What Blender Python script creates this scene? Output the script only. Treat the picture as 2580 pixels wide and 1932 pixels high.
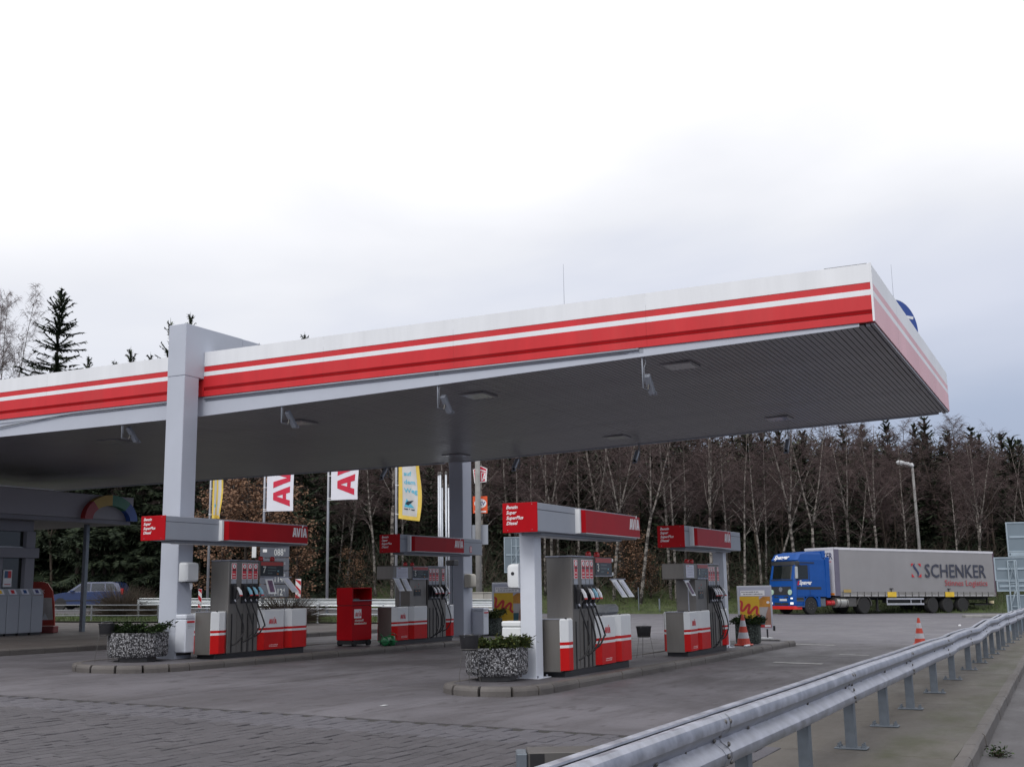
import bpy, math, random
from mathutils import Vector, Matrix
random.seed(7)
D = bpy.data
SC = bpy.context.scene
COL = SC.collection
for o in list(D.objects):
    D.objects.remove(o)

# ------------------------------------------------------------------ camera
FPX, YAW, PIT, ROLL = 2873.62, math.radians(26.3126), math.radians(10.1392), math.radians(-0.9134)
EYE = Vector((0, 0, 1.6))
_cy, _sy, _cp, _sp = math.cos(YAW), math.sin(YAW), math.cos(PIT), math.sin(PIT)
FW = Vector((_cy * _cp, _sy * _cp, _sp)); _R = Vector((_sy, -_cy, 0)); _U = _R.cross(FW)
_cr, _sr = math.cos(ROLL), math.sin(ROLL)
RT = _cr * _R + _sr * _U; UP = -_sr * _R + _cr * _U
cam_d = D.cameras.new('camera'); cam = D.objects.new('camera', cam_d); COL.objects.link(cam)
cam_d.sensor_width = 36.0; cam_d.lens = FPX / 2580 * 36.0; cam_d.clip_end = 3000; cam_d.clip_start = 0.1
mw = Matrix((RT, UP, -FW)).transposed().to_4x4(); mw.translation = EYE
cam.matrix_world = mw
SC.camera = cam

# ------------------------------------------------------------------ sky, sun, exposure
SUN_AZ = math.radians(182)      # direction the light comes from, measured from +X towards +Y
SUN_EL = math.radians(42)
w = D.worlds.new('World'); SC.world = w; w.use_nodes = True
nt = w.node_tree; nt.nodes.clear(); N = nt.nodes.new; L = nt.links.new
out = N('ShaderNodeOutputWorld'); bg = N('ShaderNodeBackground'); bg.inputs[1].default_value = 0.12
sky = N('ShaderNodeTexSky'); sky.sky_type = 'NISHITA'; sky.sun_disc = False
sky.sun_elevation = SUN_EL; sky.sun_rotation = math.radians(90) - SUN_AZ; sky.air_density = 1.0; sky.dust_density = 2.0
tc = N('ShaderNodeTexCoord'); sep = N('ShaderNodeSeparateXYZ'); L(tc.outputs['Generated'], sep.inputs[0])
mp = N('ShaderNodeMapping'); mp.inputs['Scale'].default_value = (1.0, 1.0, 2.6); mp.inputs['Location'].default_value = (0.35, 1.9, 0.2)
L(tc.outputs['Generated'], mp.inputs[0])
nz = N('ShaderNodeTexNoise'); nz.inputs['Scale'].default_value = 1.7; nz.inputs['Detail'].default_value = 5; nz.inputs['Roughness'].default_value = 0.48; nz.inputs['Distortion'].default_value = 0.5
L(mp.outputs[0], nz.inputs['Vector'])
def math_n(op, a=None, b=None, c=None):
    m = N('ShaderNodeMath'); m.operation = op
    for i, x in enumerate((a, b, c)):
        if x is None: continue
        if isinstance(x, (int, float)): m.inputs[i].default_value = x
        else: L(x, m.inputs[i])
    return m.outputs[0]
# height-driven cloud brightness, broken up by the noise
n0 = math_n('SUBTRACT', nz.outputs['Fac'], 0.5)
t = math_n('MULTIPLY_ADD', n0, 0.30, sep.outputs['Z'])
# side of the picture towards -Y is a darker, bluer bank of cloud low down
dotx = math_n('ADD', math_n('MULTIPLY', sep.outputs['X'], 0.25), math_n('MULTIPLY', sep.outputs['Y'], -0.97))
low = math_n('MULTIPLY', math_n('SMOOTH_MIN', math_n('MAXIMUM', math_n('ADD', dotx, 0.42), 0.0), 0.35, 0.1), -0.20)
t2 = math_n('ADD', t, low)
cr = N('ShaderNodeValToRGB'); L(t2, cr.inputs[0])
ce = cr.color_ramp; ce.elements[0].position = 0.02; ce.elements[0].color = (0.34, 0.40, 0.54, 1)
ce.elements[1].position = 0.52; ce.elements[1].color = (1.18, 1.18, 1.20, 1)
for p_, c_ in ((0.10, (0.42, 0.485, 0.63, 1)), (0.155, (0.67, 0.705, 0.82, 1)), (0.23, (0.84, 0.855, 0.91, 1)), (0.32, (1.03, 1.03, 1.06, 1))):
    e = ce.elements.new(p_); e.color = c_
sc_ = N('ShaderNodeVectorMath'); sc_.operation = 'SCALE'; sc_.inputs['Scale'].default_value = 8.6; L(cr.outputs[0], sc_.inputs[0])
mx = N('ShaderNodeMix'); mx.data_type = 'RGBA'; mx.inputs[0].default_value = 0.96
L(sky.outputs[0], mx.inputs[6]); L(sc_.outputs[0], mx.inputs[7]); L(mx.outputs[2], bg.inputs[0]); L(bg.outputs[0], out.inputs[0])
sun_d = D.lights.new('sun', 'SUN'); sun_d.energy = 1.3; sun_d.angle = math.radians(28); sun_d.color = (1.0, 0.97, 0.93)
sun = D.objects.new('sun', sun_d); COL.objects.link(sun)
sun.rotation_euler = Vector((math.cos(SUN_AZ) * math.cos(SUN_EL), math.sin(SUN_AZ) * math.cos(SUN_EL), math.sin(SUN_EL))).to_track_quat('Z', 'Y').to_euler()
sun.location = (0, 0, 30)
vs = SC.view_settings; vs.view_transform = 'Standard'; vs.look = 'None'; vs.exposure = 0.0; vs.gamma = 1.0; vs.use_curve_mapping = False

# ------------------------------------------------------------------ helpers
GA, GB = -0.008, 0.018
for k_, v_ in zip('AB', (-0.00797, 0.01763)): pass
GA, GB = -0.00797, 0.01763
def G(x, y): return GA * x + GB * y
def ray(px, py): return FW + RT * ((px - 1290) / FPX) + UP * ((966 - py) / FPX)
HF = Vector((_cy, _sy, 0)); HR = Vector((_sy, -_cy, 0))
def at(px, py, d):
    r = ray(px, py); return r * (d / r.dot(HF)) + EYE
def dirn(px, d):                     # ground spot: bearing of a picture column, forward distance d
    P = at(px, 1490, d); return P.x, P.y

def tag(o, label=None, cat=None, group=None, kind=None):
    if label: o['label'] = label
    if cat: o['category'] = cat
    if group: o['group'] = group
    if kind: o['kind'] = kind
    return o
def empty(name, loc=(0, 0, 0), rz=0.0, parent=None):
    o = D.objects.new(name, None); COL.objects.link(o); o.location = loc; o.rotation_euler = (0, 0, rz)
    o.empty_display_size = 0.2
    if parent: o.parent = parent
    return o
KIDS = {}
def copy_tree(o, parent=None):
    c = o.copy(); COL.objects.link(c); c.parent = parent
    if parent is not None: c.matrix_parent_inverse = o.matrix_parent_inverse.copy()
    for ch in [q for q in ALL if q.parent == o]: ALL.append(copy_tree(ch, c))
    return c
ALL = []

class MB:
    def __init__(s): s.v = []; s.f = []; s.m = []
    def add(s, vs, fs, mi=0):
        b = len(s.v); s.v += [tuple(q) for q in vs]
        for f in fs: s.f.append(tuple(b + i for i in f)); s.m.append(mi)
        return s
    def box(s, x0, y0, z0, x1, y1, z1, mi=0):
        return s.add([(x0, y0, z0), (x1, y0, z0), (x1, y1, z0), (x0, y1, z0), (x0, y0, z1), (x1, y0, z1), (x1, y1, z1), (x0, y1, z1)],
              [(0, 3, 2, 1), (4, 5, 6, 7), (0, 1, 5, 4), (1, 2, 6, 5), (2, 3, 7, 6), (3, 0, 4, 7)], mi)
    def bbox(s, x0, y0, z0, x1, y1, z1, b=0.01, mi=0):   # box with chamfered edges all round
        V = []
        for (z, i) in ((z0, b), (z0 + b, 0), (z1 - b, 0), (z1, b)):
            for (x, y) in ((x0 + i + (b if not i else 0), y0 + i), (x1 - i - (b if not i else 0), y0 + i), (x1 - i, y0 + i + (b if not i else 0)), (x1 - i, y1 - i - (b if not i else 0)),
                           (x1 - i - (b if not i else 0), y1 - i), (x0 + i + (b if not i else 0), y1 - i), (x0 + i, y1 - i - (b if not i else 0)), (x0 + i, y0 + i + (b if not i else 0))):
                V.append((x, y, z))
        F = [tuple(range(7, -1, -1)), tuple(range(24, 32))]
        for k in range(3):
            for i in range(8): F.append((k * 8 + i, k * 8 + (i + 1) % 8, (k + 1) * 8 + (i + 1) % 8, (k + 1) * 8 + i))
        return s.add(V, F, mi)
    def prism(s, poly, a, b, ax='z', mi=0):
        n = len(poly)
        def P(u, v, w_): return {'z': (u, v, w_), 'y': (u, w_, v), 'x': (w_, u, v)}[ax]
        V = [P(u, v, a) for u, v in poly] + [P(u, v, b) for u, v in poly]
        F = [tuple(range(n))[::-1], tuple(range(n, 2 * n))] + [(i, (i + 1) % n, n + (i + 1) % n, n + i) for i in range(n)]
        return s.add(V, F, mi)
    def loft(s, rings, mi=0, cap=True, closed=True):
        n = len(rings[0]); V = [p for r in rings for p in r]; F = []
        for k in range(len(rings) - 1):
            for i in range(n if closed else n - 1): F.append((k * n + i, k * n + (i + 1) % n, (k + 1) * n + (i + 1) % n, (k + 1) * n + i))
        if cap: F += [tuple(range(n))[::-1], tuple(range((len(rings) - 1) * n, len(rings) * n))]
        return s.add(V, F, mi)
    def tube(s, pts, r, n=8, mi=0, cap=True):
        pts = [Vector(p) for p in pts]; rings = []
        up0 = Vector((0, 0, 1))
        for i, p in enumerate(pts):
            t_ = (pts[min(i + 1, len(pts) - 1)] - pts[max(i - 1, 0)])
            if t_.length < 1e-9: t_ = Vector((0, 0, 1))
            t_.normalize()
            u = up0 if abs(t_.z) < 0.95 else Vector((1, 0, 0))
            a = t_.cross(u).normalized(); b = t_.cross(a)
            rr = r[i] if isinstance(r, (list, tuple)) else r
            rings.append([p + (a * math.cos(2 * math.pi * k / n) + b * math.sin(2 * math.pi * k / n)) * rr for k in range(n)])
        return s.loft(rings, mi, cap)
    def cyl(s, p0, p1, r0, r1=None, n=16, mi=0): return s.tube([p0, p1], [r0, r0 if r1 is None else r1], n, mi)
    def lathe(s, prof, n=24, mi=0, c=(0, 0, 0), ax='z'):
        rings = []
        for r, h in prof:
            ring = []
            for k in range(n):
                a = 2 * math.pi * k / n; u, v = r * math.cos(a), r * math.sin(a)
                q = {'z': (u, v, h), 'y': (u, h, v), 'x': (h, u, v)}[ax]
                ring.append((q[0] + c[0], q[1] + c[1], q[2] + c[2]))
            rings.append(ring)
        return s.loft(rings, mi, True)
    def tri(s, a, b, c, mi=0): return s.add([a, b, c], [(0, 1, 2)], mi)
    def quad(s, a, b, c, d, mi=0): return s.add([a, b, c, d], [(0, 1, 2, 3)], mi)
    def mesh(s, name, mats, smooth=False):
        me = D.meshes.new(name); me.from_pydata(s.v, [], s.f)
        for m_ in (mats if isinstance(mats, (list, tuple)) else [mats]): me.materials.append(m_)
        if any(s.m): me.polygons.foreach_set('material_index', s.m)
        if smooth: me.polygons.foreach_set('use_smooth', [True] * len(s.f))
        me.update(); return me
    def build(s, name, mats, parent=None, loc=(0, 0, 0), rot=None, smooth=False):
        return inst(name, s.mesh(name, mats, smooth), parent, loc, rot)
def inst(name, me, parent=None, loc=(0, 0, 0), rot=None):
    o = D.objects.new(name, me); COL.objects.link(o); o.location = loc
    if rot: o.rotation_euler = rot
    if parent: o.parent = parent
    ALL.append(o); return o
def autosmooth(o, ang=35):
    me = o.data
    me.polygons.foreach_set('use_smooth', [True] * len(me.polygons))
    try: me.set_sharp_from_angle(angle=math.radians(ang))
    except Exception: pass
    return o

# ------------------------------------------------------------------ materials
MATS = {}
def M(name, col, rough=0.6, metal=0.0, var=0.12, scale=3.0, bump=0.0, bscale=80.0, spec=None, dirt=0.0, dirtcol=(0.05, 0.045, 0.04), emis=None, alpha=None, coat=0.0, stretch=(1, 1, 1), rvar=0.0):
    if name in MATS: return MATS[name]
    m = D.materials.new(name); m.use_nodes = True; nt = m.node_tree; b = nt.nodes['Principled BSDF']
    N = nt.nodes.new; L = nt.links.new
    b.inputs['Roughness'].default_value = rough; b.inputs['Metallic'].default_value = metal
    if spec is not None: b.inputs['Specular IOR Level'].default_value = spec
    if coat: b.inputs['Coat Weight'].default_value = coat; b.inputs['Coat Roughness'].default_value = 0.08
    c4 = (*col, 1)
    tcn = N('ShaderNodeTexCoord'); mpn = N('ShaderNodeMapping'); mpn.inputs['Scale'].default_value = stretch; L(tcn.outputs['Object'], mpn.inputs[0])
    if var or dirt:
        n = N('ShaderNodeTexNoise'); n.inputs['Scale'].default_value = scale; n.inputs['Detail'].default_value = 6; n.inputs['Roughness'].default_value = 0.62
        L(mpn.outputs[0], n.inputs['Vector'])
        r = N('ShaderNodeMapRange'); r.inputs[1].default_value = 0.3; r.inputs[2].default_value = 0.7; r.inputs[3].default_value = 1 - var; r.inputs[4].default_value = 1 + var
        L(n.outputs['Fac'], r.inputs[0])
        s = N('ShaderNodeVectorMath'); s.operation = 'SCALE'; s.inputs[0].default_value = col; L(r.outputs[0], s.inputs['Scale'])
        src = s.outputs[0]
        if dirt:
            n2 = N('ShaderNodeTexNoise'); n2.inputs['Scale'].default_value = scale * 0.45; n2.inputs['Detail'].default_value = 8; n2.inputs['Roughness'].default_value = 0.7
            L(mpn.outputs[0], n2.inputs['Vector'])
            r2 = N('ShaderNodeMapRange'); r2.inputs[1].default_value = 0.48; r2.inputs[2].default_value = 0.75; r2.inputs[3].default_value = 0; r2.inputs[4].default_value = dirt
            L(n2.outputs['Fac'], r2.inputs[0])
            mm = N('ShaderNodeMix'); mm.data_type = 'RGBA'; L(r2.outputs[0], mm.inputs[0]); L(src, mm.inputs[6]); mm.inputs[7].default_value = (*dirtcol, 1); src = mm.outputs[2]
        L(src, b.inputs['Base Color'])
        if rvar:
            r3 = N('ShaderNodeMapRange'); r3.inputs[1].default_value = 0.3; r3.inputs[2].default_value = 0.7; r3.inputs[3].default_value = max(0.05, rough - rvar); r3.inputs[4].default_value = min(1, rough + rvar)
            L(n.outputs['Fac'], r3.inputs[0]); L(r3.outputs[0], b.inputs['Roughness'])
    else: b.inputs['Base Color'].default_value = c4
    if bump:
        n3 = N('ShaderNodeTexNoise'); n3.inputs['Scale'].default_value = bscale; n3.inputs['Detail'].default_value = 4; L(tcn.outputs['Object'], n3.inputs['Vector'])
        bp = N('ShaderNodeBump'); bp.inputs['Strength'].default_value = bump; bp.inputs['Distance'].default_value = 0.01; L(n3.outputs['Fac'], bp.inputs['Height']); L(bp.outputs[0], b.inputs['Normal'])
    if emis: b.inputs['Emission Color'].default_value = (*emis[0], 1); b.inputs['Emission Strength'].default_value = emis[1]
    if alpha is not None: b.inputs['Alpha'].default_value = alpha
    MATS[name] = m; return m

WHITE = M('white_paint', (0.80, 0.815, 0.845), 0.38, var=0.05, scale=0.7, dirt=0.12, dirtcol=(0.35, 0.36, 0.38))
WHITE2 = M('white_enamel', (0.72, 0.74, 0.76), 0.3, var=0.04, scale=2, dirt=0.18, dirtcol=(0.4, 0.39, 0.37))
RED = M('red_paint', (0.60, 0.018, 0.022), 0.45, var=0.07, scale=0.8, dirt=0.1, dirtcol=(0.4, 0.07, 0.06))
REDG = M('red_gloss', (0.40, 0.004, 0.009), 0.40, var=0.08, scale=2.5, spec=.12)
REDP = M('red_panel', (0.54, 0.008, 0.008), 0.42, spec=.2, var=0.08, scale=3, dirt=0.15, dirtcol=(0.3, 0.05, 0.04))
PINK = M('faded_red', (0.76, 0.46, 0.51), 0.6, var=0.08, scale=0.9, dirt=0.25, dirtcol=(0.62, 0.52, 0.50), stretch=(1, 1, .25))
GREYP = M('grey_panel', (0.30, 0.325, 0.375), 0.42, var=0.05, scale=1.5, dirt=0.1, dirtcol=(0.28, 0.29, 0.31))
STEEL = M('brushed_steel', (0.19, 0.18, 0.168), 0.46, metal=0.6, var=0.10, scale=5, stretch=(1, 1, 0.15), dirt=0.15, dirtcol=(0.22, 0.2, 0.19))
DSTEEL = M('dark_steel', (0.13, 0.125, 0.12), 0.45, metal=0.5, var=0.12, scale=6)
GALV = M('galvanised_steel', (0.37, 0.385, 0.445), 0.46, metal=0.7, var=0.26, scale=7, bump=0.10, bscale=14, dirt=0.45, dirtcol=(0.3, 0.31, 0.33), rvar=.1)
GALVP = M('galvanised_post', (0.17, 0.195, 0.225), 0.55, metal=0.6, var=0.15, scale=7, dirt=0.3, dirtcol=(0.2, 0.2, 0.2))
BLACK = M('black_rubber', (0.012, 0.012, 0.014), 0.55, var=0.2, scale=9)
BLACKP = M('black_plastic', (0.018, 0.018, 0.021), 0.4, var=0.15, scale=9)
TYRE = M('tyre_rubber', (0.022, 0.022, 0.023), 0.85, var=0.25, scale=10, bump=0.3)
SOFF = M('soffit_metal', (0.26, 0.257, 0.285), 0.36, metal=0.25, var=0.08, scale=0.8, rvar=0.06, dirt=.2, dirtcol=(.2, .19, .19))
GAPM = M('shadow_gap', (0.03, 0.03, 0.03), 0.9, var=0)
FIN = M('column_paint', (0.47, 0.50, 0.575), 0.42, var=0.05, scale=0.8, dirt=0.12, dirtcol=(0.42, 0.43, 0.46))
COLW = M('small_column_paint', (0.62, 0.65, 0.72), 0.4, var=0.05, scale=2, dirt=0.1, dirtcol=(0.4, 0.4, 0.42))
LETW = M('white_lettering', (0.8, 0.8, 0.82), 0.4, var=0)
LETR = M('red_lettering', (0.55, 0.02, 0.03), 0.4, var=0)
LETB = M('blue_lettering', (0.03, 0.04, 0.11), 0.5, var=0)
DGLASS = M('dark_glass', (0.010, 0.013, 0.013), 0.22, var=0, spec=0.3)
LCD = M('lcd_panel', (0.05, 0.07, 0.065), 0.25, var=0.1, scale=20)
GREEN = M('green_plastic', (0.01, 0.13, 0.045), 0.3, var=0.15, scale=5)
CONC = M('concrete', (0.27, 0.265, 0.26), 0.85, var=0.18, scale=2.5, bump=0.4, bscale=60, dirt=0.45, dirtcol=(0.12, 0.115, 0.11))
LAMPR = M('red_lamp', (0.5, 0.02, 0.02), 0.25, var=0)
ORANGE = M('orange_reflector', (0.8, 0.25, 0.02), 0.3, var=0)
YEL = M('yellow_paint', (0.75, 0.50, 0.04), 0.5, var=0.1)

def ground_mat(name, col, col2, patch=0.25, streak=0.3, fine=90, rough=0.75, bump=0.5, moss=False, dark=(0.035, 0.031, 0.031), wet=0.12):
    m = D.materials.new(name); m.use_nodes = True; nt = m.node_tree; b = nt.nodes['Principled BSDF']; N = nt.nodes.new; L = nt.links.new
    tcn = N('ShaderNodeTexCoord'); P = tcn.outputs['Object']
    def noise(scale, det=6, st=(1, 1, 1), ro=0.6, dist=0.0, off=(0, 0, 0)):
        mpn = N('ShaderNodeMapping'); mpn.inputs['Scale'].default_value = st; mpn.inputs['Location'].default_value = off; L(P, mpn.inputs[0])
        n = N('ShaderNodeTexNoise'); n.inputs['Scale'].default_value = scale; n.inputs['Detail'].default_value = det; n.inputs['Roughness'].default_value = ro; n.inputs['Distortion'].default_value = dist
        L(mpn.outputs[0], n.inputs['Vector']); return n.outputs['Fac']
    def rng(src, a, b_, c, d):
        r = N('ShaderNodeMapRange'); r.inputs[1].default_value = a; r.inputs[2].default_value = b_; r.inputs[3].default_value = c; r.inputs[4].default_value = d; L(src, r.inputs[0]); return r.outputs[0]
    def mix(f, a, b_):
        mm = N('ShaderNodeMix'); mm.data_type = 'RGBA'
        if isinstance(f, float): mm.inputs[0].default_value = f
        else: L(f, mm.inputs[0])
        for i, x in ((6, a), (7, b_)):
            if isinstance(x, tuple): mm.inputs[i].default_value = (*x, 1)
            else: L(x, mm.inputs[i])
        return mm.outputs[2]
    c = mix(rng(noise(0.22, 6, dist=1.0), 0.40, 0.60, 0, 1), col, col2)
    c = mix(rng(noise(1.1, 8, st=(0.22, 1, 1), ro=0.7, dist=0.3), 0.47, 0.68, 0, streak), c, dark)
    oi0 = N('ShaderNodeObjectInfo'); c = mix(rng(oi0.outputs['Random'], 0, 1, 0.0, 0.22), c, dark)
    c = mix(rng(noise(0.5, 8, st=(0.45, 1.3, 1), ro=0.68, dist=0.6, off=(7, 3, 0)), 0.52, 0.68, 0, patch), c, dark)
    c = mix(rng(noise(2.6, 4, st=(.6, 1.6, 1), ro=0.5, off=(3, 9, 0)), 0.60, 0.66, 0, patch * 0.9), c, tuple(q * 0.9 for q in dark))
    c = mix(rng(noise(fine, 3, ro=0.8), 0.3, 0.7, 0.0, 0.38), c, tuple(min(1, q * 1.5) for q in col))
    ge = N('ShaderNodeNewGeometry')
    if name.startswith('paver'):
        c = mix(rng(ge.outputs['Random Per Island'], 0, 1, 0.0, 0.55), c, tuple(q * .62 for q in col)); oi = N('ShaderNodeObjectInfo'); c = mix(rng(oi.outputs['Random'], 0, 1, 0.0, 0.5), c, tuple(q * 1.45 for q in col))
    if moss:
        sp = N('ShaderNodeSeparateXYZ'); L(P, sp.inputs[0])
        band = rng(sp.outputs['Y'], 2.15, 1.95, 0, 1)
        mo = N('ShaderNodeMath'); mo.operation = 'MULTIPLY'; L(band, mo.inputs[0]); L(rng(noise(0.9, 8, st=(0.6, 1.4, 1), ro=0.7), 0.42, 0.62, 0.05, 0.8), mo.inputs[1])
        c = mix(mo.outputs[0], c, (0.055, 0.058, 0.030))
    L(c, b.inputs['Base Color'])
    L(rng(noise(0.7, 6, st=(.5, 1.2, 1), ro=.7, off=(1, 5, 0)), 0.4, 0.65, rough, rough - wet * 2), b.inputs['Roughness'])
    b.inputs['Specular IOR Level'].default_value = 0.35
    bp = N('ShaderNodeBump'); bp.inputs['Strength'].default_value = bump; bp.inputs['Distance'].default_value = 0.006; L(noise(fine, 4, ro=0.75), bp.inputs['Height']); L(bp.outputs[0], b.inputs['Normal'])
    MATS[name] = m; return m
SLAB = ground_mat('concrete_slab', (0.140, 0.134, 0.150), (0.072, 0.068, 0.076), patch=0.75, streak=0.7)
WALK = ground_mat('walkway_concrete', (0.115, 0.106, 0.094), (0.088, 0.080, 0.070), patch=0.4, streak=0.3, moss=True)
ASPH = ground_mat('asphalt', (0.106, 0.103, 0.120), (0.130, 0.126, 0.145), patch=0.25, streak=0.35, fine=60, dark=(0.1, 0.095, 0.1))
ROADM = ground_mat('dark_asphalt', (0.075, 0.073, 0.078), (0.095, 0.09, 0.096), patch=0.3, streak=0.3, fine=70)
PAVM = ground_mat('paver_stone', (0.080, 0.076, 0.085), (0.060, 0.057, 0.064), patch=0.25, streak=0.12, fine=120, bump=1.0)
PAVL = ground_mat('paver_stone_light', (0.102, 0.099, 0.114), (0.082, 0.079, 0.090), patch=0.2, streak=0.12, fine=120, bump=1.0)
KERBM = ground_mat('kerb_concrete', (0.135, 0.124, 0.118), (0.098, 0.090, 0.086), patch=0.4, streak=0.3, fine=110, bump=0.8)
JOINT = M('joint_soil', (0.03, 0.028, 0.026), 0.95, var=0.3, scale=12)
GRASSM = M('grass_ground', (0.045, 0.062, 0.018), 0.95, var=0.45, scale=1.2, bump=1.0, bscale=9, dirt=0.5, dirtcol=(0.06, 0.045, 0.025))
EARTH = M('forest_earth', (0.035, 0.028, 0.018), 1.0, var=0.5, scale=1.0, bump=1.0, bscale=4, dirt=0.6, dirtcol=(0.03, 0.04, 0.012))

def text_mesh(s, size=1.0, bold=0.0, shear=0.0, spacing=1.0, align='LEFT', ext=0.002, xs=1.0):
    cu = D.curves.new('lettering', 'FONT'); cu.body = s; cu.size = size; cu.offset = bold; cu.shear = shear; cu.space_character = spacing; cu.align_x = align; cu.extrude = ext; cu.resolution_u = 2
    ob = D.objects.new('lettering', cu); COL.objects.link(ob); bpy.context.view_layer.update()
    me = D.meshes.new_from_object(ob.evaluated_get(bpy.context.evaluated_depsgraph_get()))
    D.objects.remove(ob); D.curves.remove(cu)
    if xs != 1.0:
        for v in me.vertices: v.co.x *= xs
    return me
def face_mat(origin, xdir, ydir):
    x = Vector(xdir).normalized(); y = Vector(ydir).normalized(); z = x.cross(y)
    m = Matrix((x, y, z)).transposed().to_4x4(); m.translation = Vector(origin); return m
def put_text(s, parent, origin, xdir=(1, 0, 0), ydir=(0, 0, 1), mat=None, name='lettering', **kw):
    me = text_mesh(s, **kw); me.materials.clear(); me.materials.append(mat or LETW)
    o = D.objects.new(name, me); COL.objects.link(o)
    if parent: o.parent = parent
    o.matrix_local = face_mat(origin, xdir, ydir); ALL.append(o); return o
# the narrow four-letter word mark with the slanted dot, as quads (unit height)
def _A(x): return [[(x, 0), (x + .14, 0), (x + .23, .80), (x + .15, 1)], [(x + .15, 1), (x + .23, .80), (x + .23, .80), (x + .31, 1)],
                   [(x + .32, 0), (x + .46, 0), (x + .31, 1), (x + .23, .80)], [(x + .167, .22), (x + .293, .22), (x + .272, .42), (x + .188, .42)]]
def _V(x): return [[(x, 1), (x + .15, 0), (x + .23, .20), (x + .14, 1)], [(x + .15, 0), (x + .31, 0), (x + .23, .20), (x + .23, .20)], [(x + .32, 1), (x + .23, .20), (x + .31, 0), (x + .46, 1)]]
MARK = _A(0) + _V(.42) + [[(.94, 0), (1.07, 0), (1.12, 1), (.99, 1)], [(1.05, 1.08), (1.13, 1.08), (1.24, 1.34), (1.12, 1.34)]] + _A(1.15)
def mark_mb(h, ox=0, oz=0, y=0, th=0.004, fn=None, mi=0, xs=1.0, mb=None, quads=None):
    mb = mb or MB()
    for q in (quads or MARK):
        P = []
        for (u, v) in q:
            if not P or (u, v) != P[-1]: P.append((u, v))
        P = [(ox + u * h * xs, oz + v * h) for u, v in P]
        a = sum(P[i][0] * P[(i + 1) % len(P)][1] - P[(i + 1) % len(P)][0] * P[i][1] for i in range(len(P)))
        if a < 0: P = P[::-1]
        mb.prism(P, y, y - th, 'y', mi)
    return mb
# ------------------------------------------------------------------ ground
def sheet(name, poly, dz, mat, kind='structure', n=None, zf=None):
    mb = MB(); zf = zf or (lambda x, y: G(x, y) + dz)
    mb.add([(x, y, zf(x, y)) for x, y in poly], [tuple(range(len(poly)))])
    o = mb.build(name, mat); tag(o, kind=kind); return o
def grid_sheet(name, x0, y0, x1, y1, nx, ny, zf, mat):
    V = []; F = []
    for i in range(nx + 1):
        for j in range(ny + 1):
            x = x0 + (x1 - x0) * i / nx; y = y0 + (y1 - y0) * j / ny; V.append((x, y, zf(x, y)))
    for i in range(nx):
        for j in range(ny):
            a = i * (ny + 1) + j; F.append((a, a + ny + 1, a + ny + 2, a + 1))
    mb = MB(); mb.add(V, F); o = mb.build(name, mat); tag(o, kind='structure'); return o
# forest hill: a terrain that leaves the plane beyond the lawn edge
def edge_dist(x, y):                       # distance past the lot's far edge (forward direction)
    d = x * _cy + y * _sy; s = x * _sy - y * _cy   # forward, right
    e = 71.5 + 0.0 * s
    if s > 8: e += (s - 8) * 0.28
    if s < -12: e += 6
    return d - e
def hillz(x, y):
    u = edge_dist(x, y)
    if u <= 0: return 0.0
    return 1.5 * min(1, u / 9) ** 1.2 + 0.028 * max(0, u - 8)
def hill_surface(x, y): return G(x, y) + hillz(x, y) + (0.10 * math.sin(x * .7) * math.cos(y * .9) * min(1, max(0, edge_dist(x, y)) / 3))
sheet('ground', [(-60, -300), (900, -300), (900, 700), (-60, 700)], -0.14, ROADM)
sheet('forecourt_base', [(-40, 1.5), (35.2, 1.5), (35.2, 22.4), (-40, 22.4)], -0.016, JOINT)
sheet('asphalt_lot', [(35.2, 1.6), (150, -30), (150, 60), (60, 75), (35.2, 22.6)], -0.012, ASPH)
# hill and lawn
V = []; F = []; nr, nc = 34, 70
for i in range(nr + 1):
    for j in range(nc + 1):
        s = -75 + 150 * j / nc; 
        e = 71.5 + (max(0, s - 8) * 0.28) + (6 if s < -12 else 0)
        u = -0.4 + (i / nr) ** 1.6 * 75
        P = HF * (e + u) + HR * s
        z = G(P.x, P.y) + (hillz(P.x, P.y) if u > 0 else -0.05) + 0.10 * math.sin(P.x * .7) * math.cos(P.y * .9) * min(1, max(0, u) / 3)
        V.append((P.x, P.y, z))
for i in range(nr):
    for j in range(nc):
        a = i * (nc + 1) + j; F.append((a, a + 1, a + nc + 2, a + nc + 1))
mb = MB(); mb.add(V[:(nr + 1) * (nc + 1)], F); 
for k, f in enumerate(mb.f): mb.m[k] = 0 if k // nc < 12 else 1
o = mb.build('hill', [GRASSM, EARTH], smooth=True); tag(o, kind='structure')
# slabs of the forecourt and of the walkway, each a piece with open joints
def slab(parent, x0, y0, x1, y1, mat, name='slab', g=0.009):
    mb = MB(); x0 += g; y0 += g; x1 -= g; y1 -= g; b = .006; dz = random.uniform(-.0015, .0015)
    r1 = [(x0, y0), (x1, y0), (x1, y1), (x0, y1)]; r2 = [(x0 + b, y0 + b), (x1 - b, y0 + b), (x1 - b, y1 - b), (x0 + b, y1 - b)]
    mb.loft([[(x, y, G(x, y) - .10) for x, y in r1], [(x, y, G(x, y) - b + dz) for x, y in r1], [(x, y, G(x, y) + dz) for x, y in r2]])
    return mb.build(name, mat, parent)
fc = empty('forecourt'); tag(fc, kind='structure')
XJ = [12.25, 16.2, 20.15, 24.1, 28.1, 32.1, 35.15]; YJ = [4.55, 8.45, 12.35, 16.25, 19.4, 22.38]
for i in range(len(XJ) - 1):
    for j in range(len(YJ) - 1): slab(fc, XJ[i], YJ[j], XJ[i + 1], YJ[j + 1], SLAB)
wk = empty('walkway'); tag(wk, kind='structure')
WX = [6.2, 9.1, 12.0, 14.82, 17.5, 21.2, 24.1, 27.0, 30.0, 33.0, 36, 40, 44, 48]
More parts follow.
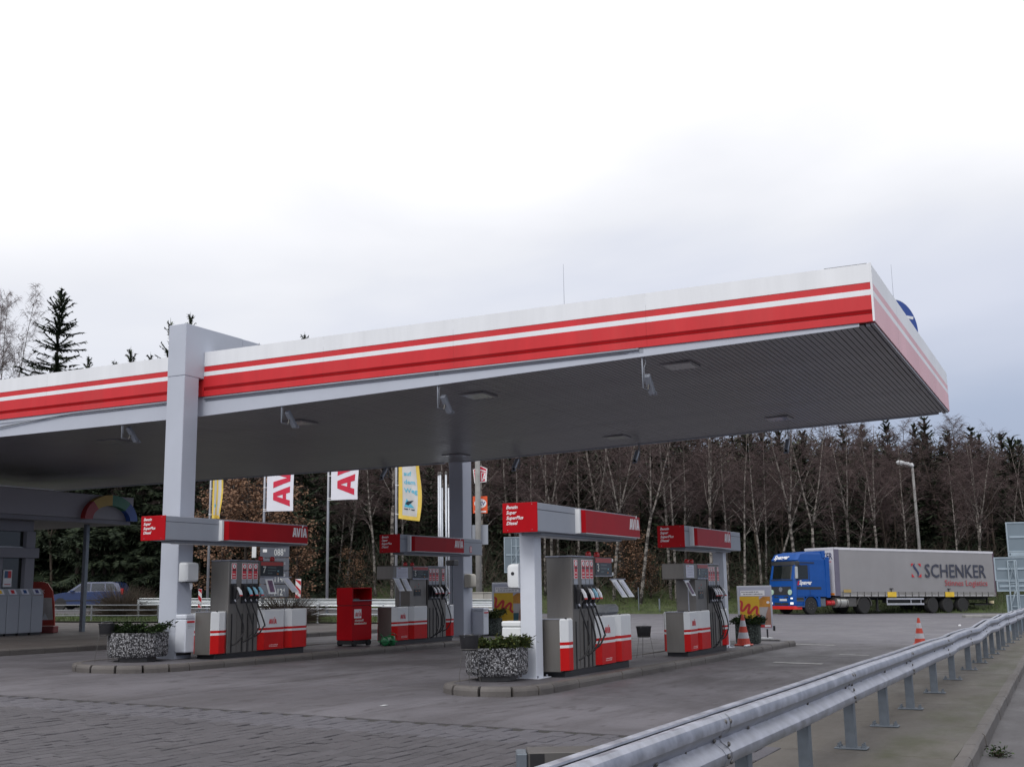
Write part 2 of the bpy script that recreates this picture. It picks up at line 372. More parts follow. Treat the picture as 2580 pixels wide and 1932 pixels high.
for i in range(len(WX) - 1):
    slab(wk, WX[i], 1.30 + .012 * (WX[i] - 12), WX[i + 1], 2.955 if WX[i] < 12 else 4.54, WALK)
o = sheet('walkway_base', [(5, 1.25), (48, 1.65), (48, 4.55), (5, 4.55)], -0.018, JOINT)
# kerb stones along the walkway edge, above the gutter
for k in range(38):
    x0 = 6.2 + k * 1.0; x1 = x0 + 0.985; mb = MB(); yy = lambda x: 1.30 + .016 * (x - 12) - .006
    jy = random.uniform(-.006, .006)
    A = []
    for (x) in (x0, x1):
        y = yy(x) + jy; z = G(x, y)
        A.append([(x, y, z - .2), (x, y, z - .001), (x, y - .11, z + .004), (x, y - .135, z - .02), (x, y - .15, z - .2)])
    mb.loft(A); mb.build('kerb_stone', KERBM, wk)
# pavers: running bond, long side along X
pv = empty('paver_field'); tag(pv, kind='structure')
PL, PW = 0.24, 0.163
cells = []
r = 0; y = 2.95
while y < 24:
    off = (r % 2) * PL / 2; x = 6.0 - off
    while x + PL <= 12.24:
        if x > 5.9: cells.append((x, y))
        x += PL
    y += PW; r += 1
def vis(c):
    P = Vector((c[0] + .1, c[1] + .08, G(*c))) - EYE; d = P.dot(FW)
    if d <= 0: return False
    u = 1290 + FPX * P.dot(RT) / d; v = 966 - FPX * P.dot(UP) / d
    if v < 1735 or v > 1955 or u < -30 or u > 1720: return False
    return True
seen = sorted([c for c in cells if vis(c)], key=lambda c: (c[0] * _cy + c[1] * _sy))
single = set(seen[:300])
def paver_geo(mb, x, y, tx, ty, dz, mi, org=(0, 0)):
    g = .0055; b = .007; x0, y0, x1, y1 = x + g, y + g, x + PL - g, y + PW - g; cx, cy = x + PL / 2, y + PW / 2
    z = lambda a, c: G(a, c) + dz + (a - cx) * tx + (c - cy) * ty
    lo = [(x0, y0), (x1, y0), (x1, y1), (x0, y1)]; hi = [(x0 + b, y0 + b), (x1 - b, y0 + b), (x1 - b, y1 - b), (x0 + b, y1 - b)]
    V = [(a - org[0], c - org[1], z(a, c) - .04) for a, c in lo] + [(a - org[0], c - org[1], z(a, c) - .006) for a, c in lo] + [(a - org[0], c - org[1], z(a, c)) for a, c in hi]
    F = [(0 + i, (i + 1) % 4, 4 + (i + 1) % 4, 4 + i) for i in range(4)] + [(4 + i, 4 + (i + 1) % 4, 8 + (i + 1) % 4, 8 + i) for i in range(4)] + [(8, 9, 10, 11)]
    mb.add(V, F, mi)
rest = MB()
pm = []
for c in cells:
    tx, ty, dz = random.gauss(0, .014), random.gauss(0, .022), random.gauss(0.002, .0030)
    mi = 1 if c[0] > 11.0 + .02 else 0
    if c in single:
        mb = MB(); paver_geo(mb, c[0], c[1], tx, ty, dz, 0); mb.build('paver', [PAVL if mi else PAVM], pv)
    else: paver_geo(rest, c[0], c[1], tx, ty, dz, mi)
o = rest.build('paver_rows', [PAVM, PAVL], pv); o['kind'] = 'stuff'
# ------------------------------------------------------------------ pump islands
def island(x0, x1, y0, y1, label_side):
    root = empty('pump_island', (0, 0, 0)); tag(root, kind='structure')
    r = (y1 - y0) / 2; cyy = (y0 + y1) / 2; H = .14; W = .15
    path = []
    for k in range(13):
        a = math.pi / 2 + math.pi * k / 12; path.append((x0 + r * 1.05 + r * 1.05 * math.cos(a), cyy + r * math.sin(a)))
    # path: from (y1 side) round the nose to y0 side
    path = [(x1, y1)] + [(x1 - 1.0 * i, y1) for i in range(1, int(x1 - x0 - r))] + path + [(x0 + r * 1.05 + 1.0 * i, y0) for i in range(1, int(x1 - x0 - r))] + [(x1, y0)]
    # resample by length
    seg = []; Ls = [0]
    for a, b in zip(path, path[1:]): Ls.append(Ls[-1] + math.dist(a, b))
    def pt(s):
        for i in range(len(Ls) - 1):
            if s <= Ls[i + 1] + 1e-9:
                t = (s - Ls[i]) / max(1e-9, Ls[i + 1] - Ls[i]); a, b = path[i], path[i + 1]
                return (a[0] + (b[0] - a[0]) * t, a[1] + (b[1] - a[1]) * t), Vector((b[0] - a[0], b[1] - a[1])).normalized()
        return path[-1], Vector((path[-1][0] - path[-2][0], path[-1][1] - path[-2][1])).normalized()
    tot = Ls[-1]; s = 0; sN0 = Ls[int(x1 - x0 - r)] - .2; sN1 = tot - sN0
    while s < tot - .2:
        ln = 0.98
        if sN0 - .3 < s < sN1 - .1: ln = .50
        e = min(tot, s + ln); gap = .010 if ln > .9 else .022; rings = []; nn = 2 if ln > .9 else 4
        if s < sN0 - 1 or s > sN1: nn = 1
        jz = random.uniform(-.004, .004); jo = random.uniform(-.006, .006)
        for q in range(nn + 1):
            ss = s + gap + (e - s - 2 * gap) * q / nn; (px, py), t_ = pt(ss); nx, ny = t_.y, -t_.x   # inward/outward
            # outward normal = away from island centre line
            if (py - cyy) * ny + (px - (x0 + r)) * nx * (1 if px < x0 + r else 0) < 0: nx, ny = -nx, -ny
            ring = []
            for (d, h) in ((0, -.1), (0.008, H * .55), (-0.004, H - .03), (-.025, H - .004), (-.05, H), (-W, H), (-W, -.1)):
                X, Y = px + nx * (d + jo), py + ny * (d + jo); ring.append((X, Y, G(X, Y) + h + jz))
            rings.append(ring)
        mb = MB(); mb.loft(rings); mb.build('kerb_stone', KERBM, root)
        s = e
    mb = MB(); top = []
    for k in range(17):
        a = math.pi / 2 + math.pi * k / 16; rr = r - W + .01
        top.append((x0 + r * 1.05 + rr * 1.05 * math.cos(a), cyy + rr * math.sin(a)))
    top = [(x1 - .02, y1 - W + .01)] + top + [(x1 - .02, y0 + W - .01)]
    mb.add([(x, y, G(x, y) + H - .008) for x, y in top], [tuple(range(len(top)))]); mb.build('island_top', SLAB, root)
    mb = MB(); mb.box(x1 - .12, y0 + .15, -.3, x1, y1 - .15, 0); 
    for i, v in enumerate(mb.v): mb.v[i] = (v[0], v[1], v[2] + G(v[0], v[1]) + H - .004)
    mb.build('end_kerb', KERBM, root)
    return root
IR = island(15.32, 32.9, 7.52, 9.15, 'r')
IL = island(15.95, 34.4, 15.55, 17.9, 'l')
# raised pavement of the shop side (kerb along Y = 22.5)
sp_ = empty('shop_pavement'); tag(sp_, kind='structure')
for k in range(44):
    x0 = 8 + k * 1.0; mb = MB(); jz = random.uniform(-.003, .003)
    mb.loft([[(x, 22.42, G(x, 22.42) - .1), (x, 22.42, G(x, 22.42) + .11 + jz), (x, 22.45, G(x, 22.45) + .14 + jz), (x, 22.57, G(x, 22.57) + .14 + jz), (x, 22.57, G(x, 22.57) - .1)] for x in (x0, x0 + .985)])
    mb.build('kerb_stone', KERBM, sp_)
sheet('shop_pavement_surface', [(8, 22.56), (52, 22.56), (52, 24.2), (40, 40), (30, 48), (8, 48)], 0.135, WALK if False else ground_mat('pavement_concrete', (0.105, 0.092, 0.088), (0.08, 0.072, 0.068), patch=.4))
# grass verge behind the railing, and the access road with its kerb
def band(name, d0, d1, px0, px1, dz, mat, n=14):
    V = []; F = []
    for i in range(n + 1):
        px = px0 + (px1 - px0) * i / n
        for d in (d0, d1):
            x, y = dirn(px, d); V.append((x, y, G(x, y) + dz + random.uniform(-.006, .006)))
    for i in range(n): F.append((2 * i, 2 * i + 2, 2 * i + 3, 2 * i + 1))
    mb = MB(); mb.add(V, F); o = mb.build(name, mat); tag(o, kind='structure'); return o
band('grass_verge', 46.4, 54.5, -250, 1335, .19, GRASSM)
band('access_road', 54.6, 80, -300, 1340, .17, ROADM)
# grass blades on verge and lawn edge
gb = MB(); rg = random.Random(3)
GR1 = M('grass_blades', (0.055, 0.085, 0.02), 0.8, var=0.4, scale=.8, dirt=.5, dirtcol=(.10, .085, .035))
def blades(mb, x, y, z, h, wd, rg):
    a = rg.uniform(0, 6.28); dx, dy = math.cos(a) * wd, math.sin(a) * wd; lx, ly = rg.uniform(-.5, .5) * h, rg.uniform(-.5, .5) * h
    mb.tri((x - dx, y - dy, z), (x + dx, y + dy, z), (x + lx, y + ly, z + h))
for _ in range(15000):
    px = rg.uniform(-50, 1330); d = rg.uniform(46.5, 54.3); x, y = dirn(px, d); blades(gb, x, y, G(x, y) + .17, rg.uniform(.06, .2), .012, rg)
for _ in range(26000):
    s = rg.uniform(-40, 52); u = rg.uniform(0, 12) ; e = 71.5 + (max(0, s - 8) * 0.28) + (6 if s < -12 else 0); P = HF * (e + u) + HR * s
    blades(gb, P.x, P.y, G(P.x, P.y) + hillz(P.x, P.y), rg.uniform(.08, .32), .02, rg)
o = gb.build('grass', GR1); tag(o, kind='stuff')
# ------------------------------------------------------------------ canopy
CX0, CX1, CY0, CY1 = 18.80, 30.20, 2.72, 36.0
ZT, Z1, Z2, Z3, Z4, Z5, ZB = 6.735, 6.42, 6.30, 6.205, 5.965, 5.895, 5.765
def soff_z(y):
    P = [(2.6, 5.755), (3.4, 5.72), (7, 5.625), (9.2, 5.565), (11, 5.51), (16, 5.375), (60, 5.375)]
    for (a, za), (b, zb) in zip(P, P[1:]):
        if y <= b: return za + (zb - za) * (y - a) / (b - a)
    return 5.375
can = empty('station_canopy', ((CX0 + CX1) / 2, 16.9, G(24, 17)))
tag(can, 'long flat filling station canopy with white and red striped fascia spanning the forecourt', 'canopy')
OFF = Vector(can.location)
def cbuild(mb, name, mats, **k):
    mb.v = [(x - OFF.x, y - OFF.y, z - OFF.z) for x, y, z in mb.v]; return mb.build(name, mats, can, **k)
# near long fascia: panels ~ 4.66 m, profile with a set-back strip under a sloped ledge
FASCW = M('fascia_white', (0.80, 0.815, 0.845), .42, var=.05, scale=1.2, stretch=(1, 2.2, .22), dirt=.14, dirtcol=(.42, .43, .46)); FASCR = M('fascia_red', (0.60, 0.016, 0.022), .46, var=.10, scale=1.0, stretch=(1, 2, .3), dirt=.22, dirtcol=(.42, .12, .10))
FM = [FASCW, FASCR, GAPM]
seams = [CY0, 6.62, 8.95 + 1.6, 13.6, 16.735]; seamsL = [17.225, 21.5, 26.2, 30.9, CY1]
def fascia(y0, y1, x, sgn):
    prof = [(0.0, ZT, 0), (0.0, Z1, 1), (0.006, Z1 - .002, 1), (0.006, Z2, 0), (0.0, Z2 - .002, 0), (0.0, Z3, 1), (.0, Z4, 1), (.05, Z5 + .012, 2), (.05, Z5, 1), (.012, Z5 - .003, 1), (.012, ZB, 1), (.12, ZB, 1)]
    mb = MB(); g = .001
    for (a, b) in zip(prof, prof[1:]):
        mb.quad((x + sgn * a[0], y0 + g, a[1]), (x + sgn * a[0], y1 - g, a[1]), (x + sgn * b[0], y1 - g, b[1]), (x + sgn * b[0], y0 + g, b[1]), a[2])
    mb.quad((x, y0 + g, ZT), (x, y1 - g, ZT), (x + sgn * .25, y1 - g, ZT + .005), (x + sgn * .25, y0 + g, ZT + .005), 0)
    return mb
for S in (seams, seamsL):
    for a, b in zip(S, S[1:]): cbuild(fascia(a, b, CX0, 1), 'fascia_panel', FM)
for a, b in zip(seams, seams[1:]): cbuild(fascia(a, b, CX1, -1), 'fascia_panel', FM)
for a, b in zip(seamsL, seamsL[1:]): cbuild(fascia(a, b, CX1, -1), 'fascia_panel', FM)
cbuild(fascia(seams[-1], seamsL[0], CX1, -1), 'fascia_panel', FM)
# end fascia with faded stripes
xs = [CX0 + .004, 21.6, 24.4, 27.3, CX1 - .004]
for a, b in zip(xs, xs[1:]):
    mb = MB(); g = .003; y = CY0 - .002
    P = [(ZT, 0), (Z1, 1), (Z2, 0), (Z3, 1), (ZB + .01, 1)]
    for (z0, m0), (z1, _) in zip(P, P[1:]): mb.quad((a + g, y, z0), (b - g, y, z0), (b - g, y, z1), (a + g, y, z1), m0)
    mb.quad((a + g, y, ZB + .01), (b - g, y, ZB + .01), (b - g, y + .1, ZB + .008), (a + g, y + .1, ZB + .008), 1)
    cbuild(mb, 'end_fascia_panel', [FASCW, PINK])
mb = MB(); mb.box(CX0 + .10, CY0 + .02, ZB - .035, CX1 - .05, CY0 + .07, ZB + .0); mb.box(CX0 + .10, CY0 + .085, ZB - .055, CX1 - .05, CY0 + .15, ZB - .01); cbuild(mb, 'edge_trim', [SOFF])
mb = MB(); mb.box(CX0 - .008, CY0 - .012, ZB, CX0 + .03, CY0 + .02, ZT + .01); cbuild(mb, 'corner_trim', [WHITE])
mb = MB(); mb.box(CX0 + .0, 16.737, ZB, CX0 + .03, 17.223, 6.138); cbuild(mb, 'fascia_filler', [RED]); mb = MB(); mb.box(CX0 + .045, 16.737, soff_z(17) - .03, CX0 + .10, 17.223, ZB - .001); cbuild(mb, 'edge_beam', [FIN])
# roof deck and a little dark gutter lip near the corner
mb = MB(); mb.box(CX0 + .1, CY0 + .1, 6.40, CX1 - .1, CY1, 6.55); cbuild(mb, 'roof_deck', [DSTEEL])
mb = MB(); mb.box(CX0 + .03, CY0 + .06, ZT, CX0 + .14, CY0 + .75, ZT + .016); cbuild(mb, 'roof_flashing', [BLACKP])
mb = MB(); mb.box(CX0 + .02, CY1 - .05, ZB, CX1 - .02, CY1, ZT); cbuild(mb, 'end_fascia_panel', [WHITE])
# white edge beam that shows below the red strip, deeper towards the columns
mb = MB(); ys = [CY0 + .25, 3.4, 5, 7, 9.2, 11, 13, 16.735]
for Y0, Y1 in list(zip(ys, ys[1:])) + [(17.225, 24), (24, CY1)]:
    a, b = soff_z(Y0) - .03, soff_z(Y1) - .03; x0, x1 = CX0 + .045, CX0 + .10
    mb.loft([[(x0, Y, ZB + .01), (x0, Y, z), (x1, Y, z), (x1, Y, ZB + .01)] for Y, z in ((Y0, a), (Y1, b))])
    cbuild(mb, 'edge_beam', [FIN]); mb = MB()
    x0, x1 = CX1 - .10, CX1 - .045
    mb.loft([[(x0, Y, ZB + .01), (x0, Y, z), (x1, Y, z), (x1, Y, ZB + .01)] for Y, z in ((Y0, a), (Y1, b))])
    cbuild(mb, 'edge_beam', [FIN]); mb = MB()
mb = MB(); mb.tube([(CX0 + .005, 6.78, ZB - .03), (CX0 + .005, 12, ZB - .035), (CX0 + .005, 16.73, ZB - .04)], .021, 8); mb.tube([(CX0 + .005, 17.23, ZB - .04), (CX0 + .005, 20.6, ZB - .045), (CX0 - .005, 22, ZB - .12), (CX0 - .005, 25, ZB - .33)], .019, 8)
mb.tube([(CX0 + .02, 17.23, ZB - .075), (CX0 + .02, 26, ZB - .10)], .008, 6); mb.tube([(CX0 + .02, 7, ZB - .068), (CX0 + .02, 16.7, ZB - .085)], .007, 6)
cbuild(mb, 'conduit', [GREYP], smooth=True)
# soffit: metal planks on a 100 mm pitch running across the canopy
def plank(L_):
    mb = MB(); h = .008
    mb.loft([[(x, .001, h), (x, .003, 0.001), (x, .007, 0), (x, .085, 0), (x, .089, .001), (x, .091, h)] for x in (0, L_)], closed=False, cap=False); return mb
pme = plank(CX1 - CX0 - .24).mesh('ceiling_plank', [SOFF])
y = CY0 + .19; k = 0; rest = MB()
while y < CY1 - .2:
    z = soff_z(y)
    if k < 172 and not (16.68 < y < 17.2 and False):
        inst('ceiling_plank', pme, can, (CX0 + .12 - OFF.x, y - OFF.y, z - OFF.z + random.uniform(-.0015, .0015)))
    else:
        p = plank(CX1 - CX0 - .24); rest.add([(a + CX0 + .12, b + y, c + z) for a, b, c in p.v], p.f)
    y += .1; k += 1
o = cbuild(rest, 'ceiling_planks', [SOFF]); o['kind'] = 'stuff'
mb = MB(); ys = [CY0 + .15, 3.4, 7, 9.2, 11, 16, CY1 - .1]
mb.loft([[(CX0 + .11, Y, soff_z(Y) + .014), (CX1 - .11, Y, soff_z(Y) + .014), (CX1 - .11, Y, soff_z(Y) + .03), (CX0 + .11, Y, soff_z(Y) + .03)] for Y in ys]); cbuild(mb, 'ceiling_backing', [GAPM])
# portal frame: two columns and the fin beam over the roof
pf = empty('portal_frame', (18.43, 16.98, G(18.4, 17) + .13)); tag(pf, 'large pale grey portal frame with a tall front column rising through the canopy', 'portal frame')
OP = Vector(pf.location)
def pbuild(mb, name, mats, o_=OP, par=None, **k):
    mb.v = [(x - o_.x, y - o_.y, z - o_.z) for x, y, z in mb.v]; return mb.build(name, mats, par or pf, **k)
YA, YB = 16.74, 17.22
mb = MB(); mb.bbox(18.21, YA, G(18.4, 17) + .13, 18.655, YB, 6.14, .012); pbuild(mb, 'column', [FIN])
mb = MB(); mb.box(18.195, YA - .012, G(18.4, 17) + .13, 18.67, YB + .012, G(18.4, 17) + .62); pbuild(mb, 'column_base', [FIN])
mb = MB(); mb.bbox(30.36, YA, G(30.5, 17) + .13, 30.92, YB, 6.14, .012); pbuild(mb, 'column', [FIN])
mb = MB(); mb.bbox(18.207, YA - .003, 6.143, 20.05, YB + .003, 7.27, .01); pbuild(mb, 'fin_panel', [FIN])
mb = MB(); mb.bbox(20.056, YA, 6.143, 24.6, YB, 7.265, .01); mb.bbox(24.605, YA, 6.143, 30.92, YB, 7.265, .01); pbuild(mb, 'fin_panel', [FIN])
mb = MB(); mb.cyl((20.35, YA + .01, 7.12), (20.35, YA - .06, 7.12), .02, n=8); mb.tube([(20.62, YA - .01, 7.28), (20.62, YA - .01, 6.8)], .006, 6); pbuild(mb, 'cable_outlet', [BLACKP])
# ceiling lights
n_l = 0
for (lx, ly, lab) in ((20.15, 6.45, 'square ceiling light nearest the striped corner of the canopy'), (20.45, 10.9, 'square ceiling light above the near lane, second from the corner'), (20.9, 15.75, 'pale glossy square ceiling light close to the big front column'),
                 (28.05, 6.5, 'far square ceiling light near the end of the canopy'), (28.3, 10.9, 'far square ceiling light above the poster side lane'), (28.55, 15.95, 'far square ceiling light just in front of the rear column'), (21.0, 21.5, 'square ceiling light in the dark left part of the canopy')):
    t = empty('ceiling_light', (lx, ly, soff_z(ly) - .0)); tag(t, lab, 'light', 'lights set in the canopy ceiling')
    MB().bbox(-.32, -.3, -.022, .32, .3, .004, .008).build('frame', SOFF, t)
    MB().bbox(-.28, -.26, -.03, .28, .26, -.018, .005).build('diffuser', M('lamp_glass', (.28, .28, .30), .2, var=.05, scale=4), t)
# surveillance cameras on both long edges
def cctv(y, near, lab):
    x = CX0 + .09 if near else CX1 - .09; s = 1 if near else -1
    t = empty('security_camera', (x, y, soff_z(y))); tag(t, lab, 'camera', 'security cameras hung from the canopy edges')
    z0 = ZB - .06 - soff_z(y)
    MB().bbox(-.05 if near else -.02, -.05, z0 - .04, .03, .05, z0 + .07, .008).build('junction_box', GREYP, t)
    mb = MB(); dz = z0 - .66; mb.tube([(0, 0, z0), (0, 0, dz), (s * .22, -.02, dz - .015)], .013, 8); mb.tube([(.02 * s, -.03, z0), (.05 * s, -.05, z0 - .2), (.0, -.03, z0 - .3), (.02 * s, -.025, dz + .08)], .006, 6); mb.build('bracket', GREYP, t, smooth=True)
    # housing: tube-like box tilted down, pointing inwards
    hb = MB(); hb.bbox(-.20, -.055, -.05, .20, .055, .05, .015); hb.box(.20, -.065, .03, .26, .065, .055); o = hb.build('housing', GREYP, t, (s * .30, -.02, dz + .11), (0, math.radians(48) if near else math.radians(132), 0))
    MB().cyl((.19, 0, 0), (.205, 0, 0), .035, n=12).build('lens', DGLASS, o)
    MB().cyl((s * .20, -.02, dz - .01), (s * .24, -.02, dz + .09), .018, n=8).build('joint', DSTEEL, t)
for (y, n, l) in ((6.75, 1, 'near edge security camera closest to the canopy corner'), (10.95, 1, 'near edge security camera in the middle of the striped fascia'), (14.7, 1, 'near edge security camera just right of the big column'), (19.15, 1, 'near edge security camera left of the big column'),
                  (6.76, 0, 'far edge security camera closest to the canopy end, before the birches'), (10.95, 0, 'far edge security camera above the far right pump sign'), (14.69, 0, 'far edge security camera just right of the credit card signs'), (19.24, 0, 'far edge security camera beside the yellow banner')):
    cctv(y, n, l)
# lightning rods and the round blue sign on the roof
for (x, y, z, l) in ((19.5, 8.5, 7.72, 'thin rod standing on the middle of the canopy roof'), (25.1, 3.2, 8.36, 'thin rod standing on the roof near the canopy end')):
    t = MB().tube([(0, 0, 0), (.0, 0, (z - ZT) * .5), (.0, 0, z - 6.55)], [.006, .005, .003], 6).build('lightning_rod', GREYP, loc=(x, y, 6.55)); tag(t, l, 'rod', 'rods on the canopy roof')
t = empty('roof_sign', (27.3, 3.45, 6.52)); tag(t, 'round blue and white sign on the canopy roof behind the end fascia', 'sign')
R_ = .70; mb = MB(); n = 40; cz = .86
dv = [Vector((math.cos(2 * math.pi * i / n), 0, math.sin(2 * math.pi * i / n))) for i in range(n)]
rz = math.radians(-30)
MB().lathe([(R_, -.05), (R_ + .012, -.04), (R_ + .012, .04), (R_, .05)], 40, 0, (0, 0, 0), 'y').build('rim', GREYP, t, (0, 0, cz), (0, 0, rz))
MB().prism([(R_ * .985 * v.x, R_ * .985 * v.z) for v in dv], -.056, -.051, 'y').build('blue_face', M('sign_blue', (.015, .06, .30), .3, var=.03), t, (0, 0, cz), (0, 0, rz))
mb = MB(); mb.prism([(-.04, -.64), (.56, -.34), (.64, -.08), (.50, .02), (.42, -.06), (.32, .05), (.2, .0), (-.08, .24)], -.062, -.057, 'y'); mb.prism([(.16, .29), (.53, .29), (.55, .36), (.2, .36)], -.062, -.057, 'y'); mb.build('white_emblem', WHITE, t, (0, 0, cz), (0, 0, rz))
MB().cyl((0, .06, 0), (0, .06, cz), .05, n=10).build('post', GALVP, t)
# ------------------------------------------------------------------ fuel pumps
PWD = 0.60
def shell(x0, x1, side, ch0=.15, ch1=.15):
    """front cladding of a low module: white top, two stripes, red bottom; side 0 = near face, 1 = far face"""
    Z = [(.12, .485, 1), (.485, .53, 0), (.53, .58, 1), (.58, .935, 0), (.935, .96, 0)]
    mb = MB(); g = .004
    for z0, z1, m in Z:
        a = 0 if z1 < .95 else .02
        poly0 = [(x0 + g, .10), (x0 + g, .085), (x0 + ch0, .0), (x1 - ch1, .0), (x1 - g, .085), (x1 - g, .10)]
        poly1 = [(x0 + g + a, .10), (x0 + g + a, .085 + a * .5), (x0 + ch0 + a * .3, a), (x1 - ch1 - a * .3, a), (x1 - g - a, .085 + a * .5), (x1 - g - a, .10)]
        f = (lambda p: p) if side == 0 else (lambda p: (p[0], PWD - p[1]))
        mb.loft([[(*f(p), z0) for p in poly0], [(*f(p), z1) for p in poly1]], m, cap=(z1 > .95))
    mb.box(x0 + (x1 - x0) * .25 - .012, .02 if side == 0 else PWD - .05, .955, x0 + (x1 - x0) * .25 + .012, .05 if side == 0 else PWD - .02, .975, 2)
    return mb
def nozzle_mesh():
    mb = MB()
    mb.loft([[(-.022, .0, -.13), (.022, .0, -.13), (.022, .045, -.13), (-.022, .045, -.13)], [(-.026, -.02, .0), (.026, -.02, .0), (.026, .05, .0), (-.026, .05, .0)],
             [(-.026, -.045, .10), (.026, -.045, .10), (.026, .03, .12), (-.026, .03, .12)], [(-.016, -.02, .16), (.016, -.02, .16), (.016, .03, .17), (-.016, .03, .17)]], 0)
    mb.tube([(.0, -.03, .06), (.045, -.07, .02), (.07, -.06, -.06), (.045, -.02, -.12)], .012, 6, 0)
    mb.loft([[(.0, -.06, .12), (.05, -.06, .12), (.05, -.02, .13), (.0, -.02, .13)], [(.02, -.10, .05), (.085, -.10, .05), (.085, -.06, .05), (.02, -.06, .05)], [(.045, -.115, -.03), (.10, -.115, -.03), (.10, -.08, -.03), (.045, -.08, -.03)]], 1)
    mb.box(.05, -.118, -.055, .10, -.082, -.03, 2)
    mb.cyl((0, .01, -.13), (.01, -.01, -.17), .018, n=8, mi=3)
    return mb
BOOTW = M('nozzle_boot_white', (.75, .76, .8), .25, var=0); BOOTB = M('nozzle_boot_blue', (.25, .5, .65), .3, var=0); TIPR = M('nozzle_tip_red', (.55, .05, .05), .35, var=0)
NZ_W = nozzle_mesh().mesh('nozzle', [BLACKP, BOOTW, TIPR, GALV]); NZ_B = nozzle_mesh().mesh('nozzle', [BLACKP, BOOTB, TIPR, GALV])
def hose_mesh(dx, bulge, low):
    p = [(0, -.005, 0), (.02, -.03, -.12), (.02 + bulge * .55, -.07, -.32), (.02 + bulge, -.10, -.52), (.02 + bulge * .8, -.10, low + .18), (bulge * .25 + dx * .4, -.07, low + .03), (dx, -.0, low - .03)]
    q = []
    for i in range(len(p) - 1):
        P = [Vector(p[max(0, i - 1)]), Vector(p[i]), Vector(p[i + 1]), Vector(p[min(len(p) - 1, i + 2)])]
        for k in range(5):
            t = k / 5; q.append(.5 * (2 * P[1] + (P[2] - P[0]) * t + (2 * P[0] - 5 * P[1] + 4 * P[2] - P[3]) * t * t + (3 * P[1] - P[0] - 3 * P[2] + P[3]) * t ** 3))
    q.append(Vector(p[-1])); mb = MB(); mb.tube(q, .0155, 7); return mb.mesh('hose', [BLACK], True)
def fuel_plate_mesh(wd):
    mb = MB(); mb.box(0, -.004, 0, wd, .0, .33, 0); mb.box(.012, -.006, .01, wd - .012, -.003, .32, 1)
    n = 14; c = (wd / 2, .265); mb.prism([(c[0] + wd * .30 * math.cos(6.283 * i / n), c[1] + .045 * math.sin(6.283 * i / n)) for i in range(n)], -.009, -.006, 'y', 0)
    mb.prism([(c[0] + wd * .08 * math.cos(6.283 * i / 8), c[1] + .03 * math.sin(6.283 * i / 8)) for i in range(8)], -.0105, -.009, 'y', 2)
    mb.box(.012, -.0075, .175, wd - .012, -.006, .205, 3)
    mb.box(.03, -.0075, .10, wd - .04, -.006, .112, 0); mb.box(.03, -.0075, .045, wd - .03, -.006, .056, 0)
    return mb.mesh('fuel_plate', [LETW, M('plate_red', (.52, .02, .03), .35, var=0), DSTEEL, M('plate_dark', (.1, .02, .03), .4, var=0)])
FP = fuel_plate_mesh(.155)
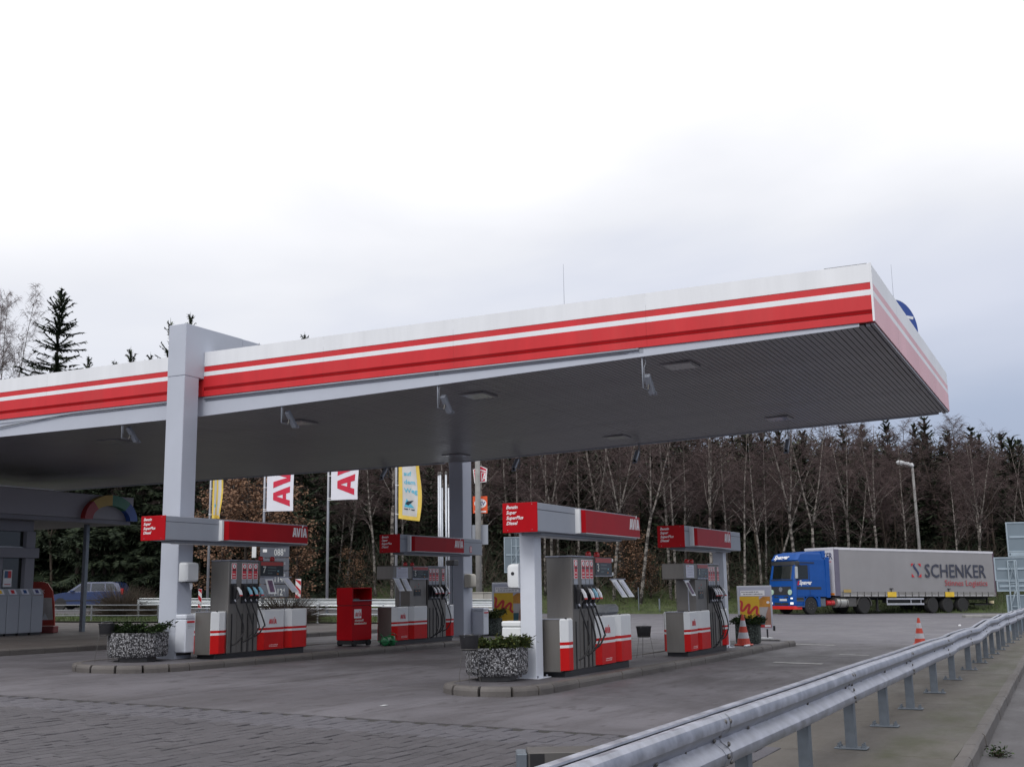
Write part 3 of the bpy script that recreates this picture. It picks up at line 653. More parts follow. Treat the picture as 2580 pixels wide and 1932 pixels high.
def pump(name_lab, X, Y, kind, number, boots):
    """kind 'A': small module, hoses, display head, two panel module (left to right). kind 'B': mirrored order with terminal"""
    t = empty('fuel_pump', (X, Y, G(X + 1.6, Y) + .135)); tag(t, name_lab, 'fuel pump', 'fuel pumps on the two islands')
    m = (lambda a, b: (a, b)) if kind == 'A' else (lambda a, b: (3.22 - b, 3.22 - a))
    def bx(mb, x0, x1, y0, y1, z0, z1, b=.008, mi=0): a, c = m(x0, x1); return mb.bbox(a, y0, z0, c, y1, z1, b, mi)
    mb = MB(); bx(mb, .12, 3.10, .07, PWD - .07, -.02, .105); mb.build('plinth', BLACKP, t)
    for (a, b) in ((0, .47), (1.45, 3.22)):
        mb = MB(); x0, x1 = m(a, b); mb.bbox(x0, .096, .10, x1, PWD - .096, .945, .006); mb.build('cabinet', STEEL, t)
        mb = MB(); mb.bbox(x0 - .004, .09, .945, x1 + .004, PWD - .09, .957, .004); mb.build('cabinet_top', GALV, t)
    for (a, b) in ((0, .47), (1.45, 2.405), (2.41, 3.22)):
        x0, x1 = m(a, b)
        for s in (0, 1):
            sh = shell(x0, x1, s).build('front_panel', [WHITE2, REDP, BLACKP], t)
            if s == 0 and ((kind == 'A' and a == 1.45) or (kind == 'B' and a == 2.41)):
                mark_mb(.105, x0 + .30 + (.0 if kind == 'A' else -.02), .655, -.0015, .004, xs=1.55 if kind == 'A' else 1.5).build('word_mark', LETR, sh)
                mm = MB(); rr = random.Random(4)
                for r_ in range(2):
                    xx = x0 + .32
                    while xx < x0 + .32 + (.26 if r_ else .30):
                        wv = rr.uniform(.012, .03); mm.box(xx, -.004, .205 - r_ * .032, xx + wv, -.0012, .205 - r_ * .032 + rr.uniform(.012, .02)); xx += wv + .007
                mm.build('small_print', M('print_pink', (.75, .45, .45), .5, var=0), sh)
    # hose tower
    x0, x1 = m(.475, 1.445)
    mb = MB(); mb.bbox(x0, .06, .10, x1, PWD - .06, 1.985, .012); tw = mb.build('hose_tower', STEEL, t)
    mb = MB(); mb.bbox(x0 - .006, .05, 1.985, x1 + .006, PWD - .05, 2.01, .006); mb.build('tower_cap', GALV, t)
    fx = [.555] + [.885 + .182 * i for i in range(3)]
    for i, a in enumerate(fx):
        xa, xb = m(a, a + .155)
        fz = 1.61
        inst('fuel_plate', FP, t, (xa, .055, fz))
        MB().box(xa + .004, .050, 1.52, xb - .004, .0595, 1.60).build('selector_plate', GREYP, t)
    for (a, b) in ((.535, .715), (.875, 1.44)):
        xa, xb = m(a, b); mb = MB(); mb.box(xa, .046, 1.11, xb, .0585, 1.515); mb.box(xa + .012, .034, 1.11, xa + .02, .046, 1.515); mb.box(xb - .02, .034, 1.11, xb - .012, .046, 1.515); mb.build('nozzle_recess', BLACKP, t)
    for i, a in enumerate(fx):
        xa, xb = m(a, a + .155); cx = (xa + xb) / 2
        inst('nozzle', NZ_W if boots[i] == 'w' else NZ_B, t, (cx - .01, .0, 1.32))
        dx = -.06 if kind == 'A' else -.10
        hz_ = hose_mesh(dx - (.0 if i else .02), (.13 if i == 0 else .06 + .03 * i) * random.uniform(.85, 1.15), -.86 + .05 * i * (1 if kind == 'A' else -1))
        inst('hose', hz_, t, (cx, .0, 1.155))
        MB().box(cx - .045, .05, .115, cx - .02, .0585, .90).build('hose_slot', BLACK, t)
    for k in range(3):
        xx, _ = m(.76 + .2 * k, .77 + .2 * k); MB().box(xx, .054, .12, xx + .006, .0592, 1.08).build('panel_seam', DSTEEL, t)
    # display head
    x0, x1 = m(1.455, 2.285)
    mb = MB(); mb.bbox(x0, .05, 1.655, x1, PWD - .05, 2.0, .012); mb.build('display_head', DSTEEL if kind == 'A' else STEEL, t)
    d0, d1 = (x0 + .03, x1 - .03)
    mb = MB(); mb.box(d0 - .012, .036, 1.67, d1 + .012, .049, 1.99, 0); mb.box(d0, .030, 1.90, d1, .036, 1.98, 1); mb.box(d0, .030, 1.685, d1, .036, 1.895, 2)
    for r_ in range(3): mb.box(d0 + .22, .0275, 1.845 - r_ * .06, d0 + .22 + (.30 if r_ < 2 else .16), .0298, 1.872 - r_ * .06, 3)
    mb.box(d0 + .56, .0275, 1.77, d0 + .62, .0298, 1.80, 4); mb.box(d0 + .55, .0275, 1.71, d0 + .60, .0298, 1.735, 5)
    mb.build('display_panel', [GALV if kind == 'B' else DSTEEL, M('display_red', (.35, .03, .02), .35, var=.05), DGLASS, LCD, M('lcd_blue', (.1, .25, .3), .4, var=0), M('lcd_orange', (.4, .15, .03), .4, var=0)], t)
    put_text(number, t, (d0 + .06, .027, 1.745), size=.20, bold=.004, mat=M('pale_digit', (.55, .56, .52), .4, var=0), name='pump_number', ext=.001)
    MB().box(d0 - .012, .028, 1.655, d1 + .012, .05, 1.668).build('display_ledge', GALV, t)
    if kind == 'A':
        for zz in (1.95, 1.70): MB().bbox(x1 - .0, .02, zz - .03, x1 + .03, .06, zz + .03, .004).build('hinge', WHITE2, t)
    for bxp in ((1.80, 2.20) if kind == 'A' else (1.0 + .0, 1.35)):
        xx = bxp; b = MB().lathe([(.045, 0), (.055, .02), (.052, .085), (.035, .105), (0.001, .108)], 12).build('beacon', LAMPR, t, (xx, .30, 2.0), smooth=True)
        MB().lathe([(.035, -.06), (.035, 0)], 10).build('beacon_base', BLACKP, b)
    return t
pA = pump('stainless fuel pump with white and red cladding numbered 3, behind the slim white column', 17.62, 7.81, 'A', '3', 'wwbw')
pB = pump('stainless fuel pump numbered 7 beside the big grey portal column', 18.43, 15.93, 'A', '7', 'wbbb')
pC = pump('stainless fuel pump numbered 5 with payment terminal, near the green watering cans', 25.24, 15.93, 'B', '5', 'wwww')
pD = pump('stainless fuel pump with payment terminal next to the traffic cone on the island', 24.17, 7.81, 'B', '1', 'wwww')
# payment terminal and notice box of the two far pumps
PAPER = M('notice_paper', (.62, .64, .74), .6, var=.05, scale=10)
for t in (pC, pD):
    tall = t is pD
    MB().bbox(.86, .07, .96, 1.70, PWD - .07, 1.655, .008).build('terminal_column', STEEL, t)
    mb = MB(); mb.box(1.06, .062, 1.22, 1.42, .0695, 1.40, 0); mb.box(1.09, .058, 1.25, 1.39, .062, 1.37, 1); mb.box(1.12, .0565, 1.345, 1.20, .058, 1.36, 2); mb.box(1.28, .0565, 1.345, 1.36, .058, 1.36, 2); mb.build('terminal_screen', [BLACKP, DGLASS, M('lcd_orange', (.4, .15, .03))], t)
    for kx, kz, c in ((1.30, 1.53, LETR), (1.12, 1.46, LETR), (1.30, 1.46, BLACKP)): MB().cyl((kx, .07, kz), (kx, .064, kz), .014, n=8).build('button', c, t)
    MB().bbox(.0, .05, 1.655, .93, PWD - .05, 2.0, .012).build('notice_box', STEEL, t)
    mb = MB(); mb.box(.16, .044, 1.69, .72, .0495, 1.965, 0)
    for r_ in range(6): mb.box(.22 + .02 * (r_ % 2), .042, 1.91 - r_ * .035, .62 + .03 * ((r_ * 7) % 3), .044, 1.916 - r_ * .035, 1)
    mb.box(.26, .042, 1.935, .36, .044, 1.95, 2); mb.build('notice', [PAPER, M('print_grey', (.2, .2, .28), .6, var=0), LETR], t)
    MB().tube([(.42, .1, .95), (.42, .1, 1.66)], .012, 6).build('rod', GALV, t)
# roof numbers are on the heads; leaflet holders hanging below the heads (separate little signs)
def leaflets(X, Y, h, tilt, lab, parts, back=None):
    t = empty('leaflet_holder', (X, Y, G(X, Y) + h)); tag(t, lab, 'leaflet holder', 'leaflet holders hanging on the pumps')
    MB().box(-.05, -.01, 0, parts * .36, .012, .02).build('rail', GALV, t)
    for i in range(parts):
        mb = MB(); x = i * .36; s = tilt
        mb.add([(x, 0, 0), (x + .24, -.01, 0), (x + .24 + s, -.09, -.32), (x + s, -.08, -.32), (x, .012, 0), (x + .24, .002, 0), (x + .24 + s, -.078, -.32), (x + s, -.068, -.32)], [(0, 1, 2, 3), (7, 6, 5, 4), (0, 4, 5, 1), (1, 5, 6, 2), (2, 6, 7, 3), (3, 7, 4, 0)], 0)
        mb.add([(x + .04 + s * .1, -.014 - .008, -.03), (x + .20 + s * .1, -.016 - .008, -.03), (x + .20 + s * .85, -.083, -.28), (x + .04 + s * .85, -.081, -.28)], [(0, 1, 2, 3)], 1)
        mb.build('leaflet_panel', [WHITE2, back or PAPER], t)
COLR = M('leaflet_print', (.13, .07, .13), .5, var=.6, scale=14)
leaflets(19.72, 7.80, 1.735, .36, 'two white tilted leaflet panels under the display of pump 3', 2)
leaflets(20.05, 15.95, 1.75, .05, 'dark printed leaflet panel under the display of pump 7', 1, COLR)
leaflets(20.60, 15.95, 1.78, .32, 'white slanted leaflet panel right under the display of pump 7', 1)
leaflets(25.15, 15.90, 1.80, .16, 'pair of red edged leaflet panels left of pump 5', 2)
leaflets(24.02, 7.80, 1.74, .26, 'slanted white leaflet panel left of the far right pump', 1, COLR)
o = MB().bbox(0, 0, 0, .62, .30, .19, .05).build('grey_basin', M('pale_basin', (.24, .25, .26), .6, var=.1), loc=(19.72 + .4, 8.05, G(20, 8) + .135 + .957)); tag(o, 'low grey metal basin turned over on top of pump 3', 'basin')
# ------------------------------------------------------------------ overhead fuel signs and slim columns
def fuel_sign(X, Y, kind, lab, extra=False):
    L_, W_, Z0, Z1_ = 4.56, .60, 2.495, 2.955; zc = G(X + 2, Y)
    t = empty('overhead_fuel_sign', (X, Y, zc)); tag(t, lab, 'sign', 'overhead fuel signs above the pumps')
    mb = MB(); mb.bbox(0, 0, Z0, L_, W_, Z1_ - .115, .008); mb.build('housing', GREYP, t)
    mb = MB(); mb.bbox(0, 0, Z1_ - .110, L_, W_, Z1_, .008); mb.build('housing_cap', GREYP, t)
    mb = MB(); mb.box(.01, .01, Z1_ - .116, L_ - .01, W_ - .01, Z1_ - .109); mb.build('shadow_gap', GAPM, t)
    mb = MB(); mb.bbox(.4, .12, Z0 - .045, L_ - .5, W_ - .12, Z0 + .001, .01); mb.build('light_strip', GREYP, t)
    mb = MB(); mb.bbox(.6, .18, Z0 - .06, L_ - 1.6, W_ - .18, Z0 - .044, .006); mb.build('lamp_cover', WHITE2, t)
    # end board with the four fuels
    mb = MB(); mb.bbox(-.022, -.012, Z0 - .01, -.004, W_ + .012, Z1_ + .008, .004); b = mb.build('fuel_board', REDG if kind == 'A' else REDG, t)
    for i, s in enumerate(('Benzin', 'Super', 'SuperPlus', 'Diesel')):
        put_text(s, b, (-.0245, W_ - .055, Z1_ - .085 - i * .086), (0, -1, 0), (0, 0, 1), LETW, size=.077, bold=.0016, shear=.30, spacing=1.0, ext=.001, xs=1.0)
    for (yy, zz) in ((.08, .03), (.52, .03), (.08, .44), (.52, .44)): MB().cyl((-.021, yy, Z0 + zz), (-.026, yy, Z0 + zz), .006, n=6).build('screw', GALV, b)
    # raised red panel on both long faces
    x0, x1 = (1.60, 4.44) if kind == 'A' else (.44, 3.26)
    for s in (0, 1):
        mb = MB(); prof = [(x0, 0), (x0, .06), (x0 + .10, .13), (x1 - .04, .13), (x1, .09), (x1, 0)]
        f = (lambda p: (p[0], -p[1])) if s == 0 else (lambda p: (p[0], W_ + p[1]))
        mb.prism([f(p) for p in prof], Z0 + .035, Z1_ - .04, 'z'); pn = mb.build('red_panel', REDG, t)
        mb = MB(); mb.prism([f(p) for p in ((x0 - .06, 0), (x0 - .06, .085), (x0 - .004, .085), (x0 - .004, 0))], Z0 + .02, Z1_ - .025, 'z'); mb.build('panel_end', WHITE2, t)
        mb = MB(); mb.prism([f(p) for p in ((x0 + .06, 0), (x0 + .12, .125), (x1 - .03, .125), (x1 - .01, 0))], Z0 + .022, Z0 + .033, 'z'); mb.build('panel_edge', WHITE2, t)
        if s == 0: mark_mb(.20, x1 - (.60 if kind == 'A' else .58), Z0 + .17, -.1315, .005, xs=1.62 if kind == 'A' else 1.5).build('word_mark', LETW, pn)
    if extra:
        mb = MB(); mb.box(L_ - .76, -.006, Z0 + .06, L_ - .64, -.001, Z0 + .24, 0); mb.box(L_ - .735, -.008, Z0 + .08, L_ - .665, -.006, Z0 + .22, 1); mb.box(L_ - .715, -.0095, Z0 + .10, L_ - .695, -.008, Z0 + .2, 0); mb.build('extinguisher_mark', [LETR, LETW], t)
        MB().tube([(L_ + .01, .1, Z1_ - .12), (L_ + .04, .08, Z1_ - .2), (L_ + .02, .1, Z1_ - .3)], .018, 6).build('cable', BLACK, t)
    return t
fuel_sign(16.667, 7.83, 'A', 'nearest overhead fuel sign on the slim white column, bright red end board')
fuel_sign(16.97, 15.95, 'A', 'overhead fuel sign running past the big grey column above pump 7')
fuel_sign(25.52, 15.95, 'B', 'overhead fuel sign in front of the white vent pipes, small extinguisher mark on it', True)
fuel_sign(24.222, 7.83, 'B', 'overhead fuel sign farthest right, against the birches')
def slim_col(X, Y, lab, plate=True, w_=.27, d_=.27):
    z = G(X, Y) + .13; t = empty('slim_column', (X, Y, z)); tag(t, lab, 'column', 'slim columns carrying the fuel signs')
    MB().bbox(0, 0, 0, d_, w_, G(X, Y) + 2.50 - z + .0, .006).build('shaft', COLW, t)
    if plate:
        MB().bbox(-.06, -.07, 0.0, d_ + .16, w_ + .07, .014, .003).build('base_plate', COLW, t)
        for (a, b) in ((d_ + .09, -.02), (d_ + .09, w_ + .02), (-.03, -.04), (-.03, w_ + .04)): MB().cyl((a, b, .014), (a, b, .05), .018, n=6).build('bolt', GALV, t)
slim_col(17.23, 8.16, 'slim white column on the right island with a white towel box on its left side')
slim_col(28.30, 8.16, 'slim column at the far end of the right island behind the far pump')
# ------------------------------------------------------------------ towel boxes and litter bins on the columns
def towel_box(x, y, z, rz, lab, towel=False, mat=WHITE2):
    t = empty('towel_box', (x, y, z), rz); tag(t, lab, 'towel box', 'towel boxes on the columns')
    mb = MB(); A = []
    for (yy, s) in ((0, 1.0), (-.13, 1.0), (-.19, .93), (-.215, .8)):
        ww, hh = .19 * s, .20 * s; r = .05 * s; ring = []
        for (cx, cz, a0) in ((ww - r, hh - r, 0), (-ww + r, hh - r, 90), (-ww + r * .5, -hh + r * .5, 180), (ww - r * .5, -hh + r * .5, 270)):
            for k in range(4): a = math.radians(a0 + 30 * k); ring.append((cx + r * math.cos(a) * (1 if cz > 0 else .5), yy, cz + r * math.sin(a) * (1 if cz > 0 else .5)))
        A.append(ring)
    mb.loft(A); o = mb.build('cover', mat, t); autosmooth(o, 40)
    MB().cyl((.188, -.10, .04), (.196, -.10, .04), .03, n=10).build('level_window', BLACKP, t)
    mb = MB(); mb.box(-.13, -.15, -.212, .13, -.04, -.19); mb.build('slot', BLACKP, t)
    if towel: mb = MB(); mb.loft([[(-.02, -.11, -.19), (.09, -.11, -.19), (.09, -.105, -.19), (-.02, -.105, -.19)], [(.0, -.13, -.25), (.10, -.12, -.26), (.10, -.115, -.26), (.0, -.125, -.25)], [(.05, -.10, -.36), (.10, -.11, -.34), (.10, -.105, -.34), (.05, -.095, -.36)]]); mb.build('paper_towel', M('tissue', (.8, .82, .85), .8, var=.03), t)
towel_box(18.43 - .0, 16.735, G(18, 16.7) + 1.87, 0, 'white towel box with paper hanging out on the side of the big grey column', True)
towel_box(17.36, 8.435, G(17.3, 8.4) + 1.78, math.pi, 'bright white towel box on the left side of the slim white column', False)
towel_box(30.60, 16.735, G(30.6, 16.6) + 1.78, 0, 'cream coloured box on the rear column beside pump 5', True, M('cream_plastic', (.62, .58, .48), .4, var=.04))
def litter_bin(x, y, z, rz, lab, h=.72, w_=.42, d_=.36, mat=None):
    t = empty('litter_bin', (x, y, z), rz); tag(t, lab, 'litter bin', 'litter bins fixed to the columns'); mat = mat or COLW
    MB().bbox(-w_ / 2, -d_, 0, w_ / 2, 0, h - .10, .018).build('body', mat, t); MB().bbox(-w_ / 2 - .006, -d_ - .006, h - .095, w_ / 2 + .006, 0, h, .02).build('lid', mat, t)
    mb = MB(); mb.box(-w_ / 2 + .04, -d_ - .0085, h - .17, w_ / 2 - .04, -d_ - .006 + .006, h - .13); mb.build('red_stripe', LETR, t)
    mb = MB(); rr = random.Random(2)
    for r_ in range(3):
        xx = -w_ / 2 + .06
        while xx < w_ / 2 - .1: wv = rr.uniform(.02, .05); mb.box(xx, -d_ - .002, h - .21 - .03 * r_, xx + wv, -d_ + .001, h - .205 - .03 * r_); xx += wv + .01
    mb.build('print', DSTEEL, t); MB().box(-w_ / 2 + .05, -.02, -.06, w_ / 2 - .05, 0, 0).build('foot', DSTEEL, t)
litter_bin(18.44, 16.733, G(18, 16.6) + .26, 0, 'pale grey litter bin with red stripe hung on the big grey column', .76, .52, .28)
litter_bin(17.40, 8.435, G(17.3, 8.7) + .42, math.pi, 'small white litter bin on the left side of the slim white column', .62, .30, .36, WHITE2)
litter_bin(31.02, 16.733, G(31, 16.6) + .18, 0, 'grey litter bin with red stripe at the foot of the rear column', .80, .34, .40)
# ------------------------------------------------------------------ planters, shrubs, buckets
def pebble_mat(name, light, dark, sc):
    m = D.materials.new(name); m.use_nodes = True; nt = m.node_tree; b = nt.nodes['Principled BSDF']; N = nt.nodes.new; L = nt.links.new
    tcn = N('ShaderNodeTexCoord'); v = N('ShaderNodeTexVoronoi'); v.inputs['Scale'].default_value = sc; nn = N('ShaderNodeTexNoise'); nn.inputs['Scale'].default_value = sc * .5
    ad = N('ShaderNodeMix'); ad.data_type = 'VECTOR'; ad.inputs[0].default_value = .08; L(tcn.outputs['Object'], ad.inputs[4]); L(tcn.outputs['Object'], nn.inputs['Vector']); L(nn.outputs['Color'], ad.inputs[5]); L(ad.outputs[1], v.inputs['Vector'])
    r = N('ShaderNodeValToRGB'); L(v.outputs['Distance'], r.inputs[0]); e = r.color_ramp.elements; e[0].position = .30; e[0].color = (*light, 1); e[1].position = .58; e[1].color = (*dark, 1)
    bw = N('ShaderNodeSeparateColor'); L(v.outputs['Color'], bw.inputs[0]); cc = N('ShaderNodeCombineColor'); [L(bw.outputs[0], cc.inputs[i]) for i in range(3)]
    hs = N('ShaderNodeMix'); hs.data_type = 'RGBA'; hs.blend_type = 'MULTIPLY'; hs.inputs[0].default_value = .6; L(r.outputs[0], hs.inputs[6]); L(cc.outputs[0], hs.inputs[7])
    L(hs.outputs[2], b.inputs['Base Color']); b.inputs['Roughness'].default_value = .8
    bp = N('ShaderNodeBump'); bp.invert = True; bp.inputs['Strength'].default_value = 1; bp.inputs['Distance'].default_value = .02; L(v.outputs['Distance'], bp.inputs['Height']); L(bp.outputs[0], b.inputs['Normal']); return m
PEB = pebble_mat('exposed_pebbles', (.50, .50, .53), (.035, .035, .04), 34); PEBD = pebble_mat('mossy_pebbles', (.14, .17, .15), (.03, .04, .035), 30)
def planter(x, y, z, rx, ry, h, n, rz, lab, mat, foot=True):
    t = empty('planter', (x, y, z), rz); tag(t, lab, 'planter', 'exposed aggregate planters')
    def ring(s, zz, rr=1.0): return [((rx * s) * math.cos(2 * math.pi * (k + .5) / n), (ry * s) * math.sin(2 * math.pi * (k + .5) / n), zz) for k in range(n)]
    mb = MB(); zb = .085 if foot else 0
    mb.loft([ring(.93, zb), ring(.99, zb + .05), ring(1.0, zb + .12), ring(1.0, zb + h - .02), ring(.985, zb + h), ring(.87, zb + h), ring(.86, zb + h - .10)]); mb.build('tub', mat, t)
    mb = MB(); mb.add(ring(.87, zb + h - .07), [tuple(range(n))]); mb.build('soil', JOINT, t)
    if foot: mb = MB(); mb.loft([ring(.62, 0), ring(.62, zb)]); mb.build('foot', DSTEEL, t)
    return t
def foliage(name_, x, y, z, rx, ry, h, nn, lab, mat, seed, droop=.5, size=.085, cat='shrub', group=None):
    rg = random.Random(seed); mb = MB()
    for s_ in range(26):
        a = rg.uniform(0, 6.283); r0 = rg.uniform(0, .5); p0 = Vector((rx * r0 * math.cos(a), ry * r0 * math.sin(a), 0)); tip = Vector((rx * rg.uniform(.75, 1.12) * math.cos(a), ry * rg.uniform(.75, 1.12) * math.sin(a), h * rg.uniform(.35, 1.1)))
        mid = (p0 + tip) / 2 + Vector((0, 0, h * .35)); stem = [p0, mid, tip]; mb.tube(stem, [.008, .006, .003], 4, 1)
        for k in range(nn // 26):
            t_ = rg.random() ** .6; q = p0 * (1 - t_) ** 2 + mid * 2 * t_ * (1 - t_) + tip * t_ * t_
            q += Vector((rg.gauss(0, .05), rg.gauss(0, .05), rg.gauss(0, .03))); d = Vector((math.cos(a + rg.gauss(0, .9)), math.sin(a + rg.gauss(0, .9)), rg.uniform(-droop, .8))).normalized() * size * rg.uniform(.6, 1.3)
            sd = d.cross(Vector((rg.random(), rg.random(), 1))).normalized() * size * .13
            mb.quad(q - sd, q + d * .5 - sd * 1.6, q + d, q + d * .4 + sd * 1.6, 0 if rg.random() < .75 else 2)
    o = mb.build(name_, mat, loc=(x, y, z)); tag(o, lab, cat, group); return o
JUN = [M('juniper_green', (.050, .075, .018), .7, var=.5, scale=14), M('shrub_stem', (.06, .045, .03), .9), M('juniper_yellow', (.13, .14, .03), .7, var=.4, scale=14)]
JUND = [M('dark_shrub_green', (.022, .045, .012), .7, var=.5, scale=14), MATS['shrub_stem'], M('shrub_mid_green', (.05, .09, .02), .7, var=.4, scale=14)]
z = G(16.75, 8.55) + .135
planter(16.72, 8.62, z, .52, .50, .43, 8, 0, 'black and white pebbled octagonal planter at the nose of the right island', PEB)
foliage('juniper_shrub', 16.78, 8.60, z + .46, .55, .50, .17, 2600, 'spreading yellow green juniper in the planter at the front of the right island', JUN, 5, group='shrubs in the planters')
z = G(17.6, 16.9) + .135
planter(17.42, 16.98, z, .60, .60, .47, 8, .12, 'black and white pebbled planter at the foot of the big grey column', PEB)
foliage('juniper_shrub', 17.46, 16.98, z + .50, .62, .58, .20, 2600, 'low dark green juniper in the planter by the big grey column', JUND, 8, group='shrubs in the planters')
z = G(31.8, 16.5) + .135
planter(31.85, 16.62, z, .36, .36, .52, 8, 0, 'dark mossy planter beside the rear column and the left poster stand', PEBD, False)
foliage('planter_shrub', 31.85, 16.60, z + .48, .46, .43, .24, 2600, 'bushy green shrub with drooping tips in the dark planter near the left poster', JUN, 11, group='shrubs in the planters')
z = G(30.7, 8.4) + .135
planter(30.95, 8.33, z, .34, .34, .50, 8, 0, 'mossy green planter beside the traffic cone on the right island', PEBD, False)
foliage('planter_shrub', 30.95, 8.33, z + .46, .44, .40, .20, 2600, 'bushy dark shrub in the planter beside the traffic cone', JUND, 13, group='shrubs in the planters')
def bucket(x, y, z, r, h, lab, stand_h, spread, standlab):
    t = empty('bucket', (x, y, z + stand_h)); tag(t, lab, 'bucket', 'black buckets for window washing')
    mb = MB(); mb.lathe([(r * .80, 0), (r * .82, .005), (r * .97, h - .02), (r * 1.03, h - .018), (r * 1.03, h), (r * .95, h), (r * .90, h - .02), (r * .78, .015)], 22); autosmooth(mb.build('shell', BLACKP, t), 40)
    MB().tube([(r, 0, h - .03), (r * .9, 0, h + .02), (0, .0, h + .035), (-r * .9, 0, h + .02), (-r, 0, h - .03)], .004, 5).build('handle', GALV, t)
    if stand_h:
        s = empty('bucket_stand', (x, y, z)); tag(s, standlab, 'stand', 'wire stands under the buckets')
        MB().tube([(r * .86 * math.cos(a * .3927), r * .86 * math.sin(a * .3927), stand_h + .02) for a in range(17)], .005, 5).build('ring', DSTEEL, s)
        for a in (30, 150, 270):
            a = math.radians(a); MB().tube([(r * .85 * math.cos(a), r * .85 * math.sin(a), stand_h + .02), (spread * math.cos(a), spread * math.sin(a), 0)], .005, 5).build('leg', DSTEEL, s)
bucket(15.80, 8.62, G(15.8, 8.6) + .135, .155, .235, 'black bucket on a wire stand in front of the octagonal planter', .50, .19, 'thin wire stand at the nose of the right island')
bucket(16.85, 17.25, G(16.8, 17) + .135, .155, .24, 'black bucket on a wire stand left of the planter at the big column', .50, .20, 'thin wire stand at the nose of the left island')
bucket(23.55, 8.60, G(23.5, 8.5) + .135, .165, .23, 'black bucket on a wire stand between the two right pumps', .42, .22, 'thin wire stand between the two right pumps')
bucket(25.35, 17.2, G(25, 17) + .135, .17, .25, 'black bucket behind the red service cabinet, left of pump 5', .38, .2, 'thin wire stand behind the red cabinet')
# ------------------------------------------------------------------ red service cabinet on wheels
z = G(24.3, 16.6) + .135
t = empty('service_cabinet', (24.05, 16.42, z), math.radians(-8)); tag(t, 'tall red service cabinet on black wheels with an open tray compartment', 'cabinet')
W_, D_, H_ = .74, .52, 1.43
MB().bbox(0, 0, .14, W_, D_, .985, .012).build('lower_body', REDG, t)
mb = MB(); b = .012; y0 = .012
mb.box(0, 0, 1.0, .04, D_, H_); mb.box(W_ - .04, 0, 1.0, W_, D_, H_); mb.box(.04, D_ - .03, 1.0, W_ - .04, D_, H_); mb.box(.04, 0, H_ - .03, W_ - .04, D_ - .03, H_); mb.box(.04, 0, 1.0, W_ - .04, D_ - .03, 1.10); mb.build('upper_box', REDG, t)
MB().box(.02, -.10, 1.105, W_ - .01, .0, 1.12).build('tray_lip', GALV, t)
MB().bbox(.07, .02, 1.10, .30, .2, 1.16, .01).build('tray', DSTEEL, t)
MB().box(.01, .01, .985, W_ - .01, D_ - .01, 1.0).build('gap', GAPM, t)
MB().box(.02, .02, .04, W_ - .02, D_ - .02, .14).build('chassis', BLACKP, t)
for (a, b) in ((.10, .0), (.62, .0), (.10, D_ - .05), (.62, D_ - .05)): MB().cyl((a, b - .02, .075), (a, b + .05, .075), .075, n=16).build('wheel', BLACK, t)
p = MB().box(.08, -.004, .68, .34, .0, .90).build('white_label', LETW, t); mark_mb(.10, .115, .72, -.005, .002, xs=1.35).build('word_mark', LETR, p)
mm = MB(); rr = random.Random(9)
for r_, wl in ((0, .36), (1, .46)):
    xx = .10 - r_ * .015
    while xx < .08 + wl - .02: wv = rr.uniform(.016, .03); hh = rr.uniform(.034, .055); x_ = xx; zb = .60 - r_ * .075; mm.prism([(x_, zb), (x_ + wv, zb), (x_ + wv + .012, zb + hh), (x_ + .012, zb + hh)], -.004, -.001, 'y'); xx += wv + .007
mm.build('small_print', M('print_cream', (.6, .52, .48), .5, var=0), t)
# green watering cans
def watering_can(x, y, z, lying, lab, rz):
    t = empty('watering_can', (x, y, z), rz); tag(t, lab, 'watering can', 'green watering cans')
    mb = MB(); mb.lathe([(.001, 0), (.105, 0), (.115, .02), (.12, .12), (.11, .22), (.085, .245), (.06, .25)], 18)
    R = (math.radians(90), 0, 0) if lying else (0, 0, 0); up_ = (0, .13, .115) if lying else (0, 0, 0)
    b = mb.build('body', GREEN, t, up_, R, smooth=True)
    MB().tube([(.10, 0, .05), (.20, 0, .14), (.30, 0, .27), (.33, 0, .30)], [.022, .017, .013, .013], 8).build('spout', GREEN, b, smooth=True)
    MB().tube([(-.10, 0, .06), (-.17, 0, .12), (-.16, 0, .26), (-.06, 0, .31), (.05, 0, .27)], .011, 6).build('handle', GREEN, b, smooth=True)
watering_can(24.70, 15.86, G(24.7, 15.8) + .135, True, 'green watering can lying on its side at the island kerb', math.radians(-65))
watering_can(25.02, 15.90, G(25, 15.8) + .135, False, 'green watering can standing against pump 5', math.radians(160))
# traffic cones
CONEO = M('cone_orange', (.62, .07, .04), .5, var=.12, scale=8, dirt=.3, dirtcol=(.35, .1, .08)); CONEW = M('cone_white', (.55, .56, .60), .4, var=.08, scale=10, dirt=.3, dirtcol=(.3, .3, .3))
def cone(x, y, z, h, r, lab, bands=5):
    t = empty('traffic_cone', (x, y, z)); tag(t, lab, 'traffic cone', 'red and white traffic cones')
    MB().bbox(-r * 1.15, -r * 1.15, 0, r * 1.15, r * 1.15, .035, .012).build('foot', CONEO, t)
    for i in range(bands):
        a, b = i / bands, (i + 1) / bands; ra, rb = r * (1 - a) + .028 * a, r * (1 - b) + .028 * b
        MB().lathe([(ra, .03 + (h - .03) * a), (rb, .03 + (h - .03) * b)], 20).build('band' if i % 2 else 'base_band', CONEW if i % 2 else CONEO, t, smooth=False)
cone(29.62, 8.10, G(29.6, 8.2) + .135, .78, .175, 'red and white traffic cone beside the mossy planter on the right island')
cone(35.5, 4.52, G(35.5, 4.5), .76, .16, 'red and white traffic cone on the lot behind the guard rail', 5)
t_ = MB().bbox(-.22, -.03, 0, .22, .04, .05, .02).build('paper_scrap', M('tissue', (.8, .82, .85)), loc=(29.05, 7.86, G(29, 7.9) + .135)); tag(t_, 'crumpled white paper next to the traffic cone on the island', 'litter')
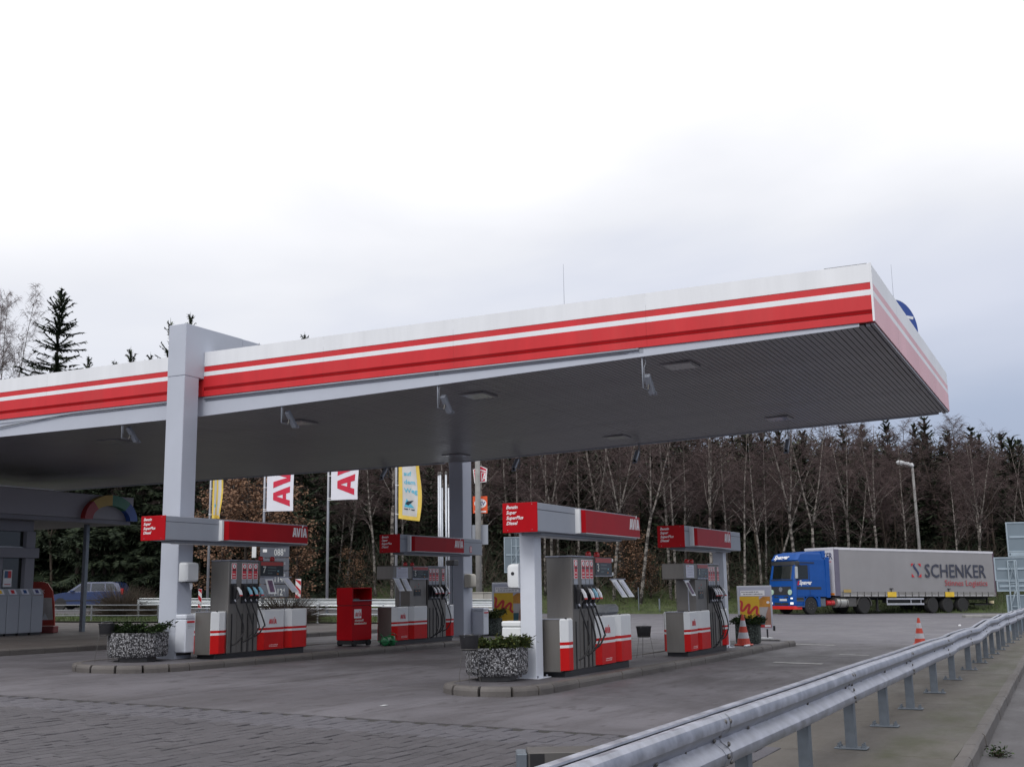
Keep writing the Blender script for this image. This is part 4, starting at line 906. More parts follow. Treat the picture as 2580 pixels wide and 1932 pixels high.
t_ = MB().bbox(-.06, -.28, 0, .06, .28, .05, .015).build('wheel_stop', CONC, loc=(32.6, 8.15, G(32.6, 8) + .133)); tag(t_, 'small pale stone at the far tip of the right island', 'stone')
# ------------------------------------------------------------------ poster stands
def poster(x, y, z, rz, lab):
    t = empty('poster_stand', (x, y, z), rz); tag(t, lab, 'poster stand', 'yellow advertising posters in silver frames')
    w_, h0, h1 = 1.06, .28, 1.60; S = M('silver_frame', (.55, .56, .6), .35, metal=.6, var=.05)
    mb = MB(); mb.bbox(-w_ / 2, -.03, h0, w_ / 2, .03, h1, .008); mb.build('frame', S, t)
    f = MB().box(-w_ / 2 + .05, -.034, h0 + .05, w_ / 2 - .05, -.0305, h1 - .05).build('poster_sheet', M('poster_grey', (.42, .43, .52), .4, var=.05), t)
    y_ = -.036; K = [M('poster_yellow', (.62, .38, .02), .4, var=.05), M('poster_red', (.5, .03, .03), .4, var=0), M('poster_orange', (.50, .22, .03), .4, var=.3, scale=6), M('poster_teal', (.03, .10, .12), .4, var=.2), M('poster_skin', (.36, .19, .13), .5, var=.2), LETW, M('poster_ink', (.06, .06, .1), .5, var=0), M('poster_pale', (.4, .38, .38), .5, var=.15)]
    def sh(nm, poly, mi, yy): mb = MB(); mb.prism(poly, yy, yy - .0012, 'y'); mb.build(nm, K[mi], f)
    sh('yellow_field', [(-.47, .42), (.13, .42), (.13, 1.28), (-.47, 1.28)], 0, y_)
    sh('orange_field', [(.13, .95), (.47, .95), (.47, 1.27), (.25, 1.27), (.13, 1.18)], 2, y_)
    sh('pale_field', [(.13, .66), (.32, .66), (.40, .95), (.13, .95)], 7, y_)
    sh('skin_shape', [(.28, .42), (.47, .42), (.47, .95), (.40, .95), (.32, .72)], 4, y_)
    sh('teal_shape', [(.13, .42), (.28, .42), (.30, .66), (.13, .66)], 3, y_)
    sh('red_band', [(-.47, .335), (.47, .335), (.47, .42), (-.47, .42)], 1, y_)
    sh('caption_strip', [(-.43, 1.30), (.31, 1.30), (.31, 1.46), (-.43, 1.46)], 5, y_)
    n = 14; sh('badge', [(.40 + .05 * math.cos(6.283 * i / n), 1.09 + .04 * math.sin(6.283 * i / n)) for i in range(n)], 5, y_ - .002)
    sh('corner_label', [(.27, .35), (.45, .35), (.45, .41), (.27, .41)], 5, y_ - .002)
    # the thick red squiggle
    pts = [(-.46, 1.16), (-.40, 1.08), (-.43, .88), (-.36, .86), (-.22, 1.02), (-.17, 1.0), (-.22, .80), (-.17, .78), (0.0, .95), (.06, .93), (.04, .76), (.13, .68)]
    cm = []
    for i in range(len(pts) - 1):
        P = [Vector(pts[max(0, i - 1)]), Vector(pts[i]), Vector(pts[i + 1]), Vector(pts[min(len(pts) - 1, i + 2)])]
        for k in range(4): tt = k / 4; cm.append(.5 * (2 * P[1] + (P[2] - P[0]) * tt + (2 * P[0] - 5 * P[1] + 4 * P[2] - P[3]) * tt * tt + (3 * P[1] - P[0] - 3 * P[2] + P[3]) * tt ** 3))
    cm.append(Vector(pts[-1])); mb = MB(); A = []; B = []
    for i, p in enumerate(cm):
        d = (cm[min(i + 1, len(cm) - 1)] - cm[max(i - 1, 0)]).normalized(); nrm = Vector((-d.y, d.x)) * (.036 if 2 < i else .012 + .008 * i); A.append(p + nrm); B.append(p - nrm)
    yy = y_ - .003; mb.add([(a.x, yy, a.y) for a in A] + [(b.x, yy, b.y) for b in B], [(i, i + 1, len(A) + i + 1, len(A) + i) for i in range(len(A) - 1)]); mb.build('red_squiggle', K[1], f)
    mb = MB(); rr = random.Random(1)
    for r_ in range(2):
        xx = -.40 + .06 * r_
        while xx < (.12 if r_ == 0 else .26): wv = rr.uniform(.014, .032); mb.box(xx, y_ - .003, 1.40 - r_ * .065, xx + wv, y_ - .0013, 1.40 - r_ * .065 + rr.uniform(.02, .03)); xx += wv + rr.choice((.007, .007, .007, .02))
    mb.build('caption_print', K[6], f)
    for s in (-.34, .34): MB().bbox(s - .022, -.03, 0.02, s + .022, .03, h0, .005).build('leg', BLACKP, t)
    MB().bbox(-w_ / 2 + .05, -.22, 0, w_ / 2 - .05, .22, .03, .01).build('base', WHITE2, t)
    MB().bbox(w_ / 2 - .01, -.06, h0 - .05, w_ / 2 + .05, .06, h0 + .10, .008).build('wheel', BLACKP, t)
poster(32.55, 16.32, G(32.5, 16.3) + .135, math.radians(-66), 'yellow poster stand behind the slim white column, beside the dark planter')
poster(35.50, 9.30, G(35.5, 9.3) + .06, math.radians(-66), 'yellow poster stand in front of the blue lorry cab')
# ------------------------------------------------------------------ guard rail beside the walkway
gr = empty('guard_rail', (12, 2.3, G(12, 2.3))); tag(gr, 'galvanised double sided guard rail running along the walkway from the foreground to the right', 'guard rail')
OG = Vector(gr.location)
PX = [6.3, 8.25, 10.19, 12.28, 14.40, 16.60, 19.30, 22.25, 25.05, 27.5, 29.5, 31.4, 33.6, 35.7, 38, 40.2, 42.5, 45, 47.5, 50, 52.5, 55, 58]
def rail_z(x):  # height of the rail top over the ground
    P = [(0, .775), (12, .785), (19, .79), (24, .79), (28, .80), (31, .845), (34, .86), (60, .88)]
    for (a, za), (b, zb) in zip(P, P[1:]):
        if x <= b: return G(x, 2.3) + za + (zb - za) * (x - a) / (b - a) + .012 * math.sin(x * 1.1) * (1 if x > 20 else .2)
    return G(x, 2.3) + .86
def rail_y(x): return 2.30 + (.02 * math.sin(x * .9) + .012 * math.sin(x * 2.3) if x > 22 else 0)
# W profile: (outward, down from top)
WPF = [(.0, .012), (.004, .0), (.050, -.003), (.075, .018), (.086, .050), (.084, .085), (.062, .115), (.018, .145), (.006, .162), (.018, .180), (.062, .210), (.084, .240), (.086, .275), (.070, .308), (.040, .324), (.004, .328)]
def beam(x0, x1, sgn, off):
    mb = MB(); n = max(2, int((x1 - x0) / .5)); rings = []
    for i in range(n + 1):
        x = x0 + (x1 - x0) * i / n; z = rail_z(x); y = rail_y(x) + sgn * off
        o_ = [(x, y + sgn * a, z - b) for a, b in WPF]; i_ = [(x, y + sgn * (a - .004), z - b) for a, b in WPF[::-1]]
        rings.append([(p[0] - OG.x, p[1] - OG.y, p[2] - OG.z) for p in o_ + i_])
    mb.loft(rings); return mb
BJ = [5.0] + [p for p in (7.55, 12.05, 16.35, 20.75, 24.9, 29.0, 33.1, 37.2, 41.3, 45.4, 49.5, 53.6, 57.7)]
for a, b in zip(BJ, BJ[1:]):
    for sg in (-1, 1):
        o = beam(a - .12, b, sg, .030 + (.0035 if BJ.index(a) % 2 else 0)).build('beam', GALV, gr); autosmooth(o, 30)
bolt = MB(); bolt.lathe([(.017, 0), (.016, -.008), (.010, -.014), (.001, -.015)], 8, 0, (0, 0, 0), 'y'); bm_ = bolt.mesh('bolt', [DSTEEL], True)
slot = MB(); slot.box(-.028, -.004, -.010, .028, .001, .010); sm_ = slot.mesh('slot_washer', [DSTEEL])
for b in BJ[1:11]:
    sm = MB(); sm.loft([[(x_ - OG.x, rail_y(b) - .0365 - a_ - OG.y, rail_z(b) - c_ - OG.z) for a_, c_ in WPF] for x_ in (b - .004, b + .004)], closed=False, cap=False); sm.build('lap_seam', BLACK, gr)
    for (dx, dz, dd) in ((-.05, .04, .075), (.05, .045, .078), (-.06, .125, .036), (.05, .19, .06), (-.04, .255, .085), (.05, .30, .072), (-.10, .155, .008)):
        x = b + dx - .04; inst('bolt', bm_, gr, (x - OG.x, rail_y(x) - .035 - dd - OG.y, rail_z(x) - dz - OG.z))
for p in PX:
    if p < 5.5: continue
    x, y, z = p, rail_y(p), G(p, 2.3); q = empty('post', (x - OG.x, y - OG.y, z - OG.z), parent=gr)
    D.objects.remove(q)
    mb = MB(); mb.bbox(-.055, -.050, 0, .055, .050, rail_z(x) - z - .325, .006); mb.bbox(-.055, -.032, rail_z(x) - z - .325, .055, .022, rail_z(x) - z - .03, .006); po = mb.build('post', GALVP, gr, (x - OG.x, y - OG.y, z - OG.z + .0))
    MB().bbox(-.085, -.16, 0.002, .085, .16, .018, .004).build('base_plate', GALVP, po)
    for (a, b) in ((-.055, -.12), (.055, -.12), (-.055, .12), (.055, .12)):
        MB().cyl((a, b, .018), (a, b, .034), .020, n=6).cyl((a, b, .034), (a, b, .062), .010, n=6).build('anchor_bolt', GALVP, po)
    inst('bolt', bm_, gr, (x - OG.x, y - .040 - OG.y, rail_z(x) - .155 - OG.z)); inst('slot_washer', sm_, gr, (x - OG.x, y - .0375 - OG.y, rail_z(x) - .155 - OG.z))
    inst('slot_washer', sm_, gr, (x - OG.x + .55, y - .0375 - OG.y, rail_z(x) - .155 - OG.z), (0, math.radians(70), 0))
# low steel end piece standing behind the rail, bottom of the view
t = empty('steel_box', (9.95, 4.36, G(9.95, 4.36) - .02), math.radians(-62)); tag(t, 'low grey steel box behind the guard rail at the lower picture edge', 'box')
MB().bbox(-.42, -.2, 0, .36, .2, .165, .006).build('body', DSTEEL, t); MB().box(-.40, -.204, .0, -.27, -.2, .155).build('opening', BLACK, t); MB().bbox(-.52, -.21, 0, -.425, .1, .16, .01).build('end_cap', GALVP, t)
# tuft of weeds in the gutter
# ------------------------------------------------------------------ lorry: tractor and trailer
A_ = at(2104, 1547, 72.5); B_ = at(2513, 1548, 80.0); A_.z = B_.z = 0
TT = (B_ - A_).normalized(); LT = (B_ - A_).length; TW = Vector((-TT.y, TT.x, 0))       # TT rearwards, TW away from the camera
if TW.dot(HF) < 0: TW = -TW
TH = math.atan2(TT.y, TT.x)
def tpos(px):
    r = ray(px, 1547); a, b, c, d = TT.x, -r.x, TT.y, -r.y; det = a * d - b * c
    return (-A_.x * d + b * A_.y) / det
def truck_empty(name): return empty(name, (A_.x, A_.y, G(A_.x, A_.y) + .01), TH)
SGN = 1 if Vector((-math.sin(TH), math.cos(TH), 0)).dot(TW) > 0 else -1       # local +Y is away from the camera?
assert SGN == 1
SLP = math.atan((G(B_.x, B_.y) - G(A_.x, A_.y)) / LT)
tr = truck_empty('semi_trailer'); tr.rotation_euler = (0, -SLP, TH); tag(tr, 'long grey curtain sided semi trailer with dark blue and red lettering', 'trailer')
TARP = M('grey_tarpaulin', (.27, .265, .275), .6, var=.06, scale=.5, bump=.35, bscale=1.3, dirt=.25, dirtcol=(.24, .235, .22)); TARPW = M('trailer_white', (.62, .62, .66), .5, var=.06, scale=1, dirt=.2, dirtcol=(.4, .4, .4))
CHAS = M('chassis_black', (.02, .02, .022), .7, var=.2); RIMM = M('steel_rim', (.50, .50, .52), .5, metal=.0, var=.15); RIMD = M('dirty_rim', (.17, .17, .175), .6, var=.2)
HT = 4.10; HB = 1.16; WT = 2.5; x0, x1 = .12, LT
mb = MB(); mb.box(x0 + .06, .03, HB + .05, x1, WT - .03, HT - .05); mb.build('cargo_body', TARP, tr)
# curtain with slight billow
mb = MB(); nx_, nz_ = 60, 8; V = []; F = []
for i in range(nx_ + 1):
    for j in range(nz_ + 1):
        u, v = i / nx_, j / nz_; x = x0 + .42 + (x1 - x0 - .5) * u; z = HB + .18 + (HT - .12 - HB - .18) * v
        V.append((x, -.0 - .025 * math.sin(math.pi * v) * (.6 + .4 * math.sin(u * 31)) - .006 * math.sin(u * 90), z))
for i in range(nx_):
    for j in range(nz_): a = i * (nz_ + 1) + j; F.append((a, a + nz_ + 1, a + nz_ + 2, a + 1))
mb.add(V, F); mb.build('side_curtain', TARP, tr, smooth=True)
mb = MB(); mb.box(x0, -.02, HT - .13, x1 + .01, .05, HT + .01); mb.box(x0, .05, HT - .03, x1 + .01, WT, HT + .02); mb.box(x0 - .02, -.02, HT - .12, x0 + .04, WT + .02, HT + .015); mb.build('roof_rail', TARPW, tr)
mb = MB(); mb.box(x0, .0, HB - .02, x0 + .06, WT, HT - .10); fw = mb.build('front_wall', TARPW, tr)
mb = MB(); mb.box(x0 + .01, -.035, HB - .05, x0 + .42, .03, HT - .10); mb.build('corner_post', M('post_violet_grey', (.14, .13, .18), .5, var=.1), tr)
mb = MB(); mb.box(x1 - .05, -.03, HB - .05, x1 + .02, .05, HT - .10); mb.box(x1, .0, HB - .05, x1 + .04, WT, HT - .08); mb.build('rear_frame', M('frame_violet', (.16, .11, .15), .5, var=.1), tr)
put_text('SCHENKER', fw, (x0 - .004, WT - .12, HT - .72), (0, -1, 0), (0, 0, 1), LETB, size=.56, bold=.012, ext=.002, xs=.82)
mb = MB(); mb.box(x0 - .006, .2, HT - .90, x0 - .002, 1.0, HT - .85); mb.build('red_script', LETR, fw)
mb = MB(); mb.box(x0 - .008, .06, HB + .0, x0 - .002, .62, HB + .12); mb.build('orange_plate', ORANGE, tr)
# lower edge: lashing strip with buckles
mb = MB(); mb.box(x0 + .42, -.03, HB - .10, x1 - .04, .02, HB + .17); mb.build('lashing_strip', M('strip_grey', (.24, .235, .23), .6, var=.15, scale=3, dirt=.4, dirtcol=(.12, .11, .1)), tr)
nb = 23
for i in range(nb):
    x = x0 + .6 + i * (x1 - x0 - .8) / nb; MB().box(x, -.042, HB - .12, x + .035, -.03, HB + .20).build('buckle', CHAS, tr)
    MB().box(x + .08, -.036, HB - .05, x + (x1 - x0) / nb - .10, -.0305, HB - .02).build('lower_hem', TARPW, tr)
for pxa, pxb in ((2238, 2260), (2384, 2406), (2128, 2146)):
    a, b = tpos(pxa), tpos(pxb); m_ = YEL if pxa > 2200 else M('yellow_faded', (.42, .30, .10), .6, var=.2)
    MB().box(a, -.065, HB - .12 + (.28 if pxa < 2200 else 0), b, -.044, HB + (.20 if pxa > 2200 else .34)).build('yellow_plate', m_, tr)
    if pxa > 2200: MB().tube([(a + .35, -.055, HB + .2), (a + .35, -.055, HB + .42)], .03, 6).box(a + .22, -.06, HB + .38, a + .55, -.045, HB + .43).build('latch', CHAS, tr)
# lettering on the curtain
tx0, tx1 = tpos(2335), tpos(2491)
w_s = 'SCHENKER'; me = text_mesh(w_s, size=1, bold=.02, ext=.004); mxx = max(v.co.x for v in me.vertices); D.meshes.remove(me)
cap = .86
put_text(w_s, tr, (tx0, -.065, 2.33), mat=M('slate_lettering', (.045, .05, .075), .5, var=0), size=cap / .70, bold=.012, ext=.003, xs=(tx1 - tx0) / (mxx * cap / .70))
sx0, sx1 = tpos(2384), tpos(2492); me = text_mesh('Stinnes Logistics', size=1, ext=.004); mxx = max(v.co.x for v in me.vertices); D.meshes.remove(me)
put_text('Stinnes Logistics', tr, (sx0, -.062, 1.78), mat=M('faded_red_lettering', (.38, .08, .09), .5, var=.1), size=.54, bold=.004, ext=.003, xs=(sx1 - sx0) / (mxx * .54))
lx0, lx1 = tpos(2302), tpos(2326); lz0, lz1 = 2.32, 3.20; q = .24
def lp(u, v): return (lx0 + (lx1 - lx0) * u, lz0 + (lz1 - lz0) * v)
mb = MB()
for poly in ([(0, 0), (.3, 0), (0, .25)], [(1, 0), (1, .25), (.68, 0)], [(0, 1), (0, .78), (.26, 1)], [(1, 1), (.7, 1), (1, .76)]): mb.prism([lp(*p) for p in poly], -.068, -.062, 'y')
mb.build('emblem_corners', LETR, tr)
S_ = [(.38, 1.0), (.26, .86), (.34, .72), (.56, .48), (.70, .28), (.62, .02)]; A = []; B = []
cm = []
for i in range(len(S_) - 1):
    P = [Vector(S_[max(0, i - 1)]), Vector(S_[i]), Vector(S_[i + 1]), Vector(S_[min(len(S_) - 1, i + 2)])]
    for k in range(4): tt = k / 4; cm.append(.5 * (2 * P[1] + (P[2] - P[0]) * tt + (2 * P[0] - 5 * P[1] + 4 * P[2] - P[3]) * tt * tt + (3 * P[1] - P[0] - 3 * P[2] + P[3]) * tt ** 3))
cm.append(Vector(S_[-1]))
for i, p in enumerate(cm): w_ = .02 + .09 * math.sin(math.pi * i / (len(cm) - 1)); A.append(lp(p.x + w_, p.y)); B.append(lp(p.x - w_, p.y))
mb = MB(); mb.add([(a[0], -.066, a[1]) for a in A] + [(b[0], -.066, b[1]) for b in B], [(i, i + 1, len(A) + i + 1, len(A) + i) for i in range(len(A) - 1)]); mb.build('emblem_curve', LETB, tr)
# chassis, wheels, side guard
MB().box(.3, .75, .85, x1 - .05, WT - .75, 1.05).box(1.6, .2, 1.02, x1 - .1, WT - .2, HB).build('chassis', CHAS, tr)
def wheel(parent, x, y, r, w_, face, rim=RIMM, dish=.08):
    t = MB().lathe([(r * .58, -w_ / 2), (r * .93, -w_ / 2), (r, -w_ / 2 + .04), (r, w_ / 2 - .04), (r * .93, w_ / 2), (r * .58, w_ / 2)], 32, 0, (0, 0, 0), 'y').build('wheel', TYRE, parent, (x, y, r), smooth=False); autosmooth(t, 30)
    s = -1 if face < 0 else 1
    MB().lathe([(r * .60, s * w_ * .48), (r * .55, s * (w_ * .48 - dish)), (r * .34, s * (w_ * .48 - dish)), (r * .28, s * (w_ * .48 - dish * .3)), (r * .16, s * (w_ * .48 - dish * .1)), (.001, s * (w_ * .48 - dish * .1))], 20, 0, (0, 0, 0), 'y').build('rim', rim, t)
    nb_ = MB()
    for k in range(8): a = k * .785; nb_.cyl((r * .42 * math.cos(a), s * (w_ * .48 - dish), r * .42 * math.sin(a)), (r * .42 * math.cos(a), s * (w_ * .48 - dish + .04), r * .42 * math.sin(a)), .035, n=6)
    nb_.build('wheel_nuts', CHAS if rim is not RIMM else DSTEEL, t)
    return t
for px in (2354, 2392, 2430):
    x = tpos(px); wheel(tr, x, .21, .51, .38, -1, RIMM, .06); wheel(tr, x, WT - .22, .51, .38, 1, RIMD)
    mb = MB(); mb.cyl((x, .25, .51), (x, WT - .25, .51), .06, n=8); mb.build('axle', CHAS, tr)
a, b = tpos(2332), tpos(2338); xm = tpos(2354)
for px, s in ((2354, 0), (2430, 1)):
    x = tpos(px); pts = [(x + .60 * math.cos(math.radians(q_)), .52 + .60 * math.sin(math.radians(q_))) for q_ in (range(95, 185, 15) if s == 0 else range(85, -15, -15))]
    mb = MB(); mb.add([(u, .02, v) for u, v in pts] + [(u, .42, v) for u, v in pts], [(i, i + 1, len(pts) + i + 1, len(pts) + i) for i in range(len(pts) - 1)]); mb.build('mudguard', DSTEEL, tr)
ga, gb_ = tpos(2237), tpos(2331)
mb = MB(); mb.bbox(ga, .0, .86, gb_, .04, .98, .01); mb.bbox(ga, .0, .52, gb_, .04, .64, .01); mb.box(ga, .0, .64, ga + .05, .05, .86); mb.box(ga + 2.2, .02, .64, ga + 2.26, .05, .95); mb.box(gb_ - .3, .02, .64, gb_ - .25, .05, .95); mb.build('side_guard', M('aluminium', (.55, .56, .6), .4, metal=.6, var=.08), tr)
MB().box(ga + .1, .15, .66, gb_ - .1, .5, .9).build('pallet_box', CHAS, tr)
MB().box(x1 - 1.9, .25, .48, x1 - .1, .35, .56).box(x1 - .5, .1, .50, x1 - .4, WT - .1, .62).box(x1 - .55, .3, .55, x1 - .48, .4, 1.1).build('underride_bar', CHAS, tr)
MB().box(x1 - .35, .02, .60, x1 - .22, .3, .78).build('rear_lamp', M('lamp_cream', (.7, .6, .4), .4, var=0), tr)
lg = tpos(2222); MB().box(lg - .06, .3, .18, lg + .06, .42, 1.05).box(lg - .14, .2, .14, lg + .14, .5, .2).build('landing_leg', CHAS, tr)
# tractor
tk = truck_empty('lorry_tractor'); tk.rotation_euler = (0, -SLP, TH); tag(tk, 'blue lorry tractor with high roof cab and red front bumper, pulling the grey trailer', 'lorry')
BLUE = M('truck_blue', (.004, .070, .31), .38, var=.08, scale=1.5, spec=.4); DGR = M('grille_grey', (.03, .032, .036), .5, var=.1); WNDW = M('cab_glass', (.008, .012, .012), .07, var=0, spec=.7)
cx0, cx1 = tpos(2007), tpos(2089); CW = 2.46; yo = .02
# side profile (x, z) from bumper bottom round
prof_low = [(cx0 + .02, .42), (cx0 - .02, .75), (cx0 - .03, 1.15), (cx0 + .0, 1.75), (cx0 + .05, 2.05)]
def cab_ring(x, z, inset): return x, z, inset
rings = []
for (xf, xr, z, ins) in ((cx0 + .03, cx0 + .75, .42, .03), (cx0 - .02, cx0 + .75, .62, 0), (cx0 - .03, cx0 + .75, 1.1, 0)):
    rings.append([(xf + .10, yo + ins, z), (xf, yo + .16, z), (xf - .03, CW / 2, z), (xf, CW - .16, z), (xf + .10, CW - ins, z), (xr, CW - ins, z), (xr, yo + ins, z)])
mb = MB(); mb.loft(rings); o = mb.build('front_corner', BLUE, tk)
rings = []
for (xf, xr, z, ins) in ((cx0 - .03, cx1, 1.06, 0), (cx0 + .0, cx1, 1.5, 0), (cx0 + .06, cx1 - .0, 2.1, .0), (cx0 + .24, cx1 - .06, 2.98, .03), (cx0 + .28, cx1 - .09, 3.20, .03), (cx0 + .22, cx1 - .09, 3.30, .03), (cx0 + .5, cx1 - .11, 3.66, .07), (cx0 + 1.15, cx1 - .13, 3.80, .12), ):
    rings.append([(xf + .12, yo + ins, z), (xf, yo + ins + .18, z), (xf - .04, CW / 2, z), (xf, CW - ins - .18, z), (xf + .12, CW - ins, z), (xr, CW - ins, z), (xr, yo + ins, z)])
mb = MB(); mb.loft(rings); o = mb.build('cab', BLUE, tk)
MB().loft([[(cx1 - .30, yo + .02, 3.45), (cx1 - .10, yo - .02, 3.45), (cx1 - .10, CW, 3.45), (cx1 - .3, CW - .04, 3.45)], [(cx1 - .35, yo + .06, 3.86), (cx1 - .06, yo + .02, 3.9), (cx1 - .06, CW - .04, 3.9), (cx1 - .35, CW - .08, 3.86)]]).build('air_deflector', BLUE, tk)
MB().bbox(cx1 - .10, yo - .03, 1.0, cx1 + .22, yo + .03, 3.5, .01).build('side_deflector', BLUE, tk)
# windscreen, side window, visor, grille, bands
def onface(z): # front face x at height z
    P = [(1.06, cx0 - .03), (1.5, cx0), (2.1, cx0 + .06), (2.98, cx0 + .24), (3.2, cx0 + .28)]
    for (a, xa), (b, xb) in zip(P, P[1:]):
        if z <= b: return xa + (xb - xa) * (z - a) / (b - a)
    return cx0 + .28
def front_patch(name, z0, z1, y0, y1, mat, off=.012, th=.01):
    mb = MB(); L_ = []
    for z in (z0, z1):
        xf = onface(z); pts = []
        for k in range(7):
            y = y0 + (y1 - y0) * k / 6; xx = xf - .04 * (1 - abs((y - CW / 2) / (CW / 2 - .18)) ** 1) if .18 < y < CW - .18 else xf + .12 * min(1, max(0, (.18 + yo - y) / .18, (y - (CW - .18)) / .18))
            pts.append((xx - off, y, z))
        L_.append(pts + [(p[0] + th, p[1], p[2]) for p in pts[::-1]])
    mb.loft(L_); return mb.build(name, mat, tk)
front_patch('windscreen', 2.13, 2.95, yo + .10, CW - .10, WNDW)
front_patch('sun_visor', 2.98, 3.22, yo + .02, CW - .02, DGR, .05, .03)
front_patch('grille', 1.16, 1.68, yo + .36, CW - .30, DGR, .02)
front_patch('wiper_cowl', 2.04, 2.10, yo + .25, CW - .25, DGR, .018)
MB().lathe([(.15, 0), (.15, .02), (.12, .03)], 20, 0, (0, 0, 0), 'x').build('round_badge', GALV, tk, (onface(1.5) - .075, CW / 2, 1.50))
for yy in (.42, CW - .42): MB().lathe([(.17, 0), (.17, .04), (.1, .06)], 14, 0, (0, 0, 0), 'x').build('fog_lamp', M('lamp_green_white', (.45, .62, .5), .2, var=0), tk, (onface(1.4) - .08, yy, 1.33))
for yy in (.3, CW - .3):
    for zz, rr_ in ((.96, .05), (.66, .07)): MB().bbox(-.03, -rr_ * 2, -rr_, .0, rr_ * 2, rr_, .02).build('headlight', M('lamp_white', (.8, .82, .85), .12, var=0, emis=((1, .98, .9), .45)), tk, (cx0 - .045, yy, zz))
MB().bbox(cx0 - .06, yo + .72, .80, cx0 - .048, yo + 1.36, .93, .004).build('number_plate', M('plate_white', (.6, .62, .64), .5, var=.1, scale=20), tk)
MB().box(cx0 - .052, yo + .6, .99, cx0 - .04, CW - .6, 1.10).box(cx0 - .05, yo + .6, .56, cx0 - .035, CW - .6, .70).build('air_slots', DGR, tk)
mb = MB(); mb.loft([[(cx0 + .12, yo - .01, z), (cx0 - .04, yo + .16, z), (cx0 - .075, CW / 2, z), (cx0 - .04, CW - .16, z), (cx0 + .12, CW + .01, z), (cx0 + .5, CW, z), (cx0 + .5, yo, z)] for z in (.30, .345, .47, .50)]); mb.build('red_bumper', M('bumper_red', (.62, .025, .02), .35, var=.05), tk)
# side details
def side_poly(name, poly, mat, y=None, th=.008): mb = MB(); mb.prism(poly, (yo - .004 if y is None else y), (yo - .004 if y is None else y) - th, 'y'); return mb.build(name, mat, tk)
wx0, wx1 = tpos(2013), tpos(2040)
side_poly('window_frame', [(wx0 - .10, 2.10), (wx1 + .04, 2.13), (wx1 + .02, 2.99), (wx0 - .02, 2.97)], BLACKP, yo - .0, .01)
side_poly('side_window', [(wx0 - .04, 2.16), (wx1 - .02, 2.18), (wx1 - .03, 2.93), (wx0 + .03, 2.92)], WNDW, yo - .011)
side_poly('dark_band', [(cx0 + .12, 1.50), (tpos(2073), 1.50), (tpos(2073), 1.66), (cx0 + .12, 1.66)], DGR)
side_poly('roof_rib', [(tpos(2014), 3.10), (tpos(2058), 3.10), (tpos(2058), 3.16), (tpos(2014), 3.16)], DGR)
for x in (tpos(2011), tpos(2044)): side_poly('door_seam', [(x, 1.1), (x + .018, 1.1), (x + .018, 3.02), (x, 3.02)], GAPM)
MB().tube([(cx0 + .22, yo - .03, 2.12), (cx0 + .28, yo - .10, 2.12)], .02, 6).build('mirror_arm', CHAS, tk)
MB().bbox(cx0 + .0, yo - .16, 2.15, cx0 + .16, yo - .02, 2.88, .03).build('mirror', M('mirror_grey', (.42, .44, .45), .3, var=.05), tk)
MB().bbox(cx0 + .06, yo - .14, 2.92, cx0 + .34, yo - .02, 3.20, .03).build('upper_mirror', DGR, tk)
sb_ = side_poly('side_logo', [(tpos(2018), 1.80), (tpos(2041), 1.80), (tpos(2041) + .0, 1.98), (tpos(2018) - .02, 1.98)], BLUE, yo - .006, .002)
put_text('Spenger', tk, (tpos(2017) + .02, yo - .014, 1.80), mat=LETW, size=.36, bold=.014, shear=.25, ext=.002, xs=.86)
side_poly('logo_slash', [(tpos(2011) + .06, 1.76), (tpos(2011) + .16, 1.76), (tpos(2011) + .24, 2.02), (tpos(2011) + .13, 2.02)], LETR, yo - .006)
put_text('Spenger', tk, (cx0 + .16, CW - .45, 3.36), (0, -1, 0), (.55, 0, .85), LETW, size=.42, bold=.014, shear=.25, ext=.002, xs=.95)
side_poly('step', [(cx0 + .05, .46), (cx0 + .68, .46), (cx0 + .68, .50), (cx0 + .05, .50)], GALVP, yo - .02, .02); side_poly('step', [(cx0 + .05, .80), (cx0 + .68, .80), (cx0 + .68, .84), (cx0 + .05, .84)], GALVP, yo - .02, .02)
side_poly('step_recess', [(cx0 + .08, .84), (cx0 + .66, .84), (cx0 + .66, 1.02), (cx0 + .08, 1.02)], GAPM, yo + .0)
fwx = tpos(2046); pts = [(fwx + .66 * math.cos(math.radians(q_)), .52 + .66 * math.sin(math.radians(q_))) for q_ in range(0, 185, 12)]
mb = MB(); mb.add([(u, yo - .03, v) for u, v in pts] + [(fwx + (u - fwx) * .86, yo - .01, .52 + (v - .52) * .86) for u, v in pts] + [(fwx + (u - fwx) * .86, yo + .4, .52 + (v - .52) * .86) for u, v in pts], [(i, i + 1, len(pts) + i + 1, len(pts) + i) for i in range(len(pts) - 1)] + [(len(pts) + i, len(pts) + i + 1, 2 * len(pts) + i + 1, 2 * len(pts) + i) for i in range(len(pts) - 1)]); mb.build('wheel_arch', BLUE, tk)
MB().box(fwx + .60, yo + .0, .45, fwx + .78, yo + .3, 1.1).build('arch_panel', BLUE, tk)
wheel(tk, fwx, yo + .17, .52, .32, -1, RIMM, .02); wheel(tk, fwx, CW - .2, .52, .32, 1, RIMD)
dx_ = tpos(2181); wheel(tk, dx_, yo + .30, .52, .56, -1, RIMD, .18); wheel(tk, dx_, CW - .32, .52, .56, 1, RIMD)
pts = [(dx_ + .64 * math.cos(math.radians(q_)), .54 + .62 * math.sin(math.radians(q_))) for q_ in range(-5, 190, 13)]
